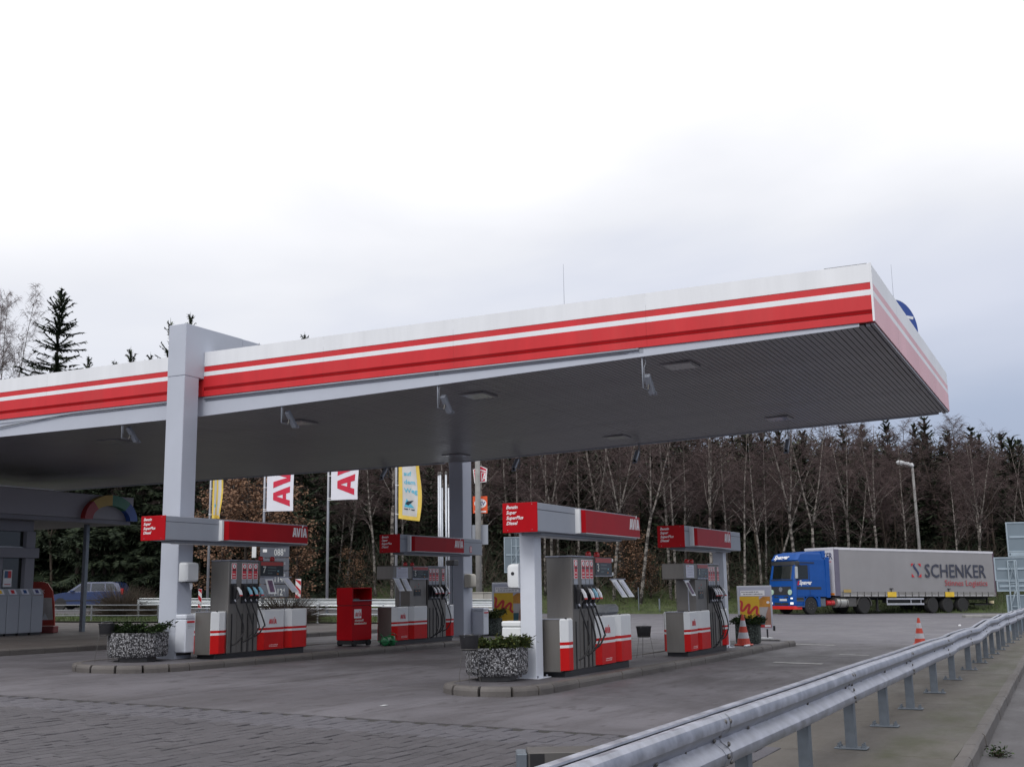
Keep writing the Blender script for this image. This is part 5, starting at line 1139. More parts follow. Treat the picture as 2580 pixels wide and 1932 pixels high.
mb = MB(); mb.add([(u, yo + .0, v) for u, v in pts] + [(u, yo + .6, v) for u, v in pts] + [(u, yo + .0, v) for u, v in [(dx_ + (a - dx_) * .92, .54 + (b - .54) * .92) for a, b in pts]], [(i, i + 1, len(pts) + i + 1, len(pts) + i) for i in range(len(pts) - 1)] + [(i, i + 1, 2 * len(pts) + i + 1, 2 * len(pts) + i) for i in range(len(pts) - 1)]); mb.build('mudguard', DSTEEL, tk)
MB().box(cx0 + .6, .75, .75, tpos(2200), CW - .75, .98).build('frame', CHAS, tk)
fa = tpos(2073); MB().bbox(fa, yo + .08, .46, fa + .42, yo + .5, .98, .03).build('battery_box', GALVP, tk)
for k in (0, 1): MB().cyl((tpos(2089) + .04 + k * .34, yo + .25, .68), (tpos(2089) + .34 + k * .34, yo + .25, .68), .16, n=14).build('air_tank', LETR if k == 0 else M('tank_red', (.5, .04, .04), .4), tk)
ta, tb = tpos(2114), tpos(2141)
MB().cyl((ta, yo + .36, .72), (tb, yo + .36, .72), .34, n=22).build('fuel_tank', M('aluminium_tank', (.5, .5, .47), .35, metal=.6, var=.15), tk)
for xx in (ta + .24, tb - .12): MB().cyl((xx, yo + .36, .72), (xx + .05, yo + .36, .72), .352, n=22).build('tank_strap', DSTEEL, tk)
MB().bbox(tb + .06, yo + .06, .44, tpos(2163), yo + .5, 1.0, .03).build('side_box', DSTEEL, tk)
MB().bbox(fa + .1, yo + .6, 1.0, tpos(2200), CW - .6, 1.12, .02).build('fifth_wheel', CHAS, tk)
# ------------------------------------------------------------------ blue estate car on the access road
cpos = gx, gy = dirn(226, 69); t = empty('estate_car', (gx, gy, G(gx, gy) + .18)); vdir = Vector((-HR.x, -HR.y, 0))   # nose to the left
t.rotation_euler = (0, 0, math.atan2(-vdir.y, -vdir.x)); tag(t, 'dark blue estate car with lit headlight driving left behind the railing', 'car')
# local +x = right in the picture (rear), nose at -x ; near side is -y
CB = M('car_blue', (.016, .032, .10), .25, var=.06, coat=.6); Lc = 4.55; Wc = 1.74
body = [(-2.27, .42), (-2.26, .70), (-2.10, .84), (-1.35, 1.00), (-.95, 1.04), (1.9, 1.06), (2.2, .98), (2.28, .7), (2.25, .38), (1.9, .28), (-1.9, .26)]
def sect(poly, y0, y1, ins): return None
mb = MB(); 
rr_ = [[(x, y, z) for x, z in body] for y in (0,)]
ringsY = [(0.0, .06), (.06, 0), (Wc - .06, 0), (Wc, .06)]
mb.loft([[(x * (1 - i_ * .25), y, .65 + (z - .65) * (1 - i_ * 1.2)) for x, z in body] for y, i_ in ringsY]); o = mb.build('body', CB, t, (0, -Wc / 2, 0)); autosmooth(o, 50)
green = [(-1.02, 1.02), (-.35, 1.50), (.1, 1.60), (1.55, 1.60), (1.95, 1.50), (2.18, 1.02)]
mb = MB(); mb.loft([[(x, y, z) for x, z in green] if i_ == 0 else [(x * .97, y, 1.02 + (z - 1.02) * 1.0) for x, z in green] for y, i_ in ((0.04, 0), (Wc - .04, 0))])
# lean the glasshouse inwards
for i, v in enumerate(mb.v): mb.v[i] = (v[0], (v[1] - Wc / 2) * (1 - .16 * (v[2] - 1.02) / .55) + Wc / 2, v[2])
mb.build('cabin', CB, t, (0, -Wc / 2, 0))
def cwin(nm, poly, mat=DGLASS, e=.006):
    mb = MB(); V = [(x, (-Wc / 2 + .04) * (1 - .16 * (z - 1.02) / .55) - e, z) for x, z in poly]; mb.add(V, [tuple(range(len(V)))]); return mb.build(nm, mat, t)
cwin('side_window', [(-.72, 1.08), (-.26, 1.44), (.12, 1.52), (.30, 1.52), (.30, 1.08)], M('sky_glass', (.012, .02, .035), .12, var=0, spec=.5)); cwin('side_window', [(.38, 1.08), (.38, 1.52), (1.12, 1.52), (1.16, 1.08)], MATS['sky_glass']); cwin('side_window', [(1.24, 1.10), (1.20, 1.52), (1.62, 1.50), (1.95, 1.10)], MATS['sky_glass'])
mb = MB(); mb.add([(-1.0, -.68, 1.05), (-.38, -.60, 1.49), (-.38, .60, 1.49), (-1.0, .68, 1.05)], [(0, 1, 2, 3)]); mb.build('windscreen', MATS['sky_glass'], t, (-.012, 0, .012))
MB().bbox(-2.25, -Wc / 2 - .01, .72, -1.98, -Wc / 2 + .25, .87, .03).build('headlight', M('lit_lamp', (.8, .9, 1), .1, var=0, emis=((.8, .93, 1), 2.2)), t)
MB().bbox(2.12, -Wc / 2 - .008, .85, 2.27, -Wc / 2 + .2, 1.2, .02).build('tail_lamp', LAMPR, t)
MB().bbox(-.80, -Wc / 2 - .16, 1.02, -.60, -Wc / 2 - .02, 1.16, .03).build('mirror', CB, t)
MB().bbox(-1.2, -Wc / 2 - .012, .50, 1.2, -Wc / 2 + .02, .58, .01).build('side_moulding', BLACKP, t)
for x in (-1.38, 1.32):
    for s in (-1, 1): wheel(t, x, s * (Wc / 2 - .10), .31, .2, s, RIMD, .03)
    pts = [(x + .37 * math.cos(math.radians(q_)), .33 + .37 * math.sin(math.radians(q_))) for q_ in range(0, 181, 15)]
    mb = MB(); mb.add([(u, -Wc / 2 - .004, v) for u, v in pts], [tuple(range(len(pts)))]); mb.build('wheel_well', BLACK, t)
# ------------------------------------------------------------------ railing and second guard rail behind the islands
def barrier(name_, pts_px, d, dz, hts, posth, pr, rr_, lab, cat, mat, kind='tube', step=1.75, jit=0.0):
    P = [];
    x0, y0 = dirn(pts_px[0], d[0]); x1, y1 = dirn(pts_px[1], d[1]); A = Vector((x0, y0, 0)); B = Vector((x1, y1, 0)); L_ = (B - A).length; t_ = (B - A) / L_
    t = empty(name_, (x0, y0, G(x0, y0) + dz)); tag(t, lab, cat); O = Vector(t.location); n = int(L_ / step); rg = random.Random(int(d[0]))
    def pt(s, h, off=0): p = A + t_ * s; nn = Vector((-t_.y, t_.x, 0)); p = p + nn * off; return (p.x - O.x, p.y - O.y, G(p.x, p.y) + dz + h - O.z)
    for i in range(n + 1):
        s = i * step; mb = MB(); mb.tube([pt(s, 0), pt(s, posth)], pr, 8); mb.build('post', mat, t)
        if kind == 'tube': MB().tube([pt(s, 0), pt(s + .0, .02)], pr * 2, 8).build('foot', mat, t)
    for h in hts:
        if kind == 'tube':
            k = 0
            while k < n:
                m_ = min(n, k + 3); sag = rg.uniform(-.05, .02) if h < .3 and rg.random() < .4 else 0
                mb = MB(); mb.tube([pt(k * step, h + (sag if jit else 0), .03), pt((k + m_) / 2 * step, h + sag * .3, .03), pt(m_ * step, h, .03)], rr_, 8); mb.build('rail', mat, t, smooth=True); k = m_
        else:
            k = 0
            while k < n:
                m_ = min(n, k + 2); mb = MB(); R = []
                for s in (k * step, m_ * step):
                    R.append([pt(s, h - b, .07 + a) for a, b in WPF] + [pt(s, h - b, .066 + a) for a, b in WPF[::-1]])
                mb.loft(R); mb.build('beam', mat, t); k = m_
    return t
RAILM = M('railing_grey', (.25, .26, .28), .5, metal=.4, var=.15, scale=3); RAILW = M('bright_galvanised', (.62, .65, .68), .4, metal=.4, var=.12, scale=3)
barrier('railing', (60, 420), (46.6, 48.2), .16, (.64, .44, .22), .66, .030, .022, 'dented three bar pipe railing in front of the blue car', 'railing', RAILM, step=2.6, jit=1)
barrier('railing', (470, 1345), (46.0, 46.2), .16, (.74, .55, .34), .74, .030, .028, 'bright three bar pipe railing behind the pumps of the left island', 'railing', RAILW, step=2.6)
barrier('guard_rail', (350, 1340), (52.0, 52.5), .18, (.86,), .80, .05, .03, 'galvanised guard rail on the verge behind the pipe railing', 'guard rail', RAILW, kind='w', step=2.0)
# striped delineator posts
STR = None
def striped(px, py0, py1, d, wd, lab):
    P = at(px, py1, d); Q = at(px, py0, d); h = Q.z - P.z; gx, gy = P.x, P.y; base = G(gx, gy) + .15
    t = empty('striped_post', (gx, gy, base), YAW - math.pi / 2); tag(t, lab, 'striped post', 'red and white striped posts at the railing')
    MB().box(-.03, .012, 0, .03, .04, Q.z - base - .1).build('stake', GALVP, t)
    z0 = P.z - base; b = MB().bbox(-wd / 2, -.01, z0, wd / 2, .01, Q.z - base, .004).build('board', LETW, t)
    mb = MB(); k = 0; zz = z0 - wd; st = .18
    while zz < Q.z - base:
        poly = [(-wd / 2 + .004, zz + wd), (wd / 2 - .004, zz), (wd / 2 - .004, zz + st), (-wd / 2 + .004, zz + wd + st)]
        poly = [(a, min(max(b_, z0 + .01), Q.z - base - .01)) for a, b_ in poly]
        if max(p[1] for p in poly) - min(p[1] for p in poly) > .05: mb.prism(poly, -.0125, -.0105, 'y')
        zz += st * 2
    mb.build('stripes', LETR, b)
striped(751, 1458, 1507, 46.5, .22, 'wide red and white striped board rising behind pump 7'); striped(503, 1483, 1532, 47, .14, 'narrow red and white striped post right of the big grey column')
# ------------------------------------------------------------------ flag poles and flags
FLW = M('flag_white', (.78, .78, .86), .7, var=.03); FLR = M('flag_red', (.62, .02, .06), .7, var=.03); FLY = M('flag_yellow', (.78, .56, .10), .7, var=.08, scale=3); FLB = M('flag_light_blue', (.10, .48, .66), .7, var=.05); FLK = M('flag_black', (.02, .03, .05), .7, var=0); FLG = M('flag_cream', (.60, .60, .60), .7, var=.06, scale=2)
VR = Vector((HR.x, HR.y, 0))      # to the right in the picture
def pole(px, d, h, lab, r=.075):
    x, y = dirn(px, d); t = empty('flag_pole', (x, y, G(x, y) + .1)); tag(t, lab, 'flag pole', 'flag poles behind the left island')
    MB().tube([(0, 0, 0), (0, 0, h * .5), (0, 0, h)], [r, r * .85, r * .6], 12).build('shaft', M('pole_grey', (.36, .37, .41), .4, metal=.4, var=.08), t, smooth=True)
    MB().cyl((0, 0, 0), (0, 0, .18), r * 1.6, n=12).build('collar', GALVP, t); MB().lathe([(.001, h), (r * .9, h + .02), (r * .9, h + .08), (.001, h + .12)], 10).build('finial', GALV, t)
    return t
def flag(px, d, pybot, wdt, hgt, lab, style, amp, fold=1.0, slant=0.0, ang=0.0):
    """vertical banner: u across 0..1 (from the pole), v up 0..1"""
    x, y = dirn(px, d); Pb = at(px, pybot, d); z0 = Pb.z
    vr = Vector((math.cos(ang) * VR.x - math.sin(ang) * VR.y, math.sin(ang) * VR.x + math.cos(ang) * VR.y, 0)); dp = Vector((-vr.y, vr.x, 0))
    def W(u, v, e=0.0):
        uu = u * wdt * fold; ph = 5.2 * v + style * 1.7
        off = amp * (math.sin(3.0 * u * 2 + ph) * u + .35 * math.sin(9 * v + 4 * u) * u)
        sx = -amp * .5 * u * (1 + math.sin(6.5 * v + style)) * .9
        p = vr * (.10 + uu + sx) + dp * (off + e) ; return (p.x, p.y, z0 + v * hgt + slant * u * wdt - amp * .25 * u * math.sin(v * 8))
    t = empty('flag', (x, y, 0)); tag(t, lab, 'flag', 'banners on the flag poles')
    def clothpart(nm, quads, mat, e, n=5, par=None):
        mb = MB()
        for q in quads:
            for i in range(n):
                for j in range(n):
                    V = []
                    for (a, b) in ((i, j), (i + 1, j), (i + 1, j + 1), (i, j + 1)):
                        a /= n; b /= n; p = [(1 - a) * (1 - b) * q[0][k] + a * (1 - b) * q[1][k] + a * b * q[2][k] + (1 - a) * b * q[3][k] for k in (0, 1)]; V.append(W(p[0], p[1], e))
                    for s_ in ((e, 1),): mb.add(V, [(0, 1, 2, 3)])
                    if e: mb.add([tuple(Vector(v) + dp * (-2 * e)) for v in V], [(3, 2, 1, 0)])
        return mb.build(nm, mat, par or t, smooth=True)
    sheet_q = [[(i / 3, j / 6), ((i + 1) / 3, j / 6), ((i + 1) / 3, (j + 1) / 6), (i / 3, (j + 1) / 6)] for i in range(3) for j in range(6)]
    cl = clothpart('cloth', sheet_q, FLW if style < 2 else (FLG if style == 3 else FLG), 0.0)
    if style < 2:
        # word mark reading upwards: letter axis along v, letter tops towards the pole (u = 0)
        qs = []; hh = .64; sv = 1.62 * wdt / hgt
        for q in MARK:
            if len(q) == 4: qs.append([(.88 - b * hh, .055 + a * sv) for a, b in q])
        clothpart('word_mark', qs, FLR, .012, 4, cl)
    else:
        clothpart('border', [[(0, 0), (.17, 0), (.17, 1), (0, 1)], [(.84, 0), (1, 0), (1, 1), (.84, 1)], [(.17, 0), (.84, 0), (.84, .05), (.17, .05)]], FLY, .010, 10, cl)
        if style == 3: 
            clothpart('triangle', [[(.24, .155), (.70, .155), (.36, .25), (.33, .255)]], FLB, .013, 4, cl)
            clothpart('road_mark', [[(.28, .19), (.42, .18), (.66, .245), (.36, .225)]], FLK, .016, 3, cl)
            for s, v0, col, sz in (('Weg', .33, FLB, .30), ('dem', .43, FLB, .30), ('auf', .53, FLB, .30), ('rast & rest', .125, FLK, .11)):
                me = text_mesh(s, size=sz, bold=.006, ext=.0)
                for v_ in me.vertices: v_.co = Vector(W(.24 + v_.co.x / wdt * 1.22, v0 + v_.co.y / hgt * 1.05 - .0, .015 if dp.dot(HF) < 0 else -.015))
                me.materials.append(col); inst('banner_lettering', me, cl)
        else:
            clothpart('fold_stripe', [[(.40, 0), (.55, 0), (.50, 1), (.36, 1)]], FLY, .012, 8, cl)
            clothpart('small_emblem', [[(.28, .16), (.42, .16), (.42, .20), (.28, .20)]], FLB, .016, 2, cl)
    # clips
    for v in ((.0, .02, .28, .5) if style < 2 else (.05, .4)):
        a = Vector(W(0, v)); MB().tube([(0 - .08 * vr.x, 0 - .08 * vr.y, a.z + .03), (a.x * .5, a.y * .5, a.z), (a.x, a.y, a.z + .02)], .018, 5).build('clip', LETW, t)
pole(523, 61, 10.6, 'leftmost flag pole, with the folded yellow banner'); pole(661, 60, 10.6, 'second flag pole from the left, with a white banner'); pole(824, 60, 10.6, 'third flag pole, standing free between pump 7 and the red cabinet'); pole(998, 60, 10.8, 'rightmost flag pole, with the yellow bordered banner')
flag(523, 60.8, 1306, 1.3, 3.9, 'narrow folded yellow and white banner beside the big grey column', 2, .18, .42, 0, .25)
flag(662, 59.8, 1288, 1.42, 4.4, 'white banner with upright red letters on the second flag pole', 0, .05, 1.0, .0)
flag(826, 59.8, 1260, 1.50, 4.5, 'wind blown white banner with red letters on the third flag pole', 1, .14, 1.0, .02)
flag(999, 59.8, 1306, 1.22, 4.3, 'yellow bordered banner reading auf dem Weg', 3, .20, 1.0, -.14)
# ------------------------------------------------------------------ vent pipes
x, y = dirn(1120, 40); t = empty('vent_pipes', (x, y, G(x, y) + .13)); tag(t, 'cluster of tall white tank vent pipes behind pump 5', 'vent pipes'); PIPEM = M('pipe_white', (.66, .70, .76), .35, metal=.2, var=.06)
O = Vector(t.location)
for px, pt_, r in ((1105, 1197, .030), (1109.5, 1196, .030), (1114, 1228, .026), (1123.5, 1195, .032), (1130, 1228, .028), (1139, 1225, .030)):
    P = at(px, pt_, 40 + random.uniform(-.12, .12)); q = MB().tube([(P.x - O.x, P.y - O.y, 0), (P.x - O.x, P.y - O.y, P.z - O.z)], r, 10).build('pipe', PIPEM, t, smooth=True)
    MB().lathe([(r * 1.25, 0), (r * 1.3, .03), (r * 1.2, .09), (r * .6, .11)], 10, 0, (P.x - O.x, P.y - O.y, P.z - O.z)).build('vent_cap', DSTEEL, q)
for zz in (.9, 2.6): a = at(1103, 1500, 39.9); b = at(1141, 1500, 39.9); MB().tube([(a.x - O.x, a.y - O.y, zz), (b.x - O.x, b.y - O.y, zz)], .02, 6).build('clamp_bar', PIPEM, t)
t = empty('floodlight', tuple(at(1140, 1500, 34))); t.location.z = G(t.location.x, t.location.y) + .13; tag(t, 'small grey floodlight on a thin post beside the rear column', 'floodlight')
MB().tube([(0, 0, 0), (0, 0, 2.1)], .018, 8).build('post', GALVP, t); MB().bbox(-.16, -.14, 2.08, .16, .14, 2.24, .03).build('head', DSTEEL, t)
# ------------------------------------------------------------------ concrete sign post with card signs
x, y = dirn(1206.5, 58); ZB_ = G(x, y) + .15; post = MB().tube([(0, 0, 0), (0, 0, 4.5), (0, 0, 9.6)], [.16, .145, .12], 14).build('concrete_post', CONC, loc=(x, y, ZB_), smooth=True); tag(post, 'round concrete mast carrying the card signs behind the rear column', 'mast')
rz = YAW - math.pi / 2
def msign(nm, py0, py1, off, lab, cat='sign'):
    P1 = at(1210, py0, 58.25); P0_ = at(1210, py1, 58.25); t = empty(nm, (P0_.x, P0_.y, P0_.z), rz); tag(t, lab, cat); return t, P1.z - P0_.z
t, h = msign('card_sign', 1173, 1217, 0, 'white and red pentagonal card sign, topmost on the concrete mast'); wd = .37
pent = [(-wd * .8, 0), (wd * .86, .06), (wd, h * .82), (.04, h), (-wd, h * .78)]
b = MB().prism(pent, -.02, .02, 'y').build('panel', LETW, t); ins = [(a * .86, .045 + c * .90) for a, c in pent]; MB().prism(ins, -.024, -.0205, 'y').build('red_field', FLR, b)
mb = MB(); mb.prism([(-.30, h * .66), (-.02, h * .80), (.30, h * .70), (.30, h * .64), (.07, h * .70), (-.02, h * .72), (-.28, h * .60)], -.028, -.0245, 'y'); mb.box(-.24, -.028, .08, -.19, -.0245, h * .56); mb.box(.05, -.028, .10, .09, -.0245, h * .62); mb.box(.24, -.028, .10, .28, -.0245, h * .62); mb.box(.09, -.028, h * .58, .24, -.0245, h * .62); mb.build('white_lines', LETW, b)
put_text('A', b, (.105, -.028, .14), size=.50, bold=.012, mat=LETW, ext=.002, xs=.7)
t, h = msign('card_sign', 1250, 1293, 0, 'orange square card sign with white oval and blue letters, middle of the mast'); wd = .37; OR_ = M('sign_orange', (.78, .10, .02), .4, var=.03)
b = MB().bbox(-wd, -.02, 0, wd, .02, h, .008).build('panel', OR_, t); n = 28
MB().prism([(.01 + .31 * math.cos(6.283 * i / n), h * .58 + .235 * math.sin(6.283 * i / n)) for i in range(n)], -.026, -.021, 'y').build('white_oval', LETW, b)
put_text('DKV', b, (-.235, -.030, h * .47), size=.27, bold=.008, shear=.2, mat=M('sign_violet', (.05, .05, .22), .4, var=0), ext=.002, xs=.85); MB().box(-.28, -.025, .05, .30, -.021, .13).build('lower_strip', LETW, b)
t, h = msign('rear_sign', 1322, 1364, 0, 'plain grey sign back, lowest on the concrete mast'); MB().bbox(-.40, -.02, -.15, .40, .02, h, .006).build('panel', GREYP, t)
# concrete wall behind the left poster
P0_, P1_ = at(1150, 1500, 55), at(1345, 1500, 57); t = empty('concrete_wall', (P0_.x, P0_.y, G(P0_.x, P0_.y) + .1), math.atan2(P1_.y - P0_.y, P1_.x - P0_.x)); tag(t, 'low stained concrete wall behind the left poster stand', 'wall'); Lw = (P1_ - P0_).length
for k in range(3): MB().bbox(Lw * k / 3 + .01, -.1, 0, Lw * (k + 1) / 3 - .01, .1, 1.17, .01).build('wall_panel', M('pale_concrete', (.42, .40, .37), .85, var=.15, scale=1.2, dirt=.6, dirtcol=(.15, .14, .12), stretch=(1, 1, .2)), t)
MB().bbox(-.02, -.13, 1.172, Lw, .13, 1.22, .01).build('coping', MATS['pale_concrete'], t)
# lattice sign stand far behind the slim column (blue grey back panel)
def lattice(px, d, rz, lab, panels, hgt, w_=.55):
    x, y = dirn(px, d); t = empty('sign_gantry', (x, y, G(x, y) + (.15 if px < 1400 else 0)), rz); tag(t, lab, 'sign', 'rear sides of large road signs on lattice posts')
    T = M('lattice_steel', (.42, .50, .55), .4, metal=.5, var=.1); r = .028
    for (a, b) in ((-w_ / 2, 0), (w_ / 2, 0), (0, -w_ * .7)): MB().tube([(a, b, -.2), (a, b, hgt)], r, 6).build('chord', T, t)
    n = int(hgt / .9)
    for i in range(n):
        z0, z1 = i * .9, (i + 1) * .9; mb = MB(); s = 1 if i % 2 else -1
        mb.tube([(-w_ / 2 * s, 0, z0), (w_ / 2 * s, 0, z1)], .014, 5); mb.tube([(-w_ / 2 * s, 0, z0), (0, -w_ * .7, z1)], .014, 5); mb.tube([(w_ / 2 * s, 0, z0), (0, -w_ * .7, z1)], .014, 5); mb.tube([(-w_ / 2, 0, z1), (w_ / 2, 0, z1)], .014, 5); mb.build('lacing', T, t)
    PM = M('sign_back_grey', (.20, .25, .29), .5, metal=.3, var=.06, scale=1)
    for (a, b, z0, z1) in panels:
        MB().bbox(a, .05, z0, b, .075, z1, .006).build('sign_panel', PM, t); 
        mb = MB(); e = .045
        mb.box(a - .005, .02, z0, a + e, .05, z1); mb.box(b - e, .02, z0, b + .005, .05, z1); mb.box(a + e, .02, z0, b - e, .05, z0 + e); mb.box(a + e, .02, z1 - e, b - e, .05, z1); mb.build('panel_frame', T, t)
        MB().box(a + .1, .015, (z0 + z1) / 2 - .04, b - .1, .048, (z0 + z1) / 2 + .04).build('cross_bar', T, t)
    return t
P = at(2552, 1540, 46)
lattice(2556, 46, rz, 'rear side of large road signs on a lattice post at the right edge', [(-.10, 1.15, 3.04, 4.22), (-.10, 1.15, 2.30 + .56, 3.03), (-.70, 1.15, 1.92, 2.84), (-.66, 1.15, 1.50, 1.91), (-.32, .42, -.30, 1.36)], 2.7, .34)
lattice(1302, 62, rz, 'blue grey road sign back on lattice posts far behind the slim white column', [(-.65, .7, 2.2, 4.1)], 4.0, .5)
# ------------------------------------------------------------------ price board behind pump 7
P0_ = at(690, 1505, 50); t = empty('price_board', (P0_.x, P0_.y, G(P0_.x, P0_.y) + .1), rz); tag(t, 'dark grey price board with white digits showing above pump 7', 'price board'); zb = P0_.z - t.location.z; zt = at(690, 1372, 50).z - t.location.z; w2 = 36 / FPX * 50
BG = M('board_grey', (.10, .11, .14), .5, var=.08)
rows = 4; rh = (zt - zb) / rows
for i in range(rows): MB().bbox(-w2, -.05, zb + i * rh + .02, w2, .05, zb + (i + 1) * rh - .01, .008).build('price_panel', BG, t)
for a in (-w2 * .8, w2 * .8): MB().box(a - .05, .02, 0, a + .05, .1, zb).build('post', GALVP, t)
DG = M('price_digit', (.55, .57, .58), .4, var=0)
for i, s, sx, q in ((3, '0.88', -.02, '4'), (1, '114', -.02, '4'), (0, '112', -.02, '4')):
    put_text(s.replace('.', ''), t, (sx, -.056, zb + i * rh + .10), mat=DG, size=.40, bold=.003, ext=.002, xs=.68, name='price_digits'); put_text(q, t, (sx + .42, -.056, zb + i * rh + .24), mat=DG, size=.22, ext=.002, xs=.7, name='price_digits')
MB().box(-w2 + .12, -.058, zb + 3 * rh + .25, -w2 + .3, -.051, zb + 3 * rh + .38).build('arrow', LETW, t)
MB().bbox(-w2 - .36, -.04, zb + 3 * rh + .02, -w2 - .18, .04, zt + .0, .01).build('side_panel', WHITE2, t)
# street lamp on the right
x, y = dirn(2326, 86); t = empty('street_lamp', (x, y, G(x, y) + .3)); tag(t, 'tall concrete street lamp behind the trailer with a white lantern', 'street lamp'); zt = at(2320, 1176, 86).z - t.location.z
MB().tube([(0, 0, 0), (-.02, .04, zt * .5), (-.04, .08, zt)], [.13, .11, .09], 12).build('mast', CONC, t, smooth=True)
lv = -VR; hb = MB(); hb.bbox(-1.2, -.22, -.16, .1, .22, .18, .12); o = hb.build('lantern', WHITE2, t, (-.04, .08, zt + .10), (0, math.radians(14), math.atan2(VR.y, VR.x)))
MB().bbox(-.8, -.17, -.15, -.1, .17, -.09, .02).build('lantern_glass', DSTEEL, o)
# thin posts of the field fence at the lawn
for i, (px, d, h) in enumerate(((1608, 73, 1.5), (1755, 73, 1.7), (1665, 78, 2.2), (870, 79, 2.0), (1660, 72.6, .9), (1912, 74, 1.2))):
    x, y = dirn(px, d); o = MB().tube([(0, 0, 0), (.03, 0, h)], .05 if i != 0 else .03, 6).build('fence_stake', M('old_wood', (.09, .10, .045), .9, var=.2) if i in (2, 3) else GALVP, loc=(x, y, hill_surface(x, y) - .1)); tag(o, ('thin grey stake at the lawn edge seen above pump 3', 'short grey stake left of the far right pump', 'mossy wooden fence stake before the dark trees', 'mossy wooden stake above the red service cabinet', 'low stake on the lawn left of the far pump', 'grey stake on the lawn left of the lorry')[i], 'stake')
# low kerb piece at the far right of the lot
P = at(2500, 1556, 66); o = MB().bbox(-1.6, -.3, 0, 1.9, .3, .16, .02).build('loose_kerb', CONC, loc=(P.x, P.y, G(P.x, P.y)), rot=(0, 0, rz)); tag(o, 'low kerb piece on the lot below the trailer rear', 'kerb')
o = MB().bbox(-.07, -.05, 0, .07, .05, .08, .02).build('paper_scrap', MATS['tissue'], loc=(*dirn(2411, 50), G(*dirn(2411, 50)))); tag(o, 'small white paper scrap on the lot below the trailer', 'litter')
o = MB().bbox(-.06, -.03, 0, .06, .03, .006, .002).build('paper_scrap', M('dull_paper', (.45, .47, .48), .8), loc=(13.6, 8.75, G(13.6, 8.75) + .002)); P = at(1036, 1780, 1); tag(o, 'flat pale scrap on the concrete in front of the islands', 'litter')
# worn road markings
for (x0, y0, x1, y1, lab) in ((25.2, 5.25, 25.5, 6.3, 'worn white paint patch in the lane right of the island, nearer one'), (29.0, 4.9, 29.25, 5.6, 'worn white paint patch in the lane right of the island, farther one'), (33.6, 6.6, 33.9, 7.9, 'faint white paint line near the tip of the right island')):
    o = sheet('paint_mark', [(x0, y0), (x1, y0), (x1, y1), (x0, y1)], .0065, M('worn_paint', (.42, .42, .42), .7, var=.4, scale=6, dirt=.9, dirtcol=(.2, .19, .19)))
# ------------------------------------------------------------------ shop building under the left end of the canopy
YBD = 28.3; zb_ = G(25, 28.3) + .14
bd = empty('shop_building', (20, YBD, zb_)); tag(bd, 'dark shop building at the left edge with a grey fascia, window and rainbow arc', 'building'); OB = Vector(bd.location)
BW = M('building_grey', (.22, .22, .25), .6, var=.06, scale=1); BF = M('fascia_violet_grey', (.30, .29, .32), .55, var=.05, scale=1); INT = M('dark_interior', (.03, .02, .02), .9, var=.3)
def bb(nm, mat, x0, y0, z0, x1, y1, z1, b=.01, par=None): return MB().bbox(x0 - OB.x, y0 - OB.y, z0 - zb_, x1 - OB.x, y1 - OB.y, z1 - zb_, b).build(nm, mat, par or bd)
bb('fascia', BF, 8, 28.30, 3.98, 28.58, 28.48, 4.75); bb('fascia', BF, 28.40, 28.49, 3.98, 28.57, 33, 4.75); bb('roof', DSTEEL, 8, 28.5, 4.55, 28.4, 33, 4.66); bb('roof_cornice', WHITE2, 8, 28.24, 4.76, 25.2, 28.4, 4.80); bb('fascia_underside', BW, 8, 28.32, 3.84, 28.5, 33, 3.975)
bb('wall', BW, 8, 28.9, zb_ + .0, 23.2, 29.1, zb_ + .72); bb('wall_lintel', BW, 8, 28.9, 3.52, 25.1, 29.1, 3.838); bb('corner_post', BW, 24.78, 28.82, zb_, 25.12, 29.12, 3.52); bb('ledge', BW, 8, 28.75, 2.72, 25.22, 29.12, 3.02); bb('mullion', BW, 23.9, 28.88, zb_, 24.02, 29.08, 2.72); bb('mullion', BW, 22.4, 28.88, zb_, 22.5, 29.08, 3.52)
wn = bb('upper_window', M('shop_glass', (.02, .025, .02), .12, var=0, spec=.6), 8, 28.97, 3.03, 24.77, 28.99, 3.51, .002); bb('window_frame', WHITE2, 22.51, 28.93, 3.03, 24.76, 28.965, 3.06, .004, None); bb('lower_window', MATS['shop_glass'], 8, 28.97, zb_ + .72, 24.77, 28.99, 2.715, .002)
bb('back_wall', INT, 8, 32.8, zb_, 25, 33, 4.5); bb('side_wall', BW, 24.9, 29.13, zb_, 25.1, 33, 3.83)
bb('red_display', M('dark_red_display', (.10, .012, .012), .6, var=.3, scale=3), 22.6, 28.93, 2.35, 23.85, 28.962, 2.68); bb('white_poster', PAPER, 23.30, 28.925, 2.5, 23.62, 28.962, 2.70)
st = bb('payment_sticker', LETW, 24.10, 28.92, 1.86, 24.40, 28.965, 2.36, .003); bb('sticker_blue', M('sticker_blue', (.03, .09, .2), .4, var=0), 24.13, 28.912, 2.12, 24.25, 28.919, 2.33, .001); bb('sticker_red', LETR, 24.25, 28.912, 2.12, 24.37, 28.919, 2.33, .001); bb('sticker_line', LETR, 24.14, 28.912, 1.92, 24.36, 28.919, 1.945, .001)
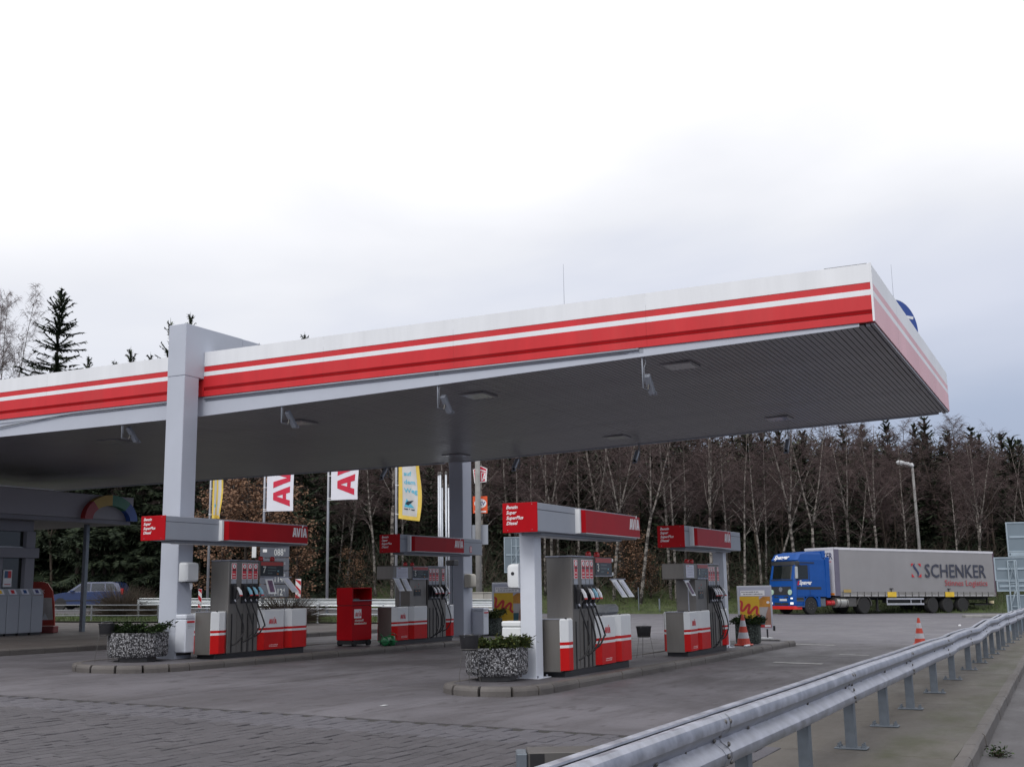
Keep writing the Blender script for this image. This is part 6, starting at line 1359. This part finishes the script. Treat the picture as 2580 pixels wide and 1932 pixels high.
# rainbow arc: coloured ring segments on the fascia
n = 8; cxa, za = 27.46 - OB.x, 3.955 - zb_; rx0, rx1, rz0, rz1 = .80, 1.12, .46, .80
for i, c in enumerate(((.30, .02, .02), (.42, .26, .02), (.02, .16, .08), (.02, .07, .30))):
    a0 = math.pi - i * math.pi / 4; a1 = a0 - math.pi / 4; mb = MB(); pts = [a0 + (a1 - a0) * k / n for k in range(n + 1)]
    P = [(cxa + rx1 * math.cos(a), za + rz1 * math.sin(a)) for a in pts] + [(cxa + rx0 * math.cos(a), za + rz0 * math.sin(a)) for a in pts[::-1]]
    mb.prism(P, -.20, -.003, 'y'); mb.build('arc_segment', M('arc_colour_%s' % 'abcd'[i], c, .4, var=.05), bd)
bb('pole', GALVP, 27.28, 29.0, zb_ - .1, 27.42, 29.14, 3.84)
# grey service bins in a row
for k in range(12):
    x1_ = 25.05 - k * .44; t = empty('service_bin', (x1_ - .215, 28.28, zb_)); tag(t, 'grey sorting bin at the shop window, number %d from the right end of the row' % (k + 1) if False else ['grey sorting bin at the right end of the row under the shop window', 'grey sorting bin with a blue sticker, second from the right end of the row', 'grey sorting bin with a red sticker, third from the right end', 'grey sorting bin with a yellow sticker, fourth from the right end'][k] if k < 4 else 'grey sorting bin outside the left picture edge, %s from the right end' % ['fifth', 'sixth', 'seventh', 'eighth', 'ninth', 'tenth', 'eleventh', 'twelfth'][k - 4], 'bin', 'row of grey sorting bins at the shop')
    MB().bbox(-.212, -.02, .07, .212, .45, 1.16, .012).build('body', GREYP, t); MB().box(-.18, .03, 0, .18, .4, .07).build('plinth', BLACKP, t)
    MB().loft([[(-.212, -.01, 1.165), (.212, -.01, 1.165), (.212, .45, 1.165), (-.212, .45, 1.165)], [(-.212, .12, 1.36), (.212, .12, 1.36), (.212, .45, 1.36), (-.212, .45, 1.36)]]).build('sloped_lid', GREYP, t)
    l_ = MB().add([(-.13, .0, 1.19), (.13, .0, 1.19), (.13, .105, 1.34), (-.13, .105, 1.34)], [(0, 1, 2, 3)]); l_.v = [(a, b - .006, c + .004) for a, b, c in l_.v]; l_.build('label_plate', PAPER, t)
    l2 = MB().add([(-.06, .015, 1.215), (.06, .015, 1.215), (.06, .085, 1.315), (-.06, .085, 1.315)], [(0, 1, 2, 3)]); l2.v = [(a, b - .010, c + .008) for a, b, c in l2.v]; l2.build('sticker', [M('st_navy', (.05, .06, .2), .4, var=0), M('st_blue', (.02, .08, .25), .4, var=0), LETR, YEL][k % 4], t)
# red and white board leaning at the corner
t = empty('advert_board', (26.05, 29.4, zb_)); t.rotation_euler = (0, 0, rz); tag(t, 'red and white upright advertising board with rounded top beside the grey bins', 'board')
pr = [(-.40, .22), (.40, .22), (.34, .95), (.27, 1.30), (.12, 1.52), (-.05, 1.58), (-.4, 1.58)]
MB().prism(pr, -.03, .03, 'y').build('panel', M('board_red', (.40, .045, .03), .45, var=.05), t); MB().prism([(-.36, .40), (.34, .40), (.27, 1.08), (-.36, 1.08)], -.036, -.031, 'y').build('white_field', M('board_white', (.50, .48, .46), .5, var=.2, scale=3), t)
MB().prism([(.0, .40), (.2, .40), (.08, .62)], -.040, -.0365, 'y').build('pale_shape', WHITE2, t); put_text('K', t, (-.06, -.036, 1.22), size=.16, mat=LETW, ext=.001); MB().bbox(-.46, -.2, 0, .44, .2, .21, .02).build('foot', M('foot_red', (.22, .05, .05), .6, var=.1), t)
# ------------------------------------------------------------------ trees
def birch_mat():
    m = D.materials.new('birch_bark'); m.use_nodes = True; nt = m.node_tree; b = nt.nodes['Principled BSDF']; N = nt.nodes.new; L = nt.links.new
    tcn = N('ShaderNodeTexCoord'); mpn = N('ShaderNodeMapping'); mpn.inputs['Scale'].default_value = (2.2, 2.2, 3.6); L(tcn.outputs['Object'], mpn.inputs[0])
    oi = N('ShaderNodeObjectInfo'); ad = N('ShaderNodeVectorMath'); ad.operation = 'ADD'; L(mpn.outputs[0], ad.inputs[0]); sc = N('ShaderNodeVectorMath'); sc.operation = 'SCALE'; sc.inputs[0].default_value = (37, 19, 53); L(oi.outputs['Random'], sc.inputs['Scale']); L(sc.outputs[0], ad.inputs[1])
    n = N('ShaderNodeTexNoise'); n.inputs['Scale'].default_value = 1.25; n.inputs['Detail'].default_value = 5; n.inputs['Roughness'].default_value = .7; L(ad.outputs[0], n.inputs['Vector'])
    r = N('ShaderNodeValToRGB'); L(n.outputs['Fac'], r.inputs[0]); e = r.color_ramp.elements; e[0].position = .47; e[0].color = (.040, .035, .032, 1); e[1].position = .53; e[1].color = (.23, .21, .19, 1)
    sp = N('ShaderNodeSeparateXYZ'); L(tcn.outputs['Object'], sp.inputs[0]); rr = N('ShaderNodeMapRange'); rr.inputs[1].default_value = 3; rr.inputs[2].default_value = 11; rr.inputs[3].default_value = 0; rr.inputs[4].default_value = .35; L(sp.outputs['Z'], rr.inputs[0])
    mx = N('ShaderNodeMix'); mx.data_type = 'RGBA'; L(rr.outputs[0], mx.inputs[0]); L(r.outputs[0], mx.inputs[6]); mx.inputs[7].default_value = (.13, .095, .08, 1); L(mx.outputs[2], b.inputs['Base Color']); b.inputs['Roughness'].default_value = .85; return m
BARK = birch_mat(); TWIG = M('birch_twigs', (.085, .058, .057), .9, var=.35, scale=.6); PTR = M('pine_trunk', (.045, .034, .027), .95, var=.3, scale=2)
TWIG2 = M('brown_twigs', (.060, .045, .034), .9, var=.35, scale=.6)
NEED = M('spruce_needles', (.022, .036, .017), .8, var=.45, scale=1.2); NEEDL = M('spruce_needles_light', (.045, .062, .028), .8, var=.4, scale=1.2)
BEECH = M('dry_beech_leaves', (.19, .105, .062), .8, var=.4, scale=1.5)
LMK = [(10, 'the shop end of the canopy'), (226, 'the blue car'), (420, 'the big grey column'), (523, 'the folded yellow banner'), (661, 'the first red lettered banner'), (745, 'the price board'), (824, 'the second red lettered banner'), (882, 'the red service cabinet'), (998, 'the yellow bordered banner'), (1120, 'the white vent pipes'), (1206, 'the concrete mast'), (1280, 'the left poster stand'), (1345, 'the slim white column'), (1440, 'the steel tower of pump 3'), (1530, 'the display of pump 3'), (1640, 'the bucket stand between the right pumps'), (1700, 'the far right fuel board'), (1765, 'the display of the far right pump'), (1830, 'the far slim column'), (1905, 'the right poster stand'), (1975, 'the lorry windscreen'), (2050, 'the lorry cab door'), (2105, 'the trailer front'), (2190, 'the left part of the trailer'), (2260, 'the first yellow trailer plate'), (2326, 'the street lamp'), (2400, 'the big trailer lettering'), (2470, 'the trailer axles'), (2513, 'the trailer rear'), (2570, 'the road sign backs')]
def where(px):
    p, n_ = min(LMK, key=lambda q: abs(q[0] - px)); d_ = px - p
    return ('directly behind ' if abs(d_) < 9 else 'just left of ' if d_ < 0 else 'just right of ') + n_
def rdir(rg, a, el): return Vector((math.cos(a) * math.cos(el), math.sin(a) * math.cos(el), math.sin(el)))
def twig_ribbon(mb, p, d, L_, w_, rg, droop, mi):
    q = p; dd = d.copy(); s = dd.cross(Vector((rg.uniform(-1, 1), rg.uniform(-1, 1), .3)))
    if s.length < 1e-3: s = Vector((1, 0, 0))
    s.normalize(); a = q - s * w_; b = q + s * w_; m1 = q + dd * L_ * .5 + Vector((0, 0, -droop * L_ * .12)); e = m1 + (dd + Vector((0, 0, -droop))).normalized() * L_ * .5
    mb.add([a, b, m1 + s * w_ * .7, m1 - s * w_ * .7, e], [(0, 1, 2, 3), (3, 2, 4)], mi)
def birch(seed, H, fork=0, lean=.0, dens=1.0, tw=.011, start=.35, branches=24):
    rg = random.Random(seed); tr_ = MB(); cr_ = MB()
    def stem(p0, d0, Ls, r0, r1, n=12):
        pts = [Vector(p0)]; d = Vector(d0).normalized(); wob = Vector((rg.uniform(-1, 1), rg.uniform(-1, 1), 0)) * .05
        for i in range(n): d = (d + wob * math.sin(i * .9) * .5 + Vector((rg.gauss(0, .018), rg.gauss(0, .018), .02))).normalized(); pts.append(pts[-1] + d * Ls / n)
        return pts, [r0 + (r1 - r0) * (i / n) ** .9 for i in range(n + 1)]
    r0 = .075 + H * .0028; stems = []
    d0 = Vector((lean, rg.uniform(-.03, .03), 1))
    if fork:
        pts, rs = stem((0, 0, -.3), d0, H * .42, r0 * 1.1, r0 * .8, 6); stems.append((pts, rs, False))
        for k in range(fork): a = rg.uniform(-.5, .5) + math.pi * k; p2, r2 = stem(pts[-1], Vector((math.cos(a) * .22 + lean, math.sin(a) * .12, 1)), H * .6 * rg.uniform(.85, 1), r0 * .62, .015, 9); stems.append((p2, r2, True))
    else:
        pts, rs = stem((0, 0, -.3), d0, H, r0, .015, 14); stems.append((pts, rs, True))
    for pts, rs, _ in stems: tr_.tube(pts, rs, 7)
    for pts, rs, br in stems:
        if not br: continue
        zlo = 0 if fork else start
        for k in range(int(branches * (1 if not fork else .6))):
            t_ = zlo + (1 - zlo) * (k + rg.random()) / (branches * (1 if not fork else .6)); i = min(len(pts) - 2, int(t_ * (len(pts) - 1))); f_ = t_ * (len(pts) - 1) - i; p = pts[i].lerp(pts[i + 1], f_)
            a = rg.uniform(0, 6.283); el = rg.uniform(.55, 1.15); L_ = (1.15 - t_) * H * .20 * rg.uniform(.6, 1.3) + .5; d = rdir(rg, a, el)
            bp = [p]; dd = d.copy()
            for q in range(5): dd = (dd + Vector((rg.gauss(0, .10), rg.gauss(0, .10), rg.gauss(.0, .07)))).normalized(); bp.append(bp[-1] + dd * L_ / 5)
            rb = max(.012, rs[i] * .40); tr_.tube(bp, [rb, rb * .8, rb * .6, rb * .45, rb * .3, .004], 4, 0 if rb > .022 else 1)
            for s_ in range(int(7 * dens)):
                u = rg.uniform(.2, 1) * 5; j = min(4, int(u)); q = bp[j].lerp(bp[j + 1], u - j); a2 = a + rg.gauss(0, .9); d2 = rdir(rg, a2, rg.uniform(.0, 1.1)); l2 = L_ * rg.uniform(.25, .5)
                twig_ribbon(cr_, q, d2, l2, tw, rg, .25, 0)
                for v in range(int(6 * dens)):
                    q2 = q + d2 * l2 * rg.uniform(.15, 1); d3 = rdir(rg, a2 + rg.gauss(0, 1.2), rg.uniform(-.7, 1.0)); twig_ribbon(cr_, q2, d3, rg.uniform(.3, .85), tw * .62, rg, .6, 0)
    return tr_, cr_
BV = []
for i, (s, H, fk, dens, br) in enumerate(((1, 12.5, 0, 1.0, 24), (2, 13.5, 2, 1.0, 24), (3, 11.5, 0, 1.1, 26), (4, 14.0, 2, 1.0, 26), (5, 12.0, 0, .9, 22), (6, 13.0, 3, .9, 26))):
    a, b = birch(s, H, fk, 0, dens, branches=br); BV.append((a.mesh('trunk', [BARK, TWIG], True), b.mesh('crown', [TWIG]), H, fk))
def tree(name_, tm, cm, px, d, sc, lab, group, cat='tree', lean=0.0, rz_=None, z_=None, sz=None):
    x, y = dirn(px, d); t = empty(name_, (x, y, (hill_surface(x, y) if z_ is None else z_) - .05)); t.scale = (sc, sc, sz or sc)
    a = rz_ if rz_ is not None else random.uniform(0, 6.28); t.rotation_euler = (0, 0, a)
    if lean:                                    # lean to the right in the picture
        ax = HF; q = Matrix.Rotation(math.atan(lean), 4, ax).to_quaternion() @ Matrix.Rotation(a, 4, 'Z').to_quaternion(); t.rotation_mode = 'QUATERNION'; t.rotation_quaternion = q
    tag(t, lab, cat, group); inst('trunk', tm, t); inst('crown', cm, t); return t
# individually visible birches: picture column of the foot, distance, lean, variant, size
BL = [(577, 79, 0, 0, .95), (674, 77, .02, 2, .85), (707, 79, -.02, 4, .85), (850, 83, .06, 4, .9), (873, 80, .10, 0, .85), (945, 77, -.05, 2, 1.05), (986, 76, .01, 1, 1.15), (1017, 78, -.01, 4, .95), (1082, 84, 0, 0, .95), (1138, 80, -.06, 2, 1.0), (1215, 78, -.02, 0, 1.05),
      (1298, 80, -.10, 4, 1.0), (1300, 77, 0, 2, .9), (1342, 80, -.02, 0, 1.0), (1374, 78, 0, 2, 1.0), (1394, 79, .03, 1, 1.05), (1410, 80, 0, 4, .95), (1459, 80, 0, 0, 1.05), (1507, 79, .01, 5, 1.05), (1546, 76.5, .05, 3, 1.02), (1562, 79, .01, 2, 1.05), (1612, 75.5, .19, 1, 1.05), (1690, 78, -.03, 0, 1.12), (1703, 77, 0, 4, 1.05), (1735, 80, 0, 2, 1.1),
      (1795, 77, .01, 3, 1.02), (1835, 79, 0, 0, .95), (1876, 78, .03, 4, 1.0), (1921, 79, -.02, 2, 1.05), (1931, 81, .02, 0, .95), (1940, 80.5, .34, 4, 1.02), (2014, 80, -.03, 1, 1.1), (2056, 79.5, 0, 5, 1.15), (2121, 82, -.08, 2, 1.0), (2143, 83, 0, 3, 1.12), (2150, 82, .20, 4, .9), (2218, 84, 0, 1, 1.1), (2290, 85, 0, 0, 1.05), (2425, 85, -.02, 2, 1.0), (2462, 86, .10, 3, 1.05), (2480, 86, -.03, 0, 1.1), (2545, 88, .14, 4, 1.0), (2600, 88, 0, 1, 1.0), (500, 80, 0, 5, .9), (380, 82, .03, 0, .9)]
BLAB = {986: 'thick pale birch directly left of the rightmost flag pole', 1612: 'slender birch leaning strongly right between the two right fuel signs', 1546: 'twin stemmed white birch above the display of pump 3', 1940: 'birch trunk leaning far right above the lorry cab', 2056: 'many stemmed birch rising above the front of the trailer', 2480: 'birch with a bright white upper trunk behind the trailer rear', 945: 'winding white birch above the red service cabinet', 1795: 'birch seen between the far right pump sign and its column'}
for px, d, ln, v, sc in BL:
    if px > 2040: sc *= .86
    tm, cm, H, fk = BV[v]; lab = BLAB.get(px)
    if not lab:
        lab = ('single stemmed' if fk == 0 else 'forked') + ' birch ' + where(px)
    tree('birch', tm, cm, px, d, sc, lab, 'birches along the forest edge', lean=ln)
# spruces
def spruce(seed, H, R, whorls, per, twn, needle=.05, sparse=1.0, tips=True):
    rg = random.Random(seed); tr_ = MB(); cr_ = MB(); tr_.tube([(0, 0, -.3), (rg.uniform(-.1, .1), rg.uniform(-.1, .1), H * .5), (0, 0, H)], [.06 + H * .010, .04 + H * .006, .012], 7)
    for k in range(whorls):
        f = ((k + .5) / whorls) ** .88; z = H * (.06 + .935 * f) + rg.gauss(0, H * .006); L0 = R * (1 - f) ** .80 * rg.uniform(.72, 1.18) + .26
        nb = max(3, int(per * (1 - f * .35)))
        for j in range(nb):
            if rg.random() > sparse: continue
            a = 6.283 * j / nb + rg.uniform(-.4, .4) + k; L_ = L0 * rg.uniform(.65, 1.15); up_ = (.55 * f - .28 if f < .8 else .16 + (f - .8) * 4.2) + rg.gauss(0, .10); p = Vector((0, 0, z + rg.gauss(0, .10))); prev = p; n = max(2, int(L_ / .28))
            sag = -.10 * (1 - f)
            for i in range(n):
                u = (i + 1) / n; q = Vector((math.cos(a) * L_ * u, math.sin(a) * L_ * u, z + L_ * (up_ * u + sag * math.sin(u * 2.4) + .10 * u * u)))
                d = (q - prev); s = d.cross(Vector((0, 0, 1))).normalized(); 
                ww = needle * (1.2 - u * .5); cr_.add([prev - s * ww, prev + s * ww, q + s * ww * .8, q - s * ww * .8], [(0, 1, 2, 3)], 0 if u < .8 else 1)
                for t_ in range(twn):
                    sg = 1 if t_ % 2 else -1; b_ = prev.lerp(q, rg.random()); tl = (.18 + .30 * L_ * (1 - u * .6) * .5) * rg.uniform(.6, 1.3)
                    e = b_ + s * sg * tl * .8 + d.normalized() * tl * .55 + Vector((0, 0, tl * rg.uniform(-.75, .12))); nn = Vector((0, 0, 1)) * needle * .9
                    cr_.add([b_ - d.normalized() * needle, b_ + d.normalized() * needle - nn, e], [(0, 1, 2)], 0 if rg.random() < .8 else 1)
                prev = q
    cr_.tube([(0, 0, H - .05), (0, 0, H + .3)], [.02, .006], 4, 0)
    return tr_, cr_
SV = []
for s, H, R, wh, pr_, tw_ in ((11, 12, 2.5, 26, 9, 4), (12, 14, 2.9, 28, 9, 4), (13, 10, 2.3, 22, 9, 4), (14, 13, 2.4, 27, 8, 4)):
    a, b = spruce(s, H, R, wh, pr_, tw_, .12); SV.append((a.mesh('trunk', [PTR], True), b.mesh('crown', [NEED, NEEDL]), H))
rg = random.Random(21); cnt = 0
for row, (dd, st) in enumerate(((83.5, 2.5), (87, 2.6), (92, 2.9), (99, 3.2))):
    s = -46
    while s < 50:
        px = 1290 + FPX * s / dd; d_ = dd + rg.uniform(-1.4, 1.4) + (max(0, s - 8) * .25); v = rg.randrange(4); tm, cm, H = SV[v]
        px = 1290 + FPX * s / d_; x, y = dirn(px, d_); top = rg.uniform(1010, 1120) if px < 1950 else rg.uniform(1085, 1150)
        if row == 0: top += rg.uniform(40, 170)
        if row == 1: top += rg.uniform(0, 60)
        sc = (at(px, top, d_).z - hill_surface(x, y)) / H
        lab = ('front rank dark spruce ', 'second rank dark spruce ', 'third rank dark spruce ', 'rear rank dark spruce ')[row] + where(px)
        tree('spruce', tm, cm, 1290 + FPX * s / d_, d_, sc, lab, 'spruces of the dense wood', sz=sc); s += st * rg.uniform(.7, 1.3); cnt += 1
# skyline spruces whose tops show above the canopy (left) and above the wood (right)
a, b = spruce(31, 17.5, 4.3, 40, 10, 9, .085, .88); BIG = (a.mesh('trunk', [PTR], True), b.mesh('crown', [NEED, NEEDL]), 18)
a, b = spruce(32, 16, 3.6, 34, 9, 7, .085, .80); TIP = (a.mesh('trunk', [PTR], True), b.mesh('crown', [NEED, NEEDL]), 16.5)
def by_top(px, py, d, V, lab, w_=1.0):
    x, y = dirn(px, d); P = at(px, py, d); z0 = hill_surface(x, y); sc = (P.z - z0) / V[2]
    return tree('spruce', V[0], V[1], px, d, sc * w_, lab, 'skyline spruces', sz=sc)
by_top(112, 712, 84, BIG, 'large ragged spruce towering over the left end of the canopy')
for px, py, l, w_ in ((193, 884, 'small spruce tip directly right of the large ragged spruce', .8), (262, 895, 'thin pale spruce tip above the canopy, second after the large spruce', .7), (303, 862, 'bushy spruce tip above the canopy left of the column', .85), (355, 877, 'short spruce tip next to the portal column', .8), (233, 915, 'tiny spruce tip just clearing the canopy', .6), (404, 790, 'spruce half hidden by the portal column', .8), (456, 775, 'slim spruce tip right above the portal column', .75), (757, 826, 'lone spruce tip above the white fascia', .8)):
    by_top(px, py, 76, TIP, l, w_)
for px, py, l, w_ in ((2264, 1055, 'spruce top just under the canopy end', 1.0), (2363, 1048, 'pointed spruce top tallest on the right skyline', 1.0), (2335, 1066, 'smaller spruce top beside the tallest one on the right', .9), (2200, 1068, 'broad spruce top left on the right skyline', 1.1), (2420, 1082, 'spruce top in the middle of the right skyline', 1.0), (2500, 1092, 'spruce top towards the right edge', 1.0), (2556, 1090, 'pale spruce top at the right edge', 1.1), (2150, 1070, 'spruce top partly under the canopy edge', 1.1), (2480, 1075, 'dense tree top in the right skyline gap', 1.1), (2600, 1110, 'spruce top cut by the right picture edge', 1.1)):
    by_top(px, py, 98, SV[1] if px % 3 else SV[3], l, w_ * 1.15)
# bare crowns between them
BB = []
for s in (41, 42, 43):
    a, b = birch(s, 13, s % 3, 0, 1.45, .014, .2, 32); BB.append((a.mesh('trunk', [TWIG2, TWIG2], True), b.mesh('crown', [TWIG]), 13))
rg = random.Random(5)
for i in range(150):
    s = -44 + 92 * (i + rg.random()) / 150; d_ = rg.uniform(80.5, 96) + max(0, s - 8) * .3; tm, cm, H = BB[rg.randrange(3)]; px = 1290 + FPX * s / d_
    sc = rg.uniform(.68, .92) * (1.0 if px < 1950 else .98)
    tree('bare_tree', tm, cm, px, d_, sc, 'leafless purple brown tree ' + where(px), 'leafless trees filling the wood')
for px, py in ((2285, 1080), (2310, 1085), (2390, 1080), (2440, 1062), (2462, 1075), (2520, 1105), (2120, 1065), (2180, 1078), (2225, 1075)):
    x, y = dirn(px, 92); P = at(px, py, 92); tm, cm, H = BB[px % 3]; sc = (P.z - hill_surface(x, y)) / 12.8; tree('bare_tree', tm, cm, px, 92, sc, 'leafless crown on the skyline ' + where(px), 'leafless trees on the right skyline')
# weeping birch at the left edge behind the big spruce
a, b = birch(51, 17, 2, 0, 1.3, .016, .3, 40); tm, cm = a.mesh('trunk', [TWIG2, TWIG2], True), b.mesh('crown', [M('pale_twigs', (.16, .13, .13), .9, var=.3)])
P = at(10, 715, 66)
for px, k in ((-6, 1.0), (34, .80), (-50, 1.0)):
    x, y = dirn(px, 86); sc = (at(px, 735, 86).z - hill_surface(x, y)) / 17 * k; tree('bare_tree', tm, cm, px, 86, sc * .55, sz=sc, z_=None, rz_=px * .1, lab= ['bare drooping birch crown at the left picture edge', 'lower bare crown beside the large ragged spruce', 'bare crown mostly outside the left edge'][(-6, 34, -50).index(px)], group='bare crowns over the left end of the canopy')
# beeches holding brown leaves
def leafy(seed, H, R, nl, size):
    rg = random.Random(seed); tr_ = MB(); cr_ = MB(); tr_.tube([(0, 0, -.3), (.1, 0, H * .5), (0, 0, H * .95)], [.14, .09, .02], 7)
    for k in range(46):
        z = H * (.12 + .84 * rg.random()); a = rg.uniform(0, 6.283); L_ = R * (1 - abs(z / H - .5) * 1.1) * rg.uniform(.6, 1.15); e = Vector((math.cos(a) * L_, math.sin(a) * L_, z + L_ * rg.uniform(.0, .5))); p0 = Vector((.05, 0, z - .2)); tr_.tube([p0, p0.lerp(e, .5) + Vector((0, 0, .12)), e], [.03, .018, .006], 4)
        for j in range(nl // 46):
            q = p0.lerp(e, rg.uniform(.25, 1.05)) + Vector((rg.gauss(0, .22), rg.gauss(0, .22), rg.gauss(0, .16))); d = rdir(rg, rg.uniform(0, 6.28), rg.uniform(-.9, .5)) * size * rg.uniform(.6, 1.2); s = d.cross(Vector((rg.uniform(-1, 1), rg.uniform(-1, 1), .6))).normalized() * size * .32
            cr_.add([q, q + d * .5 + s, q + d, q + d * .5 - s], [(0, 1, 2, 3)], 0)
    return tr_, cr_
a, b = leafy(61, 8.5, 2.9, 3300, .21); LB = (a.mesh('trunk', [PTR], True), b.mesh('crown', [BEECH])); a, b = leafy(62, 5.5, 1.9, 1300, .19); LS = (a.mesh('trunk', [PTR], True), b.mesh('crown', [M('dry_beech_leaves_dark', (.14, .075, .042), .8, var=.4, scale=1.5)]))
for px, d, V, sc, lab in ((620, 70, LB, 1.02, 'young beech with dry brown leaves behind the left fuel sign'), (700, 70.5, LB, .92, 'young beech with dry brown leaves below the first red lettered banner'), (560, 72, LB, .95, 'brown leaved beech beside the folded yellow banner'), (745, 70, LS, .95, 'small brown leaved beech right of the price board'),
                       (1605, 77, LS, .8, 'thin brown leaved sapling right of pump 3'), (1575, 78, LS, 1.0, 'brown leaved sapling between the twin birch and the leaning birch'), (890, 76, LS, .62, 'low brown leaved bush left of the winding birch'), (1640, 77.5, LS, .55, 'low brown leaved bush below the leaning birch')):
    tree('beech', V[0], V[1], px, d, sc, lab, 'young beeches keeping dry leaves')
# leafless bushes by the railing
def bush(seed, R, H, n, col):
    rg = random.Random(seed); mb = MB()
    for k in range(n):
        a = rg.uniform(0, 6.283); r_ = R * .25 * rg.random(); p = Vector((r_ * math.cos(a), r_ * math.sin(a), 0)); d = rdir(rg, a, rg.uniform(.25, 1.45)); L_ = H * rg.uniform(.6, 1.15); prev = p
        for i in range(5):
            q = prev + (d + Vector((rg.gauss(0, .12), rg.gauss(0, .12), -.13 * i * (1 - abs(d.z) * .3)))).normalized() * L_ / 5; s = (q - prev).cross(Vector((rg.random(), rg.random(), .2))).normalized() * (.011 - .0018 * i)
            mb.add([prev - s, prev + s, q + s * .8, q - s * .8], [(0, 1, 2, 3)]); prev = q
    return mb.mesh('bush', [col])
BU = bush(71, 1.3, 1.5, 1100, TWIG2)
for px, d, sx, sz, lab in ((722, 45.4, 1.15, .78, 'round leafless bush above the right half of pump 7'), (305, 52, .95, 1.0, 'leafless bush hiding the rear of the blue car'), (350, 53, .8, .9, 'smaller leafless bush beside the one at the car'),):
    x, y = dirn(px, d); o = inst('leafless_bush', BU, None, (x, y, G(x, y) + .15)); o.scale = (sx, sx, sz); tag(o, lab, 'bush', 'leafless bushes by the railing')
# undergrowth: twigs and saplings between the trunks, and dark brush further in
ug = MB(); rg = random.Random(81)
for _ in range(42000):
    s = rg.uniform(-46, 52); u = rg.uniform(3.5, 26); e_ = 71.5 + (max(0, s - 8) * .28) + (6 if s < -12 else 0); P = HF * (e_ + u) + HR * s; z = G(P.x, P.y) + hillz(P.x, P.y)
    h = rg.uniform(.3, 3.2) * min(1, .35 + u / 12); a = rg.uniform(0, 6.28); p = Vector((P.x, P.y, z + rg.uniform(0, 2.6) * min(1, u / 8))); twig_ribbon(ug, p, rdir(rg, a, rg.uniform(.2, 1.4)), h, .018, rg, .2, 0 if rg.random() < .6 else 1)
o = ug.build('undergrowth', [TWIG2, NEED]); tag(o, kind='stuff')
dw = MB(); rg = random.Random(83)        # distant wood that closes the view between the stems
for _ in range(62000):
    s = rg.uniform(-62, 70); d_ = rg.uniform(104, 126) + max(0, s - 8) * .25; P = HF * d_ + HR * s; z = hill_surface(P.x, P.y); hh = rg.random() ** .75 * (14.2 - (s > 15) * 1.0 + .8 * math.sin(s * .9) + .5 * math.sin(s * 2.3)); p = Vector((P.x, P.y, z + hh)); hi_ = hh > 8.8; L_ = rg.uniform(.8, 2.0) * (.6 if hi_ else 1); twig_ribbon(dw, p, rdir(rg, rg.uniform(0, 6.28), rg.uniform(-.3, 1.2)), L_, rg.uniform(.12, .34) * (.28 if hi_ else 1), rg, .3, 0 if rg.random() < (.35 if hi_ else .68) else 1)
    if hi_:
        for _k in range(3): twig_ribbon(dw, p + Vector((rg.gauss(0, .6), rg.gauss(0, .6), rg.gauss(0, .4))), rdir(rg, rg.uniform(0, 6.28), rg.uniform(.2, 1.4)), L_, .05, rg, .3, 1)
o = dw.build('distant_wood', [NEED, TWIG2]); tag(o, kind='stuff')
for (x, y, lab) in ((13.5, 1.02, 'small tuft of weeds in the gutter beside the kerb'),):
    foliage('weed_tuft', x, y, G(x, y) - .135, .09, .07, .04, 160, lab, JUND, 91, .3, .05, 'weeds')
# where two labels still agree, tell the trees apart by distance
from collections import defaultdict
gl = defaultdict(list)
for o_ in D.objects:
    if o_.get('group') and o_.get('label') and o_['category'] == 'tree': gl[o_['label']].append(o_)
for k_, v_ in gl.items():
    if len(v_) > 1:
        v_.sort(key=lambda q: q.location.dot(HF))
        for i_, q in enumerate(v_): q['label'] = k_ + ((', nearest one', ', farthest one') if len(v_) == 2 else (', nearest', ', middle', ', farthest') if len(v_) == 3 else (', nearest one', ', second nearest', ', third nearest', ', farthest one', ', rearmost one', ', last one'))[min(i_, 5)]
for o_ in D.objects:
    if o_.get('label') and len(o_['label'].split()) > 16: print('LONG', o_.name, o_['label'])
print('objects', len(D.objects), 'tris', sum(len(m.polygons) for m in D.meshes))
